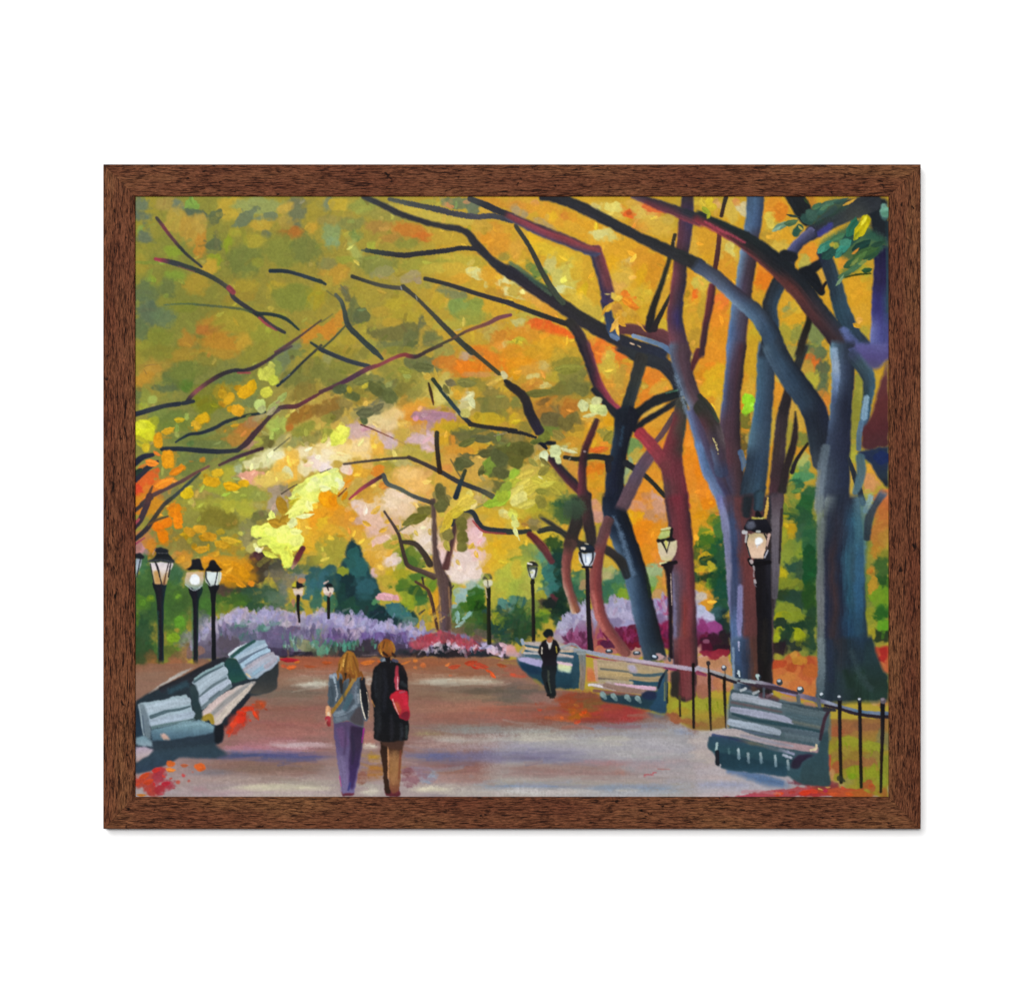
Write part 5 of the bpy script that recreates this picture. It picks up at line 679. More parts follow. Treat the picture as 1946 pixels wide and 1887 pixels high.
S('1130,1000 1160,820', '24 24', '2E4A60', a=.6, soft=4)
S('1190,1190 1300,1262 1420,1350 1585,1525', '70 62 46 46', '24262C;2A2C26;282A26'); S('1000,1150 1010,1260', '66 60', '26262E')
S('560,1130 700,1148 850,1120 1030,1142', '44 50 60 66', '2A2C26;282A26;24262C'); S('620,1130 600,1160', '10', 'A8A078', a=.6)
S('890,745 830,900 770,1050 740,1250 740,1400 745,1530', '48 76 76 84 92 110', '3A2C2A/4E2A2C;52282C/402428;4A282E/2A2428;6A303C/3A2428;70323C/34262C')
tile(2, 2)
S('1065,-30 1080,150 1180,450 1280,750 1350,1050 1430,1400 1490,1640', '230 252 250 240 230 240 236', '202634/1A2030/1C202A;263448/1A2434/1A1C22;506A84/2A3C50/1A2434/1A1C22;44607C/3A5068/1E2A3A/1A1A1E;4A627C/2C4058/24303E/1A1C20;3A4E64/2A3A4A/202A36/1C1E22;3A4A58/2A3A42/24303A')
S('1060,180 1130,330 1200,560 1260,760', '30 40 50 40', '5A7490', a=.7, soft=5); S('1400,760 1430,1000', '20 16', '24381C', a=.6, soft=3)
S('300,160 450,270 620,400 760,480', '44 50 70 90', '3C3A34;33332E;30302C;2E2C2C'); S('880,500 1000,520 1130,630 1200,790', '90 92 104 80', '30302C;302C2C;2A2A2A;2A3036')
S('-20,330 100,330 200,318', '56 50 44', '2E3834;33352F'); S('300,320 420,295 520,330', '56 56 50', '30342E;2E2E2C')
# slim red pair
part('painted_tree', 'slim red brown painted trunk beside the walking man')
S('700,-10 700,130 660,300 610,470', '150 140 130 130', '2C382C/30302C;363030/2E2E2A;302C2A/302A28;3A2C2A')
S('620,440 580,620 575,800 620,980 672,1140', '120 104 92 92 92', '40302C/4A3430;8A4C48/743C38/5A302E;A06258/7C3E38/5C3430;B08878/84443C/5A3A34;B89880/8C5238/6A4038')
S('770,-20 800,200 830,400 850,530', '110 114 116 120', '46302E/30262A;4A3030/2E282A;30282A;2E2C2A')
S('190,345 320,470 430,640', '60 84 60', '5A2428;54302E/6A2E30;5C2E34')
poly('520,40 620,0 760,-20 800,40 790,150 700,200 620,190 540,160', '38523A/344836/304030', soft=4, wob=8, dry=.8, a=.85)
part('painted_tree', 'curving russet painted trunk between the lamps')
S('1010,200 930,450 890,650 870,850 895,1050 955,1250 1060,1400 1190,1580', '110 116 130 140 124 120 112 110', '6A4448/5C3A3C/443234;5A4044/66383A;84423C/7A3836/5A2C2E;8A5048/823A38/5C2C30;8C4C48/8A3C38/582C30;A05448/8A403C/5C2E34;A4584C/7A3A38/5C3438;8A4C44/6A3C38')
S('850,950 895,1200 960,1340', '24 36 34', 'B46058', a=.8, soft=3)
# red brown two limbed tree
part('painted_tree', 'red brown painted tree with crossing limbs behind the cream lamp')
tile(2, 1)
S('1690,690 1560,890 1500,960', '64 60 50', '503A3C;5C4044'); S('1445,1100 1350,1230 1240,1450 1150,1640', '130 130 136 140', '5C4250;54465A/50404A;5C4652/503C44;644852/4A3A42')
S('1760,560 1740,750 1690,950 1660,1150 1690,1400 1730,1640', '130 150 180 220 230 240', '40403A/343A36;6E2E36/4A3834/363C34;7C2E38/5E2E34/3E3834;64323A/6A2E38/5C2C34;4E383C/5C2E34/6A2834;50323A/6C2A34/762834')
S('1325,870 1450,1010 1540,1130 1600,1220', '120 132 132 120', 'A8303C/8C2C38;A03440/84303A;8A3640/7A303A;6E343A')
tile(2, 2)
S('1700,-20 1735,200 1765,500 1775,800 1785,1100 1795,1700', '230 236 230 240 248 250', '4A2C34/6E2A34/7A2A38/44242C;44303A/703038/6A2C36/3A242C;4C3440/743438/70303A/3C242A;5C5468/54404C/74343A/4C262C;66607C/54404C/74302F/70343A/34242A;6C6484/5A4450/803834/6C3234/34242C;5A5478/74383A/6A3034/34262A')
S('1660,750 1680,1100 1690,1560', '22 40 50', '6A6484', a=.75, soft=3)
tile(2, 3)
S('1790,-20 1800,250 1800,540', '250 240 220', '50424C/743638/6A3034/38262A;3A2A2E/6E3034/743438/34262A;2E2A26/6A3034/70383A/4A2C30')
poly('1650,300 1740,300 1720,560 1640,560', '342C2C/2C2826/302C24', soft=2)
blobs('1560 150 60 40 0 B08888 .4')
# plum trunk with blue edge
part('painted_tree', 'plum painted trunk with a slate blue edge leaning into the forked pair')
tile(2, 0)
S('1050,1390 1200,1380 1400,1405 1560,1460 1720,1560', '130 110 120 150 180', '5C3438;62383A/503034;66383C/54323A;66383E/4A3440', dry=.6)
S('1160,1510 1350,1560 1600,1640', '80 100 110', '2C2E38;2A3040')
S('970,1090 1010,1250 1060,1410 1100,1470', '90 94 110 60', '34324A/3A3040;303A52;2E4260/34384A;40587A')
S('1040,1445 1100,1480', '44 50', '586E90'); S('1265,1450 1400,1492 1550,1545 1660,1620', '40 46 50 60', '7088A8;56708E;4A648A')
S('1235,1525 1270,1540', '14', 'C0A080'); S('1310,1550 1335,1565', '10', 'B89868')
S('870,560 935,760 990,960 1005,1080', '130 136 140 130', '34364A/4E343E/7A3A40;30344C/5E363E/7C3A40;34324E/6A3A42/5E343C;3A3458/4A3644')
S('-20,215 200,320 400,405 600,480 780,560 890,590', '86 104 116 112 104 96', '48424A/7E3840/74383E/404458;2E303A/8A3A44/78384A/424660;4A3A40/84383F/6E3640/3A425C;7A3A3E/7A383E/44405A/3E4660', dry=.6)
S('1690,415 1660,560', '40 44', '3A3428;2E2C28'); S('1640,640 1560,900 1480,1120 1440,1290 1440,1370', '42 56 70 84 110', '2E2E24;2A2C26;2A2824;28262A'); S('1645,1035 1560,1200 1500,1320 1480,1380', '34 50 62 70', '34302A;2C2A26;2C262A')
S('1690,480 1695,560', '8', 'C8A890', a=.6)
S('1820,10 1810,230 1785,450 1750,700 1730,900 1700,1100 1690,1300 1725,1500 1760,1640', '120 150 140 140 150 150 160 190 210', '34303A/3A2E34;5A3038/3E3250/34304C;5C3440/3C3248;4E2E34/2E2C30;7A3C48/4A303A/2E2A36;6C363E/44323C/2E2C44;5C3440/48324A/38305A/30303E;74404A/503644/3A2E3E;64404C/4A343C')
tile(2, 1)
S('1740,-20 1745,100 1800,300 1870,500 1990,740 2060,900', '200 210 180 170 170 190', '54647C/4A3840/46343C;4C5C74/503A44/40303A;4A6078/4E3A44/3C3038;5E7088/564048/3C343C;4A6484/54404E/54404A;4A6080/50404E/5A3C46')
S('1700,300 1780,560 1860,800 1946,1020', '26 30 40 60', '7088A0;7890A8;54708C;4A6688', a=.7, soft=5)
S('1946,40 1890,150 1870,230', '90 60 30', '5C2C30;50282E')
tile(3, 0)
S('270,30 240,140 225,215', '46 42 40', '34302A;3A2824'); S('205,380 185,600 150,800', '48 54 50', '5A302C;503030/44282A;4C2A28'); S('130,930 100,1150 60,1350 20,1640', '76 82 66 60', '7C343C/40262A;6A2E34/3C262C;4C2C34/34262E;3C2A32')
# forked slate pair
FORK = part('painted_tree', 'forked pair of slate blue and plum painted trunks behind the big lamp')
S('575,20 555,250 520,480 490,700 460,900 425,1150 390,1400 370,1640', '180 172 172 180 180 190 190 200', '3C5068/405A78/2C3648;44607E/40587A/303C54;6A88A8/3C3C4C/382C34;5C7C9C/423844/34282E;5A7A9C/44384A/362C32;54749C/484658/362C36;4A6C9C/44445C/40303A;4A6C98/4A4458/34282E')
tile(3, 1)
S('385,-20 350,300 325,550 310,800 310,1100 340,1400 380,1660', '190 190 184 216 240 260 260', '5470A0/4A4860/4A2E38/2E282C;4A5E84/46384A/46303A/2A2628;4A5C88/40384A/44303C/30282E;54465A/48343E/44303A/2A2428;40465C/54343E/4A343A/34282E;44507A/3C3C54/48343C/30282A;34405E/50403E/3E3230/2A2C30')
S('-70,640 10,860 80,1080 160,1300 270,1540', '150 170 180 170 130', '5A6E98/48425C/40323E;54709C/48405A/40303C;5A74A0/44405A/40343E;5A6A98/3E3C5C/3A3040')
S('0,600 90,740 160,900 200,1100 230,1300', '150 170 170 150 130', '34342E/30302E;54343E/3A302E/383434;52404A/383038/54484C;4C5874/3E3444/44343C;3A4864/34344C')
S('0,500 110,620 190,760', '50 54 30', '2E302C;2C302C;344034', a=.9); S('-10,1000 60,1250 150,1430 250,1640', '70 90 96 110', '54709C;5A74A0/40587C;6A80A8/4C5C80;7484AC/3E5070')
S('135,930 175,1020 190,1090', '10 12 8', 'B8A868', dry=1.2)
S('690,-30 680,200 670,450 645,700 620,900 585,1200 545,1500 520,1660', '180 190 184 190 220 236 256 270', '4A5A70/343E4E;3C5A70/34485C/283240;3E6078/34485E/2A3440;3C6480/34485E/2C3848;4A6C80/34465A/2E4052;2E3C4C/2C3C4E/30445A/2A3848;26303C/2C3C4A/30485C/26323E;22303A/2A3C48/2E4452')
S('420,1080 450,1180 440,1260', '60 60 24', '3E5C80', a=.85)
part('painted_tree', 'thin dark brown painted stems left of the broad right trunk')
S('1080,-20 1040,100 1000,200', '90 90 90', '343836;2E3230;2A2C30'); S('930,390 890,550 850,720 830,900 815,1100 795,1350 780,1650', '76 100 120 124 130 140 160', '2A2628;2A262A;40343A/302A2C;3A302E/3E3238;403034/34292E;4A3038/3A2A30;4E3A44/30282C')
S('985,660 985,850 950,1050 890,1250 850,1480', '20 56 76 80 90', '2A2624;302628;2C2426;2E2628;2C2828'); S('1110,990 1000,1150 950,1280', '30 40 50', '2C2620;28242A')
# diagonal slate bough over the pair, growing from the broad trunk
part('painted_tree', 'broad slate painted trunk with arching boughs at the right')
tile(3, 0)
S('850,830 770,1000 720,1150 735,1330 700,1650', '150 150 150 160 180', '262A2E/2A3644;282A30/2E4254;24262E/2E445A;28303C/2C4254')
S('1160,1170 1110,1350 1060,1500 1020,1640', '70 76 80 80', '26241E;24221E;2A2624;2C2A28')
S('1350,1420 1370,1540 1380,1680', '36 64 80', '54786C;6E8E90;6E8C98')
tile(2, 0)
S('1255,10 1400,55 1500,95 1620,140 1750,185 1960,272', '60 84 96 104 118 126', '3A3C48/6A5058;30303A/6A3038;2E2E36/6E3440;2C3036/30303A/7A3844;2A3032/2A2E34/80343E')
S('320,15 550,60 770,150 1000,270 1250,400 1500,520 1700,610 1960,740', '80 104 116 110 104 116 130 136', '2E3034/2A2C32;2C2E32/303036;2C2E30/2E2E34;2C2E30/303034;2A2E2E/2E2C30', dry=.9)
tile(3, 0)
S('-20,725 200,880 400,1060 590,1230 720,1420 815,1650', '140 150 160 180 200 205', '404C60/3C465A/2E3442;56607A/444E60/34343E;6A84A0/40506A/342E3A;4E6A84/3C5068/2E343E;34465A/30445A/242A34;34485E/30445A/262C38')
tile(3, 1)
S('735,-30 880,220 1040,440 1160,620 1220,800 1230,1000 1240,1200', '200 236 250 260 260 220 160', '4A6070/34485C/2A303A;3C5064/304458/22262E;34485C/2C3E52/1E222A;2C3C4E/2A3848/1E222C;242C38/242A36/22283A;28323C/242834;343C46')
tile(3, 0)
S('1290,20 1380,-10', '10', '202020', a=0)
S('960,-10 1060,160 1110,270', '170 190 130', '24282C/22262A;202426'); 
poly('1500,30 1946,30 1946,480 1900,560 1850,480 1700,460 1640,470 1760,350 1740,200 1600,230 1450,110', '22282E/20262C/24282E', soft=3, wob=5)
S('1800,60 1550,170 1300,300 1140,400', '200 190 150 150', '2A2E34/30343A;303438/3C403C;2C3436/343A40;2C2C3C')
S('1210,265 1290,210 1390,140', '26 44 60', '7C78B0;5E58A0;48427C', a=.9, soft=3); S('1230,400 1310,350 1350,300', '60 70 40', '3A3A8A', a=.8, soft=4)
S('1160,385 1030,490 945,600 890,720', '116 110 120 170', '5A5A80/2A2C3E;54588A/26283A;4A4C74/24262E')
S('1250,700 1150,760 1050,800', '96 100 110', '1E2228;1E2024'); S('1100,800 1180,890 1260,1010', '150 130 70', '1C2026'); S('1300,900 1250,980', '30 40', '221E22')
S('1270,590 1330,750 1400,950 1450,1150 1530,1350 1620,1500 1760,1640', '130 140 150 170 180 180 180', '22283A/26323E;242C38/2E3E4A;26323E/304654;28404E/30485A;2A4050/2A3C4C;2C4458/2A3444;4A5080/34406A')
S('-20,225 200,330 500,490 800,730 1000,930 1200,1190 1400,1440 1570,1660', '124 140 190 224 230 220 220 220', '26302E/2A2E30/6C3036/80303A;26302E/242A2C/5A3034/94343E;242A2C/22282A/302A2C/783438;1E2428/20242A/2C2A2E/6A3430;1E2228/22262C/5A302E/5C3432;262C34/342E34/4C2E30/40282C;2C3844/34303A/3A2C30/2E242A;30405C/3A3444/322A30')
S('60,280 180,350 330,420 460,490', '26 30 28 24', 'A0384A', a=.85, soft=3)
S('860,620 970,640', '120 100', '20242A')
S('1470,1380 1560,1500 1700,1640', '70 110 140', '54649A;4C5488;46468A', a=.85, soft=5)
# violet trunk at the edge
S('1870,560 1870,800 1860,1000 1865,1300 1880,1660', '150 160 180 200 280', '222240/242040;2C2850/2A2448;3A3878/34306A/2E4A5C;6068A0/444684/3A3E6C;54609C/46467C/44365A')
S('1935,300 1935,700 1935,1200', '60 40 30', '24343C;2A4450;2E4450', a=.8); S('1890,110 1900,190 1900,240', '60 90 50', '6AA08C;5A8C80;3C6460', a=.85)
tile(3, 1)
S('1480,-30 1475,300 1455,600 1435,900 1400,1200 1375,1660', '250 236 220 240 290 340', '54788C/2E3848/2A2E3C;6A88A0/34405A/242A36;4A6080/262A3A/22283A;3A465C/2A3044/24283A;4A5864/2C3448/242C40;5E6C74/2A3042/262A34/222A34')
S('1385,20 1400,180 1405,360 1380,560', '60 80 60 40', '7C96B0;8498B0;6078A0;3E4E70', a=.85, soft=4); S('1300,1020 1260,1250 1230,1500 1220,1660', '90 90 90 90', '52606A;5A6874;667480;6C7878', a=.85, soft=4)
S('1560,60 1680,200 1735,330 1740,450 1710,640 1680,850', '150 160 130 110 100 80', '2E3846/3C4468;2C3A44/3E5864;2C3840/345064;24343C/34586C;3C5C74/305068;486880/3E5874')
S('1715,520 1690,720', '60 64', '7898AC;6E90A8', a=.9, soft=2.5)
poly('1946,60 1880,300 1800,560 1760,720 1680,830 1660,900 1660,1030 1750,1060 1946,1010', '54404A/5A3034/5C2C2C/54282C/4A2A2E', soft=3, wob=3)
poly('1560,-40 1946,-40 1946,110 1860,200 1780,240 1680,110', '54548C/4C4478/4A4868', soft=4)
poly('1615,1080 1680,1060 1800,1040 1946,1010 1946,1460 1850,1360 1760,1190 1640,1100', '243048/24304C/263240/1E2228', soft=1.8)
blobs('1880 1130 70 60 0 1E2C58 .5')
S('1660,780 1640,900 1635,1040', '50 60 50', '4A6884;3E5A74', a=.9); S('1530,1140 1600,1340 1680,1600', '36 60 64', '2A303A;262C34;26303A')
S('1650,1120 1660,1300 1600,1500', '90 100 60', '3E5A66;446470', a=.95)
tile(3, 2)
S('1470,-20 1460,300 1450,600 1450,900 1460,1200 1475,1640', '330 440 480 500 500 530', '6A7678/242C3C/2A3040/262C38;58625E/22283A/32303A/24344A/2E5A70/24343E;5A605E/242A3C/382E34/222A3C/2C5468/2C4654/26303C;5E6462/262C40/3C2E32/222A3C/264E62/2C4A5C/24323C;5A645E/242C44/382E32/242E40/22405A/264458/24343E;5A6866/222E40/302E34/22303A/22364A/22323C')
S('1240,-20 1240,400 1245,900 1260,1640', '70 76 76 60', '626E70;5C6664;6A6E70;5A6A66', a=.8, soft=4)
S('1640,-20 1660,300 1650,700 1640,1000 1650,1350', '120 120 110 100 70', '4A6C7C;3C6878;306080;2A587C;26465C', a=.75, soft=6)
S('1880,-60 1800,60 1740,200 1720,400', '90 70 90 70', '4A5A70;343E4C;2E3A46;28343E', a=.95); S('1760,-20 1700,120', '70 50', '6A8CA0;54788C', a=.8, soft=4)
tile(3, 3)
S('1495,-20 1505,150 1520,330 1535,480 1540,600', '560 570 620 680 720', '5A6866/222E40/302E34/22303A/22364A/22323C;5A6866/222E3C/2A3038/22303A/24343E/22323A;4A5860/24303C/28383C/22342E/243C34/22342E;34444C/24303C/26343A/1E3028/243C34/22342E', cut=True)
poly('1700,-20 1790,-10 1830,130 1880,290 1946,350 1946,640 1780,520 1700,440', '22343C/24383C/22342E/243C34', soft=3, wob=3)
S('1250,-20 1260,300 1230,560', '60 66 60', '6A787C;5C6C74;4A5C64', a=.8, soft=4); S('1330,0 1350,400', '60 80', '263042', a=.8, soft=5); S('1560,100 1640,330 1760,480', '50 60 60', '36484C', a=.5, soft=6); S('1500,300 1560,450', '60 80', '1E3028', a=.7, soft=5)
# foot of the forked pair
use(FORK)
tile(3, 2)
S('525,-20 540,300 550,600 548,900 540,1200 535,1650', '680 600 550 510 440 420', '64689C/4A3A48/5A3436/503034/4A2E32/2A2E38/4E4048;6A6C94/44405A/5A3434/5A3434/4A2E30/2A2628/5A5058;6C7098/3A4262/5A3436/663836/462C2E/2A2426/4E484E;6C7098/3A4A6C/66383A/5C3434/402A2C/2A2426/4A4048;5A6888/34506C/54343A/54342E/3A2828/282224/443438')
S('205,-20 265,250 295,500 310,800 330,1080 385,1300 400,1560', '60 90 80 70 70 70 20', '64689C;707498;6C7094;70708C;6C6C94;74749C;8484B0', soft=3)
S('310,-20 340,300 355,600 350,900 360,1200 400,1640', '70 60 60 60 90 140', '4A3A48;344466;2E3A5C;34405C;44608C;2E4460', soft=4, a=.85)
S('420,900 410,1250 405,1540', '60 60 14', '7474A0;7070A0;8484B0', a=.9, soft=2.5)
S('500,200 500,700 520,1200 540,1640', '120 130 120 110', '4E3034;6A3434;5C3434;54342E', soft=6, a=.6); S('500,-20 480,160', '110 90', '22282E', soft=5); S('610,-20 600,90', '110 100', '22303A/304858/2A3C44')
S('790,-20 785,300 780,700 770,1000', '110 100 80 60', '4E4048;5C545C;58525C;4A464E', soft=3); S('845,100 830,400 820,650', '30 24 16', '342A2C;2C2626', soft=2)
S('700,-20 690,90 670,190', '16 36 30', 'C09838;B08830', soft=1.5); S('720,1250 730,1640', '60 60', '4A3438', soft=3)
tile(3, 3)
S('535,-20 545,250 550,520', '425 405 400', '5A6888/34506C/34405A/54342E/402A28/282224/443438;6A7C94/34486A/2A3244/5A382C/402A28/282224/34282C;5A6878/2A3C50/2A3444/4A342C/2A2424/282224/2A2428')
S('360,-20 380,200 390,370', '90 90 80', '4A607C;34486A;2A3C50', soft=4, a=.9); S('560,-20 560,180', '60 50', '4A302C', soft=6, a=.7); S('400,0 405,90', '20 6', '9494B4', soft=2); S('345,60 350,360', '24 24', '748AA0', soft=2, a=.8)
# ---------------------------------------------------------------- leaves laid over the boughs
use(0)
tile(2, 0)
leaf('1070 1040 90 60 30 CCB050; 1110 1060 80 60 0 D0B048; 1010 1150 160 70 -38 D0A43C; 960 1200 90 30 -60 C89434; 1100 1180 130 110 60 B8883C; 1130 1260 150 90 75 D09C38; 1080 1320 160 70 -60 D8A850; 1050 1370 100 36 -60 D0A048; 1105 1390 130 40 80 D8AC50; 1150 1310 110 60 50 CC9834; 1210 1100 130 70 35 D8882C; 1270 1150 110 60 10 D8802C; 1250 1220 120 80 40 C89C3C; 1290 1260 90 60 20 C89834; 1330 1330 90 30 40 C89440; 1370 1380 90 16 50 B88840; 1000 1020 60 18 0 B0A068; 1170 1230 60 60 0 C8A048', h=.3)
tile(3, 0)
leaf('110 100 150 110 70 C8B034; 40 80 110 60 60 C0A83C; 70 160 110 60 40 98A034; 90 210 80 40 -70 98982C; 160 60 70 40 -40 C89C58', h=.2)
poly('1130,150 1240,120 1330,60 1520,40 1560,110 1420,190 1260,250 1200,330 1120,300 1060,240', '3A5248/34483F/2E423C', soft=5, wob=6, dry=.5, a=.9)
poly('1240,600 1260,470 1400,390 1520,300 1640,240 1760,330 1900,440 1946,500 1900,560 1760,640 1600,740 1480,860 1420,900 1460,790 1560,700 1480,640 1380,600', '2E5048/38604C/3A5A40/42683E', soft=5, wob=7, dry=.5, a=.85)
leaf('1330 590 190 110 -40 2A4A44; 1440 560 200 110 -30 2C5048; 1560 440 200 130 -40 2A4A44; 1660 520 220 110 -30 24423C; 1760 600 220 100 -30 34543C; 1560 690 200 90 -35 3A5C40; 1100 250 150 110 20 34504A; 1240 150 160 90 -30 3A5A50', h=.08)
leaf('840 310 200 70 -25 6C8C74; 790 350 110 36 -30 84A48C; 940 280 150 70 -15 4A6448; 960 215 150 30 10 34443C; 1000 370 130 100 -50 34584A; 1040 340 60 30 40 A89C50; 1150 210 120 130 0 3E5A50; 1200 110 110 60 -30 4A6C50; 1330 80 220 60 -15 4A6A58; 1280 130 110 40 -30 54785C; 1450 60 160 50 -20 3A544C', h=.12)
leaf('1290 520 190 90 -35 3C7A68; 1250 560 110 50 -50 4A8C78; 1420 430 170 70 -25 4A7454; 1560 330 220 110 -65 2E6450; 1480 530 200 90 -40 3C8070; 1500 490 110 80 0 46806C; 1430 600 120 60 -50 3A7464; 1400 520 60 60 0 8C9440; 1360 510 60 40 -40 A8983C', h=.15)
leaf('1700 280 150 100 -75 B8AC14; 1650 340 210 120 -60 C0B01C; 1610 420 110 50 -60 9C9C24; 1690 260 130 36 -60 CCC23C', h=.25)
leaf('1720 570 340 90 -25 3E5C38; 1640 640 200 70 -40 4C6A3C; 1590 690 130 40 -45 6C7C44; 1830 500 150 60 -20 2E4A3C; 1600 740 260 60 -35 4C7050; 1500 810 190 60 -30 4A6A4C; 1440 880 140 34 -55 7A9470; 1680 690 110 36 -30 7C8C4C; 1720 770 110 60 -10 2E5438; 1600 580 100 30 -40 C88834', h=.12)
S('1760,810 1620,820 1500,850', '16 22 14', '34401E'); leaf('1900 150 60 110 80 6C9C88; 1905 200 80 70 80 5A8874', h=.15)
leaf('1540 75 170 30 -28 C89C40; 1100 70 90 20 50 34442C; 780 430 110 70 -20 D4A038; 710 440 60 40 60 DCA83C; 730 300 110 70 60 C8B450; 1640 1290 60 60 -50 D8A44C; 1620 1340 90 50 20 C89830', h=.25)
tile(3, 1)
leaf('495 540 120 110 20 98D030; 500 620 110 100 80 98CC34; 470 660 70 60 0 90C430; 540 590 60 50 0 9CD840', h=.2)
tile(2, 1)
leaf('750 600 110 90 40 C4C890; 880 550 100 80 0 C4C48C; 905 640 170 110 10 C4CC84; 820 695 160 40 -15 C8C488; 460 1070 120 110 60 C4CC98; 490 1150 100 60 75 C4CC98; 350 1120 110 90 80 C4CCA4; 600 1060 180 40 15 C8C898; 350 920 130 110 -30 6E7434; 260 960 120 60 -20 5E6634; 760 1075 30 24 0 B8A8A8', h=.22)
tile(2, 2)
leaf('30 150 110 90 30 C8CC5C; 50 200 110 60 60 C8CC70; 50 250 80 80 80 D0D07C; 60 330 110 50 70 D8DC98; 90 400 50 14 70 DCDC9C; 240 220 90 80 0 8A7C50; 240 290 90 60 0 7C7040; 150 250 80 40 10 B08440', h=.25)
blobs('110 90 110 80 0 B8A83C .5; 330 110 110 70 0 A89C34', a=.6)
tile(1, 1)
leaf('1480 1170 200 110 15 5A5C3A; 1420 1210 130 90 60 565A38; 1700 1080 170 90 -10 585836; 1660 930 260 90 5 5E6040; 1500 970 190 80 -25 666838; 1830 1140 200 150 40 565A38; 1740 1230 110 120 40 74883A; 1220 1490 170 100 80 605E38; 1290 1570 130 70 60 66623A; 1640 1290 60 46 0 545630; 1850 1290 190 120 20 5A5C38; 1480 680 110 80 20 C0B868; 1330 370 110 70 0 70684A; 1500 360 200 90 5 767440; 1290 430 110 60 60 74703E; 200 430 150 90 -10 586040; 330 500 150 90 20 60663C; 560 430 180 110 40 5E6238; 700 500 170 140 60 62683E; 440 740 110 70 70 566040; 460 660 200 110 -10 66684A; 580 610 150 80 -30 706E50; 420 330 200 90 -20 787A44; 290 440 50 50 0 AC982E; 450 400 60 40 -40 B8A83C; 860 230 150 80 10 908E3E; 1050 190 220 110 0 666A42', h=.06)
tile(1, 2)
leaf('1440 250 150 120 80 6E6A36; 1450 380 130 110 80 6A6632; 1450 480 110 100 80 706C38; 990 170 240 120 -20 6C6A2E; 900 220 150 70 -30 727038; 1060 110 150 90 0 706C38; 1230 60 130 130 60 62623A; 1290 360 110 110 50 847C44; 1300 470 120 70 70 A89C48; 1400 100 300 110 -38 C8B43C; 1300 230 180 80 -65 C4AC38; 1500 40 200 110 -20 D0BC50; 1250 290 90 50 -60 C8B040', h=.2)
tile(2, 1)
leaf('60 1350 210 110 -40 B0B040; 150 1290 220 100 -25 C8B450; 120 1400 200 110 -40 D0C058; 60 1480 190 110 -45 D4C868; 200 1450 220 90 -30 C8B84C; 300 1370 200 80 20 C0B448; 90 1560 200 120 -40 D4CC78; 380 1400 170 60 -15 C8C050; 250 1540 190 90 -50 C0AC48; 320 1470 120 70 0 8C8A3C; 40 1300 130 80 -50 94B03C; 420 1330 130 60 20 B8A844; 180 1600 200 90 -20 C8BC58; 310 1590 130 110 60 8A843C; 470 1470 150 60 40 ACA040', h=.25)
tile(1, 1)
leaf('1850 1540 230 130 -35 9CB83C; 1760 1590 200 90 -20 90AC38; 1900 1440 150 90 -40 88983C', h=.2)
tile(2, 1)
leaf('130 1050 240 150 10 58582E; 60 1180 150 130 20 5C5C2E; 420 740 220 150 10 6A603C; 560 790 170 110 30 706638; 640 720 150 90 -20 746A3A; 300 460 330 90 -6 6C6A36; 600 210 300 110 -5 82803A; 720 430 180 120 30 706E3C; 1000 910 130 70 -50 8A8238; 900 1045 150 50 -20 C8642A; 500 890 150 80 30 8A7C40; 240 1180 130 60 40 948E48; 360 1180 150 50 40 7E7640; 340 1260 140 80 -40 8A823E', h=.06)
S('-20,385 130,500 200,680 300,870', '60 84 96 96', '302E2C;302C2C;2C2A30;302C38')
tile(1, 2)
leaf('1430 60 210 80 -35 C8B040; 1330 130 170 60 -45 C4AC3C; 1290 200 160 70 -60 C4A838; 1250 290 100 50 -60 C0A840; 1480 30 130 80 -20 CCB44C; 1240 150 60 50 0 C4B048; 1570 60 90 50 -40 D4C07C', h=.25)
tile(1, 1)
leaf('1480 1560 200 110 -35 CCB44C; 1540 1510 60 40 60 D0C060; 1870 1530 130 90 -35 98A838; 1090 300 80 70 0 C8A848; 1185 290 170 30 75 C4A848; 1060 268 50 20 40 C8B458; 1650 1340 60 40 40 B0A060; 1830 310 110 60 -20 C8AC50; 1880 290 90 60 60 C8C090', h=.25)
tile(0, 1)
leaf('1380 270 160 150 -10 CCCC58; 1430 170 70 70 0 C8C860; 1455 340 110 100 60 C4C84C; 1385 465 130 110 -20 CCC84C; 1315 590 120 110 0 BCCC78; 1180 450 190 120 -35 D8A420; 1240 390 100 80 60 D8A81C; 1000 530 140 100 -60 D0A028; 1090 650 130 120 20 D8A02C; 930 480 110 80 30 C09828; 720 730 150 100 -30 D0A420; 660 800 110 70 45 D0A430; 490 740 110 60 0 B8A028; 370 850 140 70 -20 D4A42C; 130 850 190 170 20 D0D030; 90 800 110 90 0 D8D83C; 180 920 110 80 30 CCC830; 140 1030 90 80 0 CCB430; 270 960 150 90 85 D09420; 370 1150 180 130 85 D89420; 460 1260 180 80 -30 D88420; 210 1180 140 80 10 E08430; 330 1390 220 90 -25 E0882C; 820 1380 170 110 0 D0A020; 1030 1420 180 100 10 CC9C18; 1150 1400 120 80 0 D0A420; 880 1290 130 80 -10 CCA82C; 570 1500 120 100 -30 C8AC20', h=.28)
tile(0, 1)
leaf('1340 640 90 80 -30 A8AC74; 1450 600 170 80 -45 A8B068; 1540 510 140 70 -45 A0AC60; 1430 650 130 60 -45 9C9470; 1500 560 60 30 -40 B0A070; 1200 700 60 24 -20 70783C', h=.12)

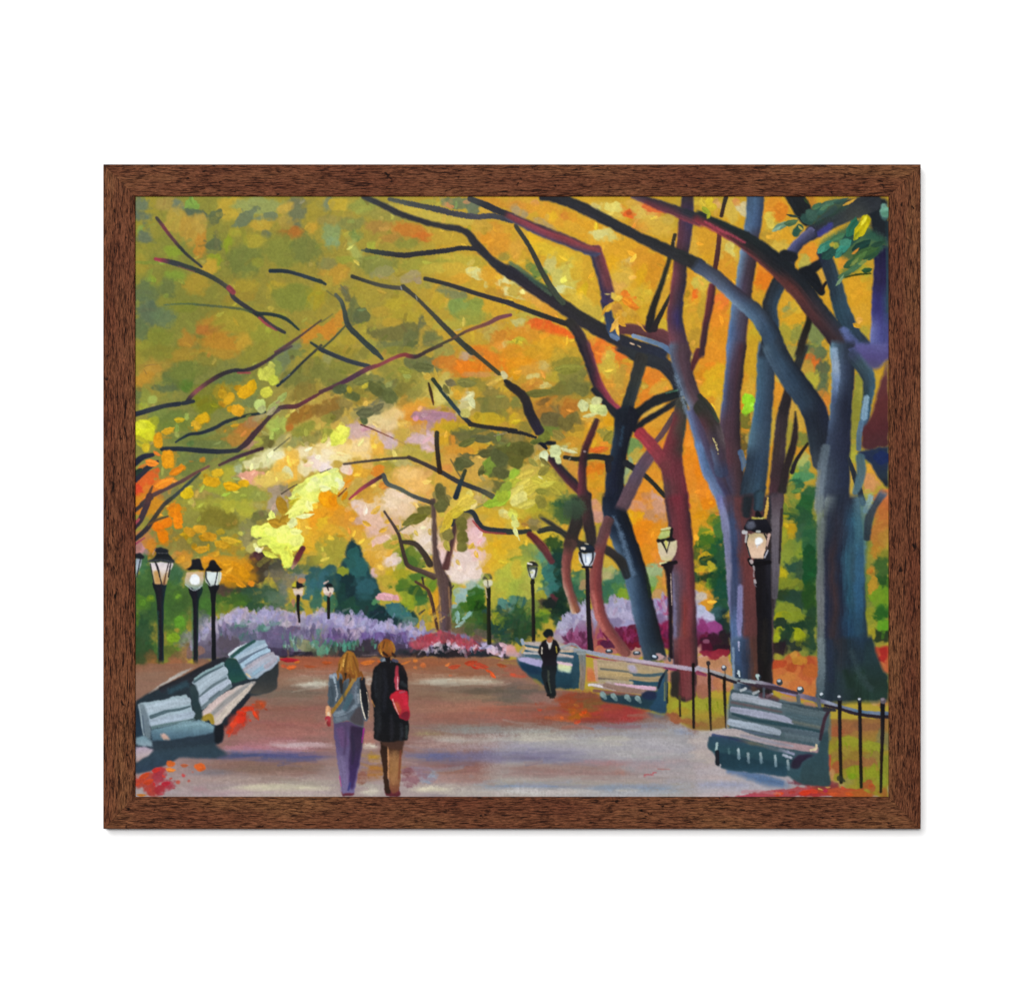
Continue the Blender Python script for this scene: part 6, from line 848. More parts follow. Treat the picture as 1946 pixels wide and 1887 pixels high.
tile(0, 2)
blobs('940 700 280 120 0 C48A20 .8; 1100 800 180 90 0 C0861C .7; 560 640 110 80 0 C48C34 .8; 1000 620 200 60 0 C08C2C .9', a=.7)
leaf('780 620 110 70 10 D08C28; 880 660 130 80 20 C88C20; 980 640 130 70 -10 D09424; 1080 690 130 90 30 C88A1C; 940 750 150 80 10 D09428; 1040 800 140 80 20 C8881C; 1160 760 110 80 60 C48818; 1120 860 120 60 30 CC8C20; 900 820 110 70 -20 D09028; 1200 690 100 70 40 C08420; 1240 860 70 60 20 D08424; 680 640 90 60 30 D09440; 1000 720 90 50 -40 D89C30; 500 610 110 70 -20 CC9434; 700 300 140 90 5 C4942C; 800 380 150 90 10 C08C24; 720 500 140 80 -10 C4942C; 1010 410 190 70 10 C8A434; 920 460 130 80 20 C09428; 590 330 120 90 40 BC8C28', h=.2)
leaf('1360 430 140 90 -10 D8E068; 1580 600 150 100 80 DCE460; 1440 330 150 100 10 E0E878; 1700 420 160 100 -30 E4E880; 1560 300 130 80 -10 E0E47C; 1660 640 110 70 80 D4D85C; 1270 350 90 80 20 DCE46C; 1500 520 130 80 10 D4DC5C', h=.3)
S('1755,500 1700,600 1650,700', '60 60 30', '5C2E34;6A3438;A08070', soft=1.6)
# ---------------------------------------------------------------- lamps
tile(0, 2)
blobs('260 1050 330 380 0 34502E .9; 560 1150 200 260 0 3C5230 .9; 130 1400 160 250 0 2C4430 .9; 430 1450 180 160 0 4A5630 .9; 750 1000 130 200 0 344E34 .9', a=.42)
leaf('430 1420 130 90 0 7C9C2C; 490 1250 110 110 70 5C8C30; 100 1060 80 70 0 5A8430; 470 990 50 40 0 6C9434; 190 1010 50 30 0 7C9A2C', h=.15)
LAMPN = 'painted_lamp'
tile(0, 2)
part(LAMPN, 'painted lamp cut by the left edge of the canvas')
poly('36,600 105,600 80,720 40,810', '8C98A8/A8B4C0/64807C', soft=1.2); S('90,600 50,790', '10', '2A3034'); poly('30,560 90,540 130,590 110,605 30,600', '22262C', soft=1); S('36,800 34,1300', '14', '2A3C3C')
part(LAMPN, 'tall amber painted lamp with black cap, largest of the left group')
S('285,860 292,960 292,1100 298,1350 300,1640', '150 100 70 56 56', '1E2428/26222A/1C3038', soft=1.6); S('270,1150 272,1620', '14', '2A5048', a=.7, soft=3)
poly('183,645 425,640 395,740 355,865 235,865 205,760', 'C8C0C4/D8CCC8/C8B49C/BC9460', soft=1.2)
poly('210,735 275,720 300,855 240,860', 'C49A5C/B88C54', soft=1.5); poly('315,780 385,700 345,860 310,860', 'C8A878/BC9458', soft=1.5)
S('240,640 265,700 290,800 305,860', '16 24 14 18', '2E2C30'); S('380,640 350,760 330,860', '14 12 26', '3A3034;6A4838'); S('400,650 375,790', '14', '2A2A2A'); S('190,660 225,850', '12', '343434')
poly('225,520 255,495 300,490 350,500 380,520 370,545 390,560 440,620 445,645 380,640 150,635 235,590 250,550', '2A2E34/1E2226/30343A', soft=1.1, wob=2); S('250,545 360,548', '8', '5C5C60', a=.7); S('160,632 300,615 420,640', '10', '4A5054', a=.7); S('240,505 215,560', '10', 'C09890', a=.6)
part(LAMPN, 'round white painted lamp in the middle of the left group')
S('655,920 655,1020 655,1200 655,1640', '150 70 54 50', '1C2024/22202A/1C302C', soft=1.6); S('622,1100 626,1620', '14', '3C6848', a=.6, soft=3)
poly('560,735 735,735 740,830 710,900 640,925 580,890 548,850', 'C8A878/C0A888/A8A890/7C9890', soft=1.3); poly('640,755 690,780 695,850 650,880 605,860 595,800', 'DCE4EC/E8ECF0', soft=1.2, curve=True)
poly('535,715 600,690 620,650 615,615 650,605 705,612 715,660 745,725', '24242A/1C1E24', soft=1.1, wob=2); S('550,870 640,930 720,880', '14 10 14', 'B0BCC0', a=.8)
part(LAMPN, 'white painted lamp on the right of the left group')
S('840,880 836,960 836,1100 842,1560 842,1640', '120 60 42 42 40', '1E2022/1A1C22', soft=1.5)
poly('745,735 920,735 915,800 890,880 800,885 760,850', 'C8D4D0/D4DCD8/B4C0BC', soft=1.2); poly('775,745 870,745 860,860 800,870', 'D0DCDC/C4D0CC', soft=1.5); S('760,740 765,810 800,870', '20 18 14', '3C4448'); S('880,740 870,800 850,880', '12', '34383C'); S('900,745 890,860', '14', 'B8C09C')
poly('745,720 780,690 790,640 820,622 860,630 880,670 930,715 900,735 760,735', '222228/181A20', soft=1.1, wob=2)
part(LAMPN, 'small painted lamp with yellow cap in the distance on the left')
poly('1650,905 1770,905 1760,970 1720,1000 1680,985', 'C8A880/D0C0B4/B09484', soft=1.3); poly('1640,860 1690,835 1690,890 1650,900', 'B8B02C', soft=1); poly('1690,840 1740,845 1765,890 1700,920 1685,880', '22222A', soft=1); S('1655,900 1700,900 1770,885', '12', '202024'); blobs('1740 830 40 30 0 C08050 .4; 1660 1050 24 60 0 A8785C .4'); S('1710,990 1708,1100 1722,1250', '40 30 26', '1E1C1C;24201C')
tile(1, 2)
part(LAMPN, 'small white painted lamp beside the dark conifer')
S('75,1000 76,1210', '32 30', '2A2624/181A1A'); poly('15,895 130,895 120,960 80,1000 35,975', 'D0BCB0/D8C8BC/AC8C84', soft=1.3); poly('20,890 50,860 90,850 135,890', '202024', soft=1); S('30,860 70,835', '20 16', 'C4A8A0'); S('60,880 75,930', '22 12', '22222A'); S('85,985 95,960', '20', 'A0786C')
part(LAMPN, 'small twin paned painted lamp right of the central tree')
S('1720,900 1722,1050 1722,1250 1728,1470', '44 38 40 44', '2A2E1E/1A1C18'); S('1690,920 1705,1000', '10', 'C0A88C'); poly('1660,825 1765,820 1755,885 1710,910 1680,890', 'C8C4A0/CCC8B0/847C70', soft=1.3); S('1712,830 1716,890', '10', '5C5848'); poly('1650,815 1690,760 1750,760 1775,815', '74743C/3E3E38', soft=1.3); S('1690,770 1720,800', '26', '90943C')
tile(2, 2)
part(LAMPN, 'painted lamp with black dome in front of the dark shrubs')
S('225,860 232,1000 236,1250 238,1470', '34 34 36 38', '2A2824/1C1A1A'); S('230,800 228,850', '34 46', '26261E'); poly('170,690 285,690 270,780 230,815 190,780', '4C5448/A8B0A8/8C948C', soft=1.3); S('235,740 215,780', '50 36', 'D8DCD8'); S('205,745 225,745', '24', 'C4C894'); S('270,700 255,790', '18', '343838'); S('178,690 205,790', '12', '44483C'); poly('165,690 175,655 220,628 270,640 292,685', '24221E/3A3A3A', soft=1.2); S('180,650 220,660', '18 12', 'D8D4C8'); S('200,625 250,630', '8', 'B8AC84')
part(LAMPN, 'white painted lamp between the russet trunks')
S('790,690 795,900 805,1200 825,1545', '40 42 44 60', '201C1E/26202A'); poly('695,540 875,540 860,620 820,690 755,685 715,630', '9CA8B4/B8C0CC/B0B8C4', soft=1.2); poly('740,560 830,550 815,670 770,680', 'C8D4E4/DCE4F0', soft=1.5); S('715,545 735,620 760,680', '30 20 14', '2C3038'); S('850,530 845,610 815,670', '24 18 14', '30343C'); S('770,560 775,640', '12', '8C98A8'); S('800,600 805,640', '26', 'E4ECF4')
poly('700,520 725,470 790,440 845,470 875,525 840,540 740,540', '1C222C/242E3C/1E242C', soft=1.2); S('735,495 760,500', '26', 'C8C0B4'); S('770,450 800,455', '12', 'B0A890'); S('745,690 835,688', '24', '22222A')
part(LAMPN, 'cream painted lamp with lime cap against the red trunk')
S('1620,670 1628,750 1640,1000 1648,1300 1650,1620', '110 66 54 46 50', '201C20/2A2028'); S('1648,760 1655,950 1660,1080', '8 8 6', 'B8A498'); poly('1510,430 1720,410 1705,540 1650,620 1610,640 1555,620 1525,540', 'C4BC94/C8BC98/C8B89C/C4BC88', soft=1.3); poly('1505,400 1600,390 1660,380 1720,410 1600,425 1510,435', '1E1C20', soft=1.2); S('1560,430 1590,490 1610,550', '26 18 8', '2E2A26'); S('1600,430 1605,490', '30 14', 'C8C468'); S('1640,420 1610,530', '12', '34302A'); poly('1515,380 1540,340 1560,310 1640,315 1650,360 1600,395 1530,400', 'A8B45C/B4C074/A0B060', soft=1.2); S('1560,305 1640,290', '26 24', 'C8C88C'); S('1545,320 1620,310', '10', '7C8040'); S('1660,300 1650,380', '26 30', '202020'); S('1545,655 1600,645', '30 24', 'C8C890'); S('1560,670 1700,640', '26 40', '221C22')
tile(3, 2)
part(LAMPN, 'largest painted lamp, pink glass and black post in front of the forked trunks')
tile(3, 3)
S('668,-30 668,200 664,430', '150 140 120', '201C1E/1C1C1E/26262A;241E20/1E1C1C/2A2626', soft=2)
tile(3, 2)
S('640,570 650,800 660,1100 668,1400 670,1640', '180 160 156 150 150', '1E1A20/1C1A1E/201E24/26262E;1E1A1E/1A1A1E/22222A;201C1E/1C1C1E/26262A', soft=2)
poly('470,400 500,350 600,335 680,350 700,430 680,520 655,605 530,600 500,520', 'B4A47C/C8AC8C/D4B49A/D0B49C', soft=1.4); poly('575,400 620,385 655,400 645,440 600,470 570,450', 'DCE0E4/E8ECF0', soft=1.1); S('580,470 620,460', '8', 'B0B0B8'); S('590,490 590,470', '10', 'C8C4C4')
S('500,365 480,440 500,520 525,600', '14 14 12 12', '1E1C20'); S('665,350 695,420 680,500', '16 14 12', '221E22'); S('715,360 690,470', '34 14', 'C0A094'); S('480,370 474,430', '24 18', 'A8A8A8'); S('455,330 470,330', '46', 'B8B8BC'); S('700,520 670,590', '14', 'B0B0BC'); S('515,580 500,500', '6', '3C5058')
poly('450,290 490,210 560,180 680,190 710,230 745,320 700,340 640,335 600,345 520,320 460,320', '24242C/1E1E26/18181E', soft=1.3); poly('465,280 495,220 560,215 580,270 550,305 500,310', '5C6070/4C505E', soft=2); S('545,185 590,190 660,185', '24 18 20', 'A8A048'); S('605,180 640,190', '8', 'E0D890'); poly('570,180 575,130 600,105 625,130 645,180', '1C1C20', soft=1.2); S('590,325 615,325', '24', 'A8ACA8'); S('510,615 560,660 720,640', '40 60 40', '18161A'); S('530,628 535,640', '36', 'B8A8A8')
S('555,685 560,715', '20', '9C9498'); S('556,740 556,790', '12', '8C8488'); S('565,825 570,850', '24', 'A8A0A4'); S('560,860 580,890', '12', '6C6870'); S('670,1250 665,1640', '60 60', '2A2622', a=.5, soft=6)

# ---------------------------------------------------------------- railings
part('painted_railing', 'painted iron railing with ball finials running along the lawn')
tile(2, 3)
S('600,60 900,125 1200,180 1500,225 1700,255 1946,290', '30 44 46 44 44 44', '8C98A0;9094A4;A494A0;B0A0B0;A898A8;9C94A8', soft=1.5); S('780,140 1000,185 1250,215 1500,255 1700,285', '16 20 22 22 24', '8C2840;8A3A50;7A6A78;70405C;84385C', soft=1.6)
S('1880,230 1880,500 1885,880', '30 26 28', '1C1818;2A2220'); S('1740,560 1745,760', '24 22', '4A4428;342E20'); S('1610,430 1608,620', '26 30', '2A2E26')
for x, y in ((1015, 95), (1300, 115)): S('%d,%d %d,%d' % (x - 20, y, x + 20, y), '40', '3A4450'); S('%d,%d %d,%d' % (x - 14, y - 8, x + 10, y - 10), '16', 'B8C0C8')
S('1470,150 1500,160', '60 46', '2A3644'); S('1470,145 1490,150', '26', 'B8C8D8'); S('1630,170 1640,190', '30', '4A4C54')
tile(3, 3)
S('-20,270 90,300 250,350 380,395 550,415 720,450 850,495 1000,540 1200,595 1300,620 1450,670 1620,715 1750,730 1960,740', '50 44 50 50 54 54 56 50 50 40 44 46 44 46', 'A8A0AC;A09CA0;8C9090;7C8C90;8C8C98;786C80;84789C;7C7084;5C5C74;8C94A8;6A748C;54708C;6C7C94;5C6C80', soft=1.5)
S('-20,315 60,340', '44 30', '8C4058'); S('100,320 250,375 370,415', '26 30 30', '2E2830'); S('400,400 600,450 800,480 1000,525', '24 40 44 30', '3A2C38', a=.85); S('1290,650 1450,690 1600,735 1800,765 1946,770', '24 30 34 36 36', '2E2630'); S('430,400 570,420', '20 20', '98A0A4')
for y0, y1, x in ((330, 905, 100), (370, 880, 255)): S('%d,%d %d,%d %d,%d' % (x - 2, y0, x + 4, (y0 + y1) / 2, x + 16, y1), '34 30 18', '221C18;2A2620;3A2E22', soft=1.5)
for p, w in (('1440,600 1440,800 1445,1100 1455,1440', '42 38 36 36'), ('1645,600 1650,900 1655,1200 1662,1490', '40 36 34 34'), ('1880,640 1880,900 1870,1200 1862,1540', '50 42 32 26')):
    S(p, w, '1C1C22;30282A/1E1A1C;2E241C/201A18;24261A', soft=1.5)
S('1440,1400 1490,1430', '60 20', '34382A', a=.8)
for x, y, r, c in ((88, 215, 44, '3A3234'), (250, 265, 54, '4A4C58'), (400, 330, 40, '22303A'), (600, 355, 60, '2C3640'), (820, 410, 62, '3A4044'), (1035, 490, 70, '3A4448'), (1255, 545, 56, '34444C'), (1437, 570, 50, '343E48'), (1645, 595, 44, '2C343C'), (1885, 600, 60, '5C545C')):
    S('%d,%d %d,%d' % (x, y, x + 2, y + 6), '%d' % r, c, soft=1.1)
    if x > 100: S('%d,%d %d,%d' % (x - r * .16, y - r * .16, x + r * .02, y - r * .2), '%d' % (r * .45), 'B4BCC4' if x < 1700 else '8C8490', soft=1.3)
S('90,240 95,330', '16 20', '2A2626'); S('400,300 410,350', '22 14', 'C0D0D8'); S('590,345 600,385', '34 14', 'A8C0BC'); S('260,290 262,360', '10 14', '3A3434', a=.6)

# ---------------------------------------------------------------- benches
B = 'painted_bench'
tile(2, 3)
part(B, 'small slatted painted bench behind the walking man')
poly('140,20 290,-10 560,20 660,60 700,110 690,470 460,480 330,440 200,360 80,230 60,160', 'B0A094/8C9094/2E4C60/244250/223C4A', soft=1.5)
for q, w, c in (('140,10 400,30 640,70', '26', 'B4A8A4'), ('150,40 330,70 640,110', '30', '34586C'), ('140,60 330,85 640,95', '24', 'BCA890'), ('150,95 300,130 640,130', '34', '2E5468'), ('140,110 330,125 640,150', '22', 'A8A4A4'), ('160,140 400,165 630,185', '22', '3E5C6C'), ('480,120 640,150', '18', 'B8A8A0')): S(q, w, c, soft=1.4)
poly('70,160 150,150 330,195 325,270 200,235 100,195', 'A8A0C4/9C98C4', soft=1.3); poly('480,200 640,215 620,320 480,290', 'C8B494/C8D0A0/A8C0B0', soft=1.6); S('490,210 630,235', '24', 'C4A8B4'); poly('80,200 200,240 325,280 330,350 200,330 110,260', '1E3A54/20384C', soft=1.8)
poly('660,120 700,100 715,130 715,480 640,480 625,330 650,200', '2E5064/2C4A58/284450', soft=1.4); S('740,140 745,300 735,470', '70 60 50', '7C7C78/6C7470;8C7C6C/78706C;7C6C5C', soft=1.6); S('700,110 760,110', '40', '848C8C'); poly('200,350 330,430 340,470 260,420', '7C7838/8C7C40', soft=2.5)
poly('0,20 40,40 60,90 130,130 60,160 -40,140 -40,20', 'D09498/C89088/A89098', soft=2); S('110,0 140,60 120,110', '30 30 20', 'C0A060', soft=2); S('60,-30 110,30', '40 30', '34504C', soft=2)
S('120,-20 130,20', '30', '8C9CB0'); S('520,60 640,20 740,90', '20 26 20', '8C9CA4', a=.8)
part(B, 'tan slatted painted bench in the middle distance on the right')
poly('850,190 900,170 1200,210 1560,260 1600,300 1560,500 1200,440 880,400', 'B09C84/A89470/A08C68/8C7C68', soft=1.5)
for q, w, c in (('900,210 1200,240 1540,290', '46', 'AC9878'), ('930,275 1150,300 1230,310', '20', '6C6C64'), ('1240,330 1400,345 1560,330', '34', '4A6068'), ('900,320 1100,330 1240,345', '40', 'B0986C'), ('910,375 1050,390 1130,405', '24', '706458'), ('1240,410 1400,435 1540,430', '50', '2E5060'), ('930,400 1100,405 1250,420', '30', 'A09478'), ('1240,370 1400,380 1540,385', '30', '9C8868')): S(q, w, c, soft=1.6)
poly('1200,230 1290,240 1320,320 1220,310', 'A8A0B4/A498A4', soft=2); poly('780,250 850,270 900,400 790,420', 'B87C58/BC6C40/C07040', soft=2); S('870,190 880,300 890,400', '40 36 24', 'BC9080', a=.8)
poly('800,430 1000,410 1300,450 1500,460 1480,510 1340,540 1180,530 1000,490 850,460', 'B0A0A0/8C746C/A08078', soft=1.5, ang=0); S('810,440 900,450 1080,500', '26 24 10', 'D0C8CC'); S('1080,430 1300,460 1480,480', '16 34 44', 'C4A0B4'); S('980,450 1150,490 1330,510', '60 50 40', '84685C', a=.7)
S('860,500 1100,530 1340,560', '30 40 30', '80564C', soft=1.8); poly('910,540 1000,540 1330,560 1380,510 1500,500 1590,530 1600,700 1590,740 1440,700 1180,650 940,610', '2E4450/243C48/2A4450', soft=1.8)
for x, y in ((960, 560), (1070, 575), (1210, 585), (1320, 600)): S('%d,%d %d,%d' % (x - 14, y - 24, x + 16, y + 16), '56 34', '7C9494;5C7478', soft=1.5)
poly('1340,520 1420,500 1510,520 1530,580 1420,600 1350,570', '2A2E48/22304A', soft=1.6); poly('1500,460 1530,380 1590,300 1620,300 1610,500 1600,720 1560,740 1430,690 1500,580', '34546A/2C4C64/28445A', soft=1.5); S('1520,470 1550,380 1610,290', '24 30 20', '1E2C3C'); S('1590,420 1585,600', '20 16', '7C8458', a=.8); S('1600,300 1600,560', '30 20', '4A5450', a=.7)
poly('1400,710 1560,735 1640,760 1650,800 1500,780 1400,750', '44586C/5C6C7C', soft=4, a=.8)
tile(3, 3)
part(B, 'large grey slatted painted bench in the right foreground')
poly('180,1260 230,1300 800,1420 1000,1480 900,1500 700,1480 500,1400', '50687C/54708C/5C7498', soft=5, a=.9); S('300,1310 600,1390 850,1450', '60 90 60', '4E6A90', soft=7, a=.8)
poly('320,500 380,470 700,560 1000,620 1300,690 1340,720 1320,1000 1330,1480 1080,1470 900,1380 220,1300 180,1180 90,1100 90,960 300,900 280,780 300,640', '5C6C78/54646C/4E6066/4A5C62/3E5460/34505A/34484C', soft=1.6, wob=2.5)
for q, w, c in (('340,510 600,560 840,640 1290,700', '40 40 50 60', '3C4C54'), ('350,555 600,600 840,655', '70 80 50', '98A0AC'), ('330,620 600,670 840,720', '24 26 20', '5C5458'), ('330,690 600,740 860,790 960,830', '60 74 66 30', '9498AC'), ('340,740 550,800 850,850 1240,930', '24 34 40 40', '2E4850'), ('300,820 500,860 700,900 820,930', '70 76 76 60', '94A0AE'), ('360,890 600,940 820,980', '24 26 16', '4A5868'), ('870,660 1100,720 1290,740', '60 70 60', '54646A'), ('900,740 1100,790 1270,820', '50 60 50', '4C6068'), ('960,820 1240,880', '30 30', '5C6460'), ('860,900 1230,960', '60 60', '50606A'), ('900,960 1220,1020', '50 50', '586870')): S(q, w, c, soft=2.2, bris=.09)
for x, y in ((450, 490), (580, 520), (720, 550)): S('%d,%d %d,%d' % (x - 26, y + 8, x + 24, y - 12), '30 24', 'A0A8AC', soft=1.4)
S('640,550 720,560 800,590', '60 60 40', '54303A', a=.7, soft=3); poly('820,550 1000,590 1010,620 840,590', 'B08468/A0705C', soft=1.5); poly('1060,610 1210,640 1190,665 1070,645', 'A8745C', soft=1.5); S('1010,560 1020,620', '40', '5C6468'); S('1220,590 1230,660', '40', '545C64'); S('660,560 660,480', '26', '505C68', a=.8)
S('110,950 350,930 600,1000 900,1060 1210,1110', '50 80 60 70 60', 'B0A4A4;A89C9C;A09498;9C8488;A08488', soft=2); S('430,960 700,1020 950,1070', '30 30 24', '94909C', soft=2.5); S('140,960 350,1000 600,1060 850,1120 960,1150', '40 30 40 40 30', '4A5478;34405A;5C6058;506068;8C90A8', soft=2); S('1140,1110 1190,1100 1200,1060', '20 30 20', 'C0B090')
poly('90,980 140,960 360,1010 620,1080 860,1140 960,1170 940,1300 760,1250 560,1220 360,1190 180,1150 90,1100', '30465C/2E4C56/2A4450', soft=1.6); poly('160,1120 230,1140 900,1260 900,1380 600,1350 220,1290 170,1260', '243C4A/26404C/304E60', soft=2.2)
S('180,1040 170,1110', '24 20', '9CB4B4'); S('180,1130 185,1250', '40 40', '22242C'); S('215,1260 205,1290', '14', 'A09CA0')
for x, y, h in ((300, 1120, 40), (400, 1150, 90), (500, 1190, 90), (630, 1190, 90), (780, 1220, 100), (910, 1260, 90)): S('%d,%d %d,%d' % (x - 4, y - h / 2, x + 4, y + h / 2), '24 30', '9CACB0;6C8490' if x != 300 else '4A6A70', soft=1.8, a=.9)
poly('930,1300 950,1210 1020,1160 1120,1150 1210,1170 1100,1190 1050,1260 1010,1310', '342A40/2E2838/2C2C3A', soft=1.6); poly('1210,1160 1250,960 1330,900 1320,1200 1340,1480 1080,1470 1040,1380 1060,1230', '34484E/344C54/34484C', soft=2); S('1340,690 1290,780 1260,900 1240,1000', '34 36 40 30', '3A2C38;44303A;382E3A', soft=1.8); S('860,1160 940,1190', '26 30', 'A0A8B8', soft=2); S('1290,690 1390,700', '50 30', '34343C', soft=2); S('1340,800 1340,1000', '20 24', '5C7068', a=.7, soft=3)
S('290,650 285,780 280,880', '20 24 20', '7C848C', a=.6)
tile(0, 3)
part(B, 'row of pale blue painted benches along the left of the path')
poly('40,600 170,520 330,450 600,330 860,190 980,150 1060,180 1500,150 1510,250 1490,480 1330,540 1200,560 1000,760 940,860 930,1030 850,1050 840,1140 500,1170 300,1290 30,1360', '2A3038/2C363E/26343C/303C48/34424E', soft=1.6, wob=2)
poly('165,525 300,430 480,320 690,235 560,310 400,400 270,470 175,530', '94908C/B0A8A0/8C8884', soft=1.3); S('300,490 560,390 830,240 960,180', '60 110 90 50', '28282E/30343C', soft=2.5, a=.9); S('400,500 560,430', '70 60', '34505C', soft=4, a=.7)
poly('990,165 1060,90 1170,30 1250,-10 1370,-20 1390,60 1410,100 1360,170 1150,300 1110,260 1080,170', '8CA4B4/94ACC0/90A4B0', soft=1.4); S('1000,130 1080,70 1180,20', '24 26 16', 'C4D0D8', soft=1.3); S('1030,150 1130,70 1260,-10', '36 40 26', '2E5450', soft=1.8)
for q, w, c in (('1100,170 1200,120 1370,40', '50 60 50', 'A4B8C8'), ('1100,215 1250,120 1390,50', '24 22 14', '5C6C80'), ('1120,260 1270,150 1400,90', '50 56 50', 'A0BCD0'), ('1100,190 1180,150 1260,110', '16 18 12', '6C7C8C'), ('1170,240 1330,150 1420,110', '24 30 20', '7C8CA0'), ('1140,300 1300,200 1440,130', '40 60 60', 'A8A4B0')): S(q, w, c, soft=1.6)
poly('1140,320 1300,210 1440,120 1520,150 1500,210 1420,290 1280,370 1200,380', 'A8A8B4/A0A8B8/8CA0B0', soft=1.4); S('1180,330 1220,365', '24 14', 'C8B494'); S('1250,330 1380,240 1500,180', '40 50 40', '84A4B8', soft=2, a=.8); S('1380,250 1480,180', '50 40', 'A89CA8', a=.8, soft=2)
poly('945,200 1000,160 1080,180 1120,270 1200,375 1100,410 1020,420 980,330', '26443E/24484A/2A5448', soft=1.5)
poly('610,420 700,330 830,260 940,200 960,260 980,330 1010,410 900,500 780,640 700,690 680,560 660,450', '7C94A0/98A8B4/A0B0BC', soft=1.4)
for q, w, c in (('650,380 780,300 940,220', '26 26 20', '84A0A4'), ('640,410 780,320 930,250', '22 22 16', '4C6068'), ('680,470 800,390 960,290', '80 100 80', 'A0B0BC'), ('700,560 830,450 970,370', '26 30 20', '5C6C74'), ('700,610 830,520 1000,410', '70 76 60', 'A8B4C4'), ('720,680 860,570 1010,450', '40 40 40', '6C7C84'), ('800,590 900,510', '24', '5C6C74')): S(q, w, c, soft=1.6)
poly('720,710 850,600 1000,490 1270,395 1280,420 1160,560 1000,730 950,780 930,820 880,860 830,830 740,770', 'B0A8A4/C0B0A8/B0A4A0/C4B0A8', soft=1.4); S('740,740 870,620 990,520', '60 60 40', 'C4B0AC', soft=1.8); S('830,740 960,620 1120,500 1240,420', '40 50 50 30', '8C8C8C', soft=2.4, a=.85); S('870,820 980,700 1120,560 1230,440', '50 60 50 30', 'C0B4A8', soft=1.8); S('740,790 800,770 830,830', '60 70 40', '9C8430', soft=2)
poly('600,540 600,450 660,430 690,600 720,720 730,800 640,800 630,700', '344448/2C3E44/2E3C3C', soft=1.5)
poly('60,640 130,610 300,600 450,560 560,535 600,620 640,780 500,820 340,860 200,880 150,760', '94A8B0/9CB0BC/98A8B4', soft=1.4); S('150,690 350,650 590,600', '80 90 60', 'A0B0BC', soft=2); S('200,770 350,715 500,690 600,660', '40 34 26 16', '4C6068', soft=1.8); S('200,830 400,790 620,740', '60 66 60', 'A0B0C0', soft=2); S('210,880 400,840 640,800', '30 30 20', '5C7478', soft=2)
poly('60,640 120,630 170,760 200,900 190,1010 130,980 90,800', '74848C/6C7C88/64747C', soft=1.6); S('70,650 90,760 110,900 130,980', '20 20 16 14', '8C9CA4', soft=1.6); S('110,760 125,930', '14', '4C5C6C', a=.7)
poly('200,910 340,860 600,810 720,820 850,870 860,930 700,960 500,990 350,1010 210,1030', '7C98A0/6C8C98/547080/486474', soft=1.6); S('500,850 700,830 830,870', '40 50 40', '7C9CA8', soft=3, a=.8); poly('290,950 350,940 410,1000 320,1000', 'C0A098/B89484', soft=1.5)
poly('35,980 110,960 200,1010 220,1080 130,1070 35,1060', '6C8C98/8498A4', soft=1.8); poly('210,1030 500,1000 850,950 860,1030 840,1140 500,1170 240,1120', '2C3844/34424C', soft=2); poly('850,860 950,830 940,1000 900,1040 850,1040', '1E2228', soft=1.5); S('960,850 1060,720 1200,560', '60 50 40', '262A32', soft=2); poly('1280,390 1500,230 1490,480 1330,540 1200,540', '303638/34383A/4A4844', soft=2)
poly('35,1080 120,1075 240,1110 150,1190 35,1250', 'A898AC/B0A0A4/A88C84', soft=1.5); poly('35,1260 240,1120 850,1050 1000,1160 860,1200 450,1190 250,1300 35,1370', '34444E/344654/303E50', soft=3)
poly('35,600 60,640 110,960 35,980', '22303C/2A3C4C', soft=1.8)
tile(0, 3)
part('painted_leaves', 'red and orange painted fallen leaves by the left benches')
blobs('1100 800 120 90 -50 A84034 .9; 1180 690 90 44 -10 AC4430 .9; 1020 890 60 50 -40 A8483C .8; 1280 740 40 60 0 A8442C .4; 1330 640 60 50 0 A04C30; 130 1400 130 50 -30 AC4438 .8; 280 1330 80 50 -20 AC3438 .7; 270 1420 60 90 20 A03844 .7; 340 1470 80 44 -10 A03C48 .8; 200 1510 60 60 0 A83C34; 300 1500 60 50 0 A03038')
leaf('1120 780 130 90 -60 CC3420; 1180 680 110 50 -10 CC3C20; 1270 740 80 40 60 D04020; 1050 850 90 60 -40 C84028; 1010 910 90 50 -40 C4442C; 1340 650 60 40 40 B84C28; 1230 690 60 40 30 C03C24; 400 1245 90 60 10 C86028; 400 1310 100 50 5 D07830; 540 1265 80 40 0 B06040; 705 1280 100 60 0 C85C28; 470 1440 50 40 0 B85848; 530 1380 40 36 20 B84848; 580 1420 30 24 0 B0584C; 130 1370 110 60 -30 C04828; 170 1430 110 60 -20 C04428; 90 1420 90 50 -20 B84430; 250 1310 90 50 -20 C03430; 350 1450 90 50 -10 B42C3C; 100 1570 110 30 0 C87C34; 190 1520 60 24 70 B04034; 1640 255 110 50 -10 C05C2C; 1700 205 40 60 80 B86428; 1560 245 60 40 10 B85838; 1830 250 130 30 5 A05030; 1620 180 200 50 2 A82430', h=.1)
leaf('1150 850 40 24 20 C84028; 1220 800 36 22 60 C0402C; 1090 720 40 24 -30 C43820; 1000 960 40 22 -50 B84C3C; 1160 740 50 26 -60 D83C1C; 1060 800 46 26 -60 DC4020; 1300 790 36 20 60 B84830; 1250 640 40 22 0 B8482C; 1380 690 40 20 20 A84C38; 330 1380 44 24 30 C84038; 400 1400 36 20 -20 B44840; 60 1460 50 26 -20 C8482C; 230 1460 46 26 60 C03434; 430 1500 34 18 0 B05458; 620 1330 30 18 20 B06050; 300 1560 50 20 10 B04450', h=.08)
tile(1, 3)
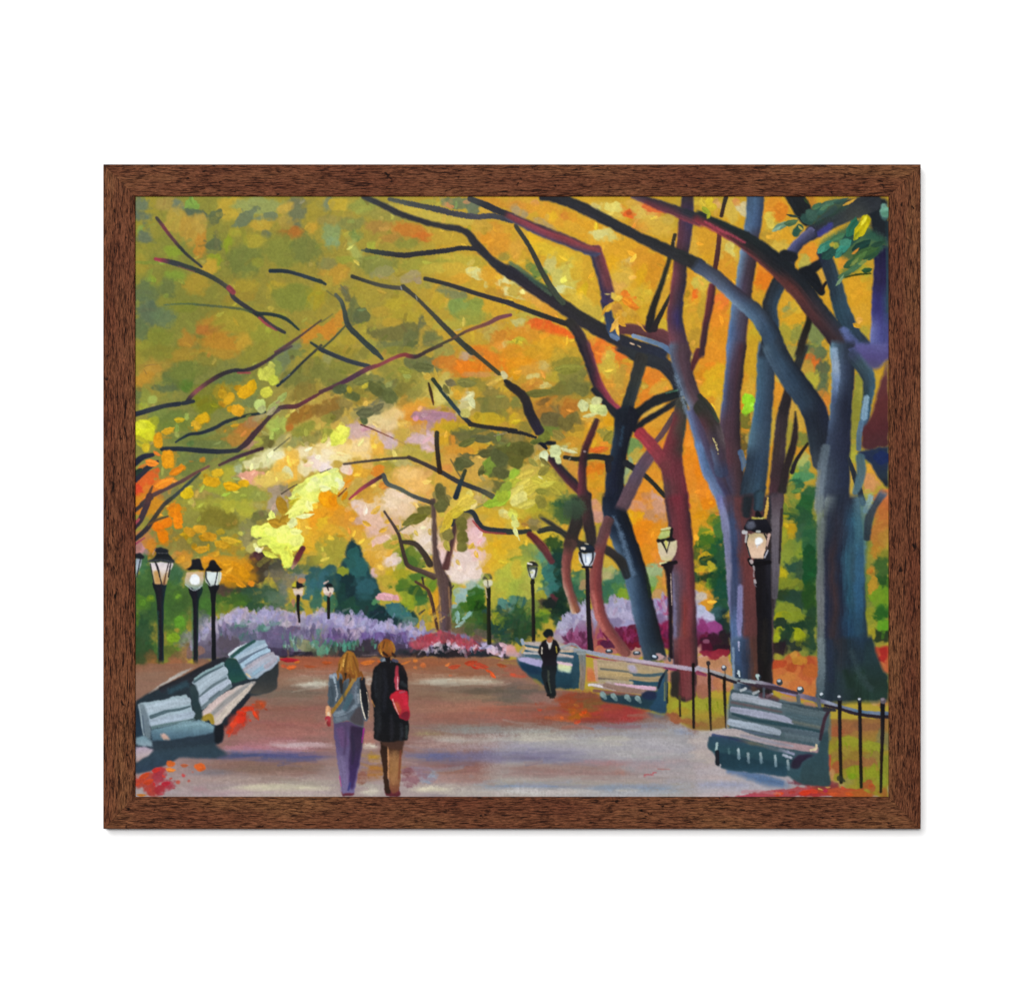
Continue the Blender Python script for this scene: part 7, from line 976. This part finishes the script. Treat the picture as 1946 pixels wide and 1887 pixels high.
leaf('970 195 60 40 -20 CC7430; 480 205 160 50 -10 C86C2C; 600 195 60 30 0 B85C2C; 60 210 110 40 0 A85028; 870 210 110 24 -20 C06C30; 1050 240 60 50 -30 C06838; 1300 230 60 30 -30 C87038; 1370 250 130 50 -10 B84C30; 1540 210 130 60 -10 B44428; 1650 240 160 60 15 B44830; 1730 300 100 30 25 CC5028; 1770 340 80 40 50 CC5428; 1860 240 110 40 10 A85030; 1580 260 90 30 20 B83C28; 960 265 50 30 0 C07040; 1330 340 40 20 0 B46848', h=.08)

# ---------------------------------------------------------------- people
tile(2, 3)
part('painted_person', 'painted man in dark suit walking towards the viewer, hands in pockets')
poly('325,225 470,225 470,400 462,560 430,580 405,565 385,550 370,540 345,430 322,370', '1E2428/22282C/22282C/1E2224', soft=1.2); S('390,300 395,420 415,520', '18 22 14', '40463E', soft=2); S('375,420 390,490', '20', '181A1C', soft=1.6); S('380,545 400,550', '22', '1C1A1C'); S('410,570 450,568', '22 16', '302C2A')
poly('318,-15 350,-30 440,-34 478,-15 515,80 475,160 470,245 330,245 320,170 285,110 300,40', '1E1C22/1E1C20/24222A', soft=1.1); poly('366,-22 434,-28 424,20 398,92 380,35', 'C8C4C0/B8B4B0', soft=1); S('325,60 322,120', '12', 'C0B8A8'); S('470,50 478,110', '14 10', 'B0A040'); S('380,20 390,90', '10', '1C1A1E')
tile(2, 2)
S('398,1395 402,1442', '66 54', '7C4C34;A86C4C', soft=1.2); poly('330,1372 350,1338 390,1322 426,1336 440,1370 432,1400 405,1394 374,1408 350,1406', '1A2424/182024/1E2428', soft=1.4, curve=True)
tile(1, 3)
part('painted_person', 'painted woman with long fair hair, grey jacket and violet trousers seen from behind')
poly('205,1530 330,1530 345,1565 320,1585 230,1585', '7A3040/5A3040', soft=1.3)
poly('125,825 280,815 435,860 445,920 425,1050 400,1200 370,1380 345,1550 225,1560 195,1440 175,1250 160,1130 130,950', '564868/5A4E74/605478/766690/6A6488', soft=1.3)
poly('290,860 440,870 430,1000 400,1180 350,1420 330,1540 290,1500 285,1250 300,1100', '382C44/3C3048/40305A/483868', soft=2); S('200,1200 230,1400 230,1520', '70 70 60', '72668A', soft=3, a=.8); S('440,890 420,1030', '16 10', 'A03088', soft=1.6); S('190,1380 205,1480', '14 10', 'B04888', soft=1.6, a=.8); S('200,900 240,1050', '90 90', '6A4C74', soft=5, a=.7); S('280,1520 300,1450', '20', '3C3C70', soft=2)
poly('85,345 120,325 220,330 260,380 340,365 430,360 465,470 490,640 495,780 470,830 440,800 440,870 360,850 280,810 220,815 130,840 120,760 130,690 65,620 75,480', '5C6872/4A5660/505C66/545E6A/5C6A78', soft=1.3, wob=2.5)
poly('280,800 400,650 440,740 440,865 360,850', '48444A/4A464A', soft=2.5); poly('395,370 440,362 475,500 495,680 480,810 445,760 420,640 400,480', '25262C/202228/2C2E34', soft=1.3); S('400,490 408,600 425,690 455,790', '10 12 12 8', 'CCC4B4', soft=1.1); S('470,520 490,640 485,760', '6 8 6', 'C0A890', soft=1.1)
for q, w, c in (('100,350 160,345 200,400', '40 40 30', '8C98A8'), ('130,360 145,420', '26 20', 'A0B0BC'), ('80,420 90,560', '20', '6C7C88'), ('190,370 170,460', '30', '3A4C5C'), ('150,440 165,540 150,600', '12', 'A8B0B8'), ('100,480 110,620 90,660', '60 50 30', '3E4A54'), ('160,740 230,720 350,660', '60 60 40', '74828E'), ('170,800 250,780', '40', '6C7884'), ('340,420 340,560', '50 60', '5C6674'), ('380,540 385,620', '24', '8C949C'), ('300,560 250,680', '60', '44606C')): S(q, w, c, soft=2, a=.85)
S('205,400 215,520', '40 30', '34302E', soft=2.5); S('340,370 270,500 180,630 110,720', '34 34 36 34', 'A07C40;96742E;8C6A30', soft=1.3); S('70,680 75,750', '50 56', 'C8946C'); S('75,730 75,770', '24', 'E0C8A8'); S('70,790 80,850', '60 40', 'A83844;8C3034', soft=1.5); S('40,840 60,800', '12', 'B07868')
poly('215,140 255,100 300,95 345,125 375,200 395,290 420,345 330,375 290,360 240,400 215,330 165,310 180,220', '9E6A2A/946026/8A5626/764420', soft=1.4, curve=True)
for q, w, c in (('250,130 210,240 190,300', '20 24 14', 'B07C34'), ('270,120 250,220 240,330', '16 20 12', '6A4820'), ('300,110 310,220 330,330', '18 22 16', '9C6A2A'), ('330,150 360,240 390,320', '16 18 12', '744A22'), ('235,180 225,250', '12', 'D0A450'), ('280,200 275,300', '14', '9C6C2C'), ('190,230 180,300', '12', '6C4A22'), ('250,330 240,390', '30 16', '3C2C20')): S(q, w, c, soft=1.5, dry=.5)
for q, w, c in (('165,300 175,350 170,390', '20 24 8', '8A5A24'), ('410,310 425,360 415,390', '20 20 6', '7A4A20'), ('350,300 365,350 350,400', '22 24 8', '9C6A2A'), ('225,320 232,370 222,420', '20 22 6', '7A4C22'), ('290,340 300,390 285,425', '24 22 6', '6A4420')): S(q, w, c, soft=1.4, dry=.5)
for q, w, c in (('250,420 230,520 240,600', '20 30 16', '3C464E'), ('330,600 290,680 250,720', '20 34 20', '404C58'), ('360,460 350,560 370,640', '16 26 16', '6C7884'), ('250,860 250,1000 235,1150', '20 30 20', '504060'), ('320,950 335,1100 320,1250', '20 30 20', '302A40')): S(q, w, c, soft=3, a=.75)
part('painted_person', 'painted woman with short auburn hair, black coat and red shoulder bag seen from behind')
poly('650,1500 700,1480 800,1500 820,1560 790,1585 660,1585', '4A2C2C/6A3038/5A2830', soft=1.3)
poly('600,1020 690,1030 690,1200 692,1400 720,1560 660,1560 640,1400 620,1200', '2E221C/3A2820/3E2A20/32241E', soft=1.3); poly('690,1060 840,1060 825,1250 808,1450 800,1540 740,1560 700,1500 692,1300', '4A3226/8E6440/94683F/8A5E3E/744034', soft=1.4); S('685,1050 690,1200 688,1400', '12 14 8', 'C0885C', soft=1.4); S('815,1120 800,1400', '20 16', '7C4030', soft=2.5, a=.8); S('760,1150 745,1450', '60 50', 'A0744C', soft=6, a=.5)
poly('620,960 880,960 850,1050 820,1100 700,1090 620,1060', '2E2622/4A342C/50382E', soft=1.6)
poly('620,200 690,180 760,200 830,240 870,290 890,420 895,560 890,800 905,880 890,1010 780,1020 690,1025 600,1020 535,1000 545,850 548,680 510,560 518,400 535,300 560,255', '1E1E22/1C1C20/1A1C20/1E1E20', soft=1.2)
S('600,300 590,600 580,900', '60 60 60', '26282C', soft=6, a=.7); S('830,260 860,330', '30 20', '2A2226', soft=3); S('830,420 870,450', '40', '30363A', soft=3, a=.7); S('880,870 880,980', '24 20', '343C3C', soft=3); S('520,600 545,660', '12', 'C0803C', a=.6)
S('560,330 555,450 565,560', '24 30 20', '2C3036', soft=4, a=.8); S('650,300 660,500 640,700', '30 40 30', '282A32', soft=5, a=.8); S('600,700 590,850 575,980', '26 40 30', '2A2C30', soft=4, a=.8); S('720,760 730,900 720,1000', '26 36 26', '2A2A30', soft=4, a=.8); S('820,850 830,930 820,1000', '20 30 20', '30343A', soft=4, a=.8)
S('625,185 665,180 700,200', '40 44 30', '54606C', soft=1.5); S('640,190 660,170', '20', '8C98A4', soft=1.3); S('740,185 780,200', '34 30', '4C4C60', soft=1.6); S('680,150 690,200', '60 40', '1E1C20', soft=1.6)
poly('770,240 803,250 800,380 800,500 765,505 755,360', '8C2E3C/A83848/B04858', soft=1.2); S('787,360 787,490', '10 10', 'D8A0A8', soft=1); poly('700,575 740,530 780,500 880,500 895,590 915,740 905,790 880,812 810,780 770,700 730,620', 'B82434/BC2838/B02838/A02434', soft=1.2)
poly('740,600 790,610 830,700 800,750 770,700', 'B4503C/A84A34', soft=2); S('735,590 760,660 795,740', '12 12 8', 'CC8C88', soft=1.2); poly('800,770 850,700 915,720 905,790 880,812', '70202C/7C2434', soft=1.6); S('850,540 870,640', '40 30', 'D02C44', soft=3, a=.8); S('830,720 880,700', '16', 'A82C38', soft=2); S('810,520 860,510', '16', 'A85060', soft=1.6)
poly('580,60 600,15 650,-25 720,-10 760,40 758,110 720,150 660,150 610,125', '8A5022/9E6028/8E5626/74421F', soft=1.4, curve=True)
for q, w, c in (('620,10 600,60 625,120', '16 22 16', 'B07A30'), ('650,0 635,60', '14', '5A3820'), ('720,0 750,50 745,110', '14 18 14', 'A06E2A'), ('680,10 670,90', '24 20', '8A5824'), ('640,110 680,140', '24', '3C2820'), ('735,120 760,150', '24', '3A2824'), ('600,40 590,90', '12', '6A4420'), ('620,120 630,140', '12', 'C89848'), ('700,60 710,120', '18', '8A5828')): S(q, w, c, soft=1.5, dry=.5)
# ---------------------------------------------------------------- finishing the raster: weave, speckle, slight fading under the rebate
use(0)
src()
C *= (1 + 0.028 * WEAVE + 0.022 * NC)[..., None]
lum = (C * np.array([.3, .59, .11], np.float32)).sum(-1, keepdims=True)
kind = np.array([1.0 if n == 'canvas' else .80 if n in ('painted_tree', 'painted_branch') else .78 if n == 'painted_flower_bed' else .92 for n, _ in PARTS], np.float32)[ID][..., None]
tone = np.array([1.0 if n != 'painted_tree' else 1.09 for n, _ in PARTS], np.float32)[ID][..., None]
C[:] = (lum + (C - lum) * kind) * tone              # the trunks are mixed greyer than the leaves
C[:] = 0.42 + (C - 0.42) * 1.10
olive = np.clip(1 - np.hypot((xx / R + X0 - 400) / 480, (yy / R + Y0 - 560) / 330), 0, 1)[..., None] * (ID == 0)[..., None]
C[:] = C * (1 - .13 * olive * np.array([1.15, 1.0, .9], np.float32))   # an olive glaze over the shaded crown at the upper left
C[:] = np.clip(C, 0.02, 0.97)
HT += 0.010 * WEAVE
LIN = np.where(C <= 0.04045, C / 12.92, ((C + 0.055) / 1.055) ** 2.4)
PAINT_GAIN = 0.745
LIN = np.clip(LIN * PAINT_GAIN, 0.002, 0.95)

# ---------------------------------------------------------------- scene
scene = bpy.context.scene
col = scene.collection
CXp, CYp = 973.0, 943.5
FRONT = -0.016          # front face of the frame, the wall is the plane y = 0
CANV = -0.0135          # painted surface

def to_world(px, py): return (px - CXp) * PX, -(py - CYp) * PX

def nodes_of(name):
    m = bpy.data.materials.new(name); m.use_nodes = True
    nt = m.node_tree; nt.nodes.clear()
    out = nt.nodes.new('ShaderNodeOutputMaterial'); b = nt.nodes.new('ShaderNodeBsdfPrincipled')
    nt.links.new(b.outputs[0], out.inputs[0])
    return m, nt, b
def N(nt, t, **kw):
    n = nt.nodes.new(t)
    for k, v in kw.items():
        if k in n.inputs: n.inputs[k].default_value = v
        else: setattr(n, k, v)
    return n

# oil paint: pigment stored along the strokes, varnish sheen and canvas weave from nodes
pm, nt, b = nodes_of('oil_paint')
at = N(nt, 'ShaderNodeAttribute', attribute_name='pigment')
tc = N(nt, 'ShaderNodeTexCoord')
ns = N(nt, 'ShaderNodeTexNoise', Scale=420.0, Detail=3.0)
nt.links.new(tc.outputs['Object'], ns.inputs['Vector'])
mr = N(nt, 'ShaderNodeMapRange'); mr.inputs['To Min'].default_value = .93; mr.inputs['To Max'].default_value = 1.07
nt.links.new(ns.outputs['Fac'], mr.inputs['Value'])
mul = N(nt, 'ShaderNodeVectorMath', operation='SCALE')
nt.links.new(at.outputs['Color'], mul.inputs[0]); nt.links.new(mr.outputs[0], mul.inputs['Scale'])
nt.links.new(mul.outputs[0], b.inputs['Base Color'])
rr = N(nt, 'ShaderNodeMapRange'); rr.inputs['To Min'].default_value = .42; rr.inputs['To Max'].default_value = .68
nt.links.new(ns.outputs['Fac'], rr.inputs['Value']); nt.links.new(rr.outputs[0], b.inputs['Roughness'])
b.inputs['Specular IOR Level'].default_value = 0.02
w1 = N(nt, 'ShaderNodeTexWave', wave_type='BANDS', bands_direction='X', Scale=300.0, Distortion=1.2, Detail=1.0)
w2 = N(nt, 'ShaderNodeTexWave', wave_type='BANDS', bands_direction='Z', Scale=300.0, Distortion=1.2, Detail=1.0)
for w_ in (w1, w2): nt.links.new(tc.outputs['Object'], w_.inputs['Vector'])
ad = N(nt, 'ShaderNodeMath', operation='ADD'); nt.links.new(w1.outputs['Fac'], ad.inputs[0]); nt.links.new(w2.outputs['Fac'], ad.inputs[1])
bp = N(nt, 'ShaderNodeBump', Strength=.07, Distance=.0003)
nt.links.new(ad.outputs[0], bp.inputs['Height']); nt.links.new(bp.outputs[0], b.inputs['Normal'])

# brown wood with dark pores along the rail (object X runs along the rail)
def wood(name, seed):
    m, nt, b = nodes_of(name)
    tc = N(nt, 'ShaderNodeTexCoord')
    def mapped(sx, sz, loc):
        mp = N(nt, 'ShaderNodeMapping'); mp.inputs['Scale'].default_value = (sx, sz, sz); mp.inputs['Location'].default_value = (loc, loc * .7, seed * 3.1)
        nt.links.new(tc.outputs['Object'], mp.inputs['Vector']); return mp
    def noise(mp, scale, det, rough=.55, dist=0.0):
        n = N(nt, 'ShaderNodeTexNoise', Scale=scale, Detail=det, Roughness=rough, Distortion=dist); nt.links.new(mp.outputs[0], n.inputs['Vector']); return n
    def ramp(n, stops):
        r = N(nt, 'ShaderNodeValToRGB'); e = r.color_ramp.elements
        while len(e) < len(stops): e.new(.5)
        for i, (p, c) in enumerate(stops): e[i].position = p; e[i].color = (*c, 1)
        nt.links.new(n.outputs['Fac'], r.inputs['Fac']); return r
    tone = ramp(noise(mapped(6, 26, seed), 1.6, 4), [(.30, WOOD_A), (.52, WOOD_B), (.72, WOOD_C)])
    fine = ramp(noise(mapped(300, 1700, seed + 2), 1.0, 4, .75, .5), [(.32, (.32, .27, .25)), (.5, (.90, .90, .90)), (.68, (1.6, 1.55, 1.5))])
    pores = ramp(noise(mapped(115, 1250, seed + 5), 1.0, 4, .66, .7), [(.385, (.13, .095, .09)), (.455, (.60, .55, .53)), (.515, (1, 1, 1))])
    big = ramp(noise(mapped(46, 420, seed + 9), 1.0, 6, .74, 1.2), [(.365, (.18, .14, .14)), (.415, (.62, .58, .58)), (.46, (1, 1, 1))])
    knots = ramp(noise(mapped(130, 230, seed + 14), 1.0, 3, .55, .5), [(.285, (.09, .08, .085)), (.32, (.55, .52, .52)), (.35, (1, 1, 1))])
    last = tone
    for r in (fine, pores, big, knots):
        mx = N(nt, 'ShaderNodeMix', data_type='RGBA', blend_type='MULTIPLY'); mx.inputs[0].default_value = 1.0
        nt.links.new(last.outputs[0] if last is tone else last.outputs[2], mx.inputs[6]); nt.links.new(r.outputs[0], mx.inputs[7]); last = mx
    nt.links.new(last.outputs[2], b.inputs['Base Color'])
    b.inputs['Roughness'].default_value = .6; b.inputs['Specular IOR Level'].default_value = .05
    bp = N(nt, 'ShaderNodeBump', Strength=.35, Distance=.0002)
    g = N(nt, 'ShaderNodeRGBToBW'); nt.links.new(pores.outputs[0], g.inputs[0]); nt.links.new(g.outputs[0], bp.inputs['Height']); nt.links.new(bp.outputs[0], b.inputs['Normal'])
    return m
WOOD_A, WOOD_B, WOOD_C = (.112, .034, .016), (.138, .050, .022), (.166, .072, .028)

def link(name, me, mat, parent=None, loc=(0, 0, 0), rot=(0, 0, 0)):
    o = bpy.data.objects.new(name, me); col.objects.link(o)
    if mat: me.materials.append(mat)
    o.location = loc; o.rotation_euler = rot
    if parent: o.parent = parent
    return o

# white wall
wm, nt, b = nodes_of('white_wall_paint')
tc = N(nt, 'ShaderNodeTexCoord'); ns = N(nt, 'ShaderNodeTexNoise', Scale=260.0, Detail=3.0); nt.links.new(tc.outputs['Object'], ns.inputs['Vector'])
rp = N(nt, 'ShaderNodeValToRGB'); rp.color_ramp.elements[0].color = (.885, .885, .885, 1); rp.color_ramp.elements[1].color = (.91, .91, .91, 1)
nt.links.new(ns.outputs['Fac'], rp.inputs['Fac']); nt.links.new(rp.outputs[0], b.inputs['Base Color'])
b.inputs['Roughness'].default_value = .9; b.inputs['Specular IOR Level'].default_value = .1
bp = N(nt, 'ShaderNodeBump', Strength=.05, Distance=.0003); nt.links.new(ns.outputs['Fac'], bp.inputs['Height']); nt.links.new(bp.outputs[0], b.inputs['Normal'])
me = bpy.data.meshes.new('wall')
s = 1.6
me.from_pydata([(-s, 0, -s), (s, 0, -s), (s, 0, s), (-s, 0, s)], [], [(0, 1, 2, 3)])
wall = link('wall', me, wm); wall['kind'] = 'structure'

# the framed picture
root = bpy.data.objects.new('framed_painting', None); col.objects.link(root)
root.location = (0, 0, to_world(0, 1575)[1])
root['label'] = 'autumn park oil painting in a dark brown wood frame on the white wall'
root['category'] = 'painting'
ZB = root.location.z

# mitred rails: profile (across from outer edge, depth from wall), swept along x
OX0, OX1, OY0, OY1 = 196.0, 1750.0, 312.6, 1575.0
RW = 61.0 * PX
prof = [(0.0, 0.0003), (0.0, .0150), (.0006, .0158), (.0014, .0160), (RW - .0010, .0160), (RW - .0003, .0157), (RW, .0150), (RW, .0121), (RW - .004, .0121), (RW - .004, .0003)]
def rail(label, half, center, ang, seed):
    vs = []; fs = []; n = len(prof)
    for sgn in (-1, 1):
        for (a, d) in prof: vs.append((sgn * (half - a), -d, -a))       # outer edge at local z = 0, inner edge below
    for i in range(n):
        j = (i + 1) % n
        fs.append((i, j, n + j, n + i))
    fs.append(tuple(range(n))); fs.append(tuple(reversed(range(n, 2 * n))))
    me = bpy.data.meshes.new('frame_rail'); me.from_pydata(vs, [], fs)
    bm_fix(me)
    return link('frame_rail', me, wood('dark_brown_wood', seed), root, (center[0], 0, center[1] - ZB), (0, ang, 0))
def bm_fix(me):
    import bmesh
    bm = bmesh.new(); bm.from_mesh(me); bmesh.ops.recalc_face_normals(bm, faces=bm.faces); bm.to_mesh(me); bm.free()
xl, zt = to_world(OX0, OY0); xr, zb = to_world(OX1, OY1)
hw_, hh_ = (xr - xl) / 2, (zt - zb) / 2
G = 0.00006                          # hairline at each mitre
rail('top', hw_ - G, (0, zt), 0.0, 1)
rail('bottom', hw_ - G, (0, zb), math.pi, 2)
rail('left', hh_ - G, (xl, (zt + zb) / 2), -math.pi / 2, 3)
rail('right', hh_ - G, (xr, (zt + zb) / 2), math.pi / 2, 4)

# painted canvas: one relief sheet, cut where one painted motif meets another
gx = (X0 + np.arange(W) / R - CXp) * PX
gz = -(Y0 + np.arange(H) / R - CYp) * PX - ZB
co = np.empty((H, W, 3), np.float32)
co[..., 0] = gx[None, :]; co[..., 2] = gz[:, None]
co[..., 1] = CANV - blur(HT, 0) * 0.0009
idx = np.arange(H * W).reshape(H, W)
quads = np.stack([idx[:-1, :-1], idx[1:, :-1], idx[1:, 1:], idx[:-1, 1:]], -1).reshape(-1, 4)
fid = ID[:-1, :-1].reshape(-1)
cof = co.reshape(-1, 3); lin = np.concatenate([LIN, np.ones((H, W, 1))], -1).reshape(-1, 4).astype(np.float32)
def sheet(name, q, parent):
    used, inv = np.unique(q.reshape(-1), return_inverse=True)
    me = bpy.data.meshes.new(name)
    me.vertices.add(len(used)); me.vertices.foreach_set('co', cof[used].reshape(-1))
    me.loops.add(q.size); me.loops.foreach_set('vertex_index', inv.reshape(-1).astype(np.int32))
    me.polygons.add(len(q)); me.polygons.foreach_set('loop_start', np.arange(0, q.size, 4, dtype=np.int32))
    me.polygons.foreach_set('use_smooth', np.ones(len(q), bool))
    me.update(calc_edges=True)
    ca = me.color_attributes.new('pigment', 'FLOAT_COLOR', 'POINT')
    ca.data.foreach_set('color', lin[used].reshape(-1))
    return link(name, me, pm, parent)
canvas = sheet('canvas', quads[fid == 0], root)
for k in range(1, len(PARTS)):
    q = quads[fid == k]
    if len(q) < 30: 
        print('part lost', PARTS[k]); continue
    o = sheet(PARTS[k][0], q, canvas)
    if PARTS[k][1]: o['label'] = PARTS[k][1]

# ---------------------------------------------------------------- light, camera
world = bpy.data.worlds.new('World'); scene.world = world; world.use_nodes = True
bg = world.node_tree.nodes['Background']; bg.inputs[0].default_value = (1, 1, 1, 1); bg.inputs[1].default_value = 0.20
def softbox(name, pos, size, watts, tint=(1, 1, 1)):
    L = bpy.data.lights.new(name, 'AREA'); L.shape = 'DISK'; L.size = size; L.energy = watts; L.color = tint
    o = bpy.data.objects.new(name, L); col.objects.link(o); o.location = pos
    o.rotation_euler = (Vector((0, 0, 0)) - Vector(pos)).to_track_quat('-Z', 'Y').to_euler()
    return o
softbox('studio_softbox', (-0.95, -4.0, 1.25), 1.9, 124.0)
softbox('studio_fill_lamp', (-0.15, -5.2, 0.5), 0.6, 152.0)

cam = bpy.data.cameras.new('Camera'); co_ = bpy.data.objects.new('Camera', cam); col.objects.link(co_)
D = 2.6
co_.location = (0, FRONT - D, 0); co_.rotation_euler = (math.radians(90), 0, 0)
cam.sensor_fit = 'HORIZONTAL'; cam.sensor_width = 36.0
cam.lens = 36.0 * D / (1946.0 * PX)
cam.clip_start = .05; cam.clip_end = 60
scene.camera = co_
scene.render.engine = 'CYCLES'
scene.view_settings.view_transform = 'Standard'; scene.view_settings.look = 'None'
scene.view_settings.exposure = 0; scene.view_settings.gamma = 1; scene.view_settings.use_curve_mapping = False
scene.cycles.max_bounces = 4
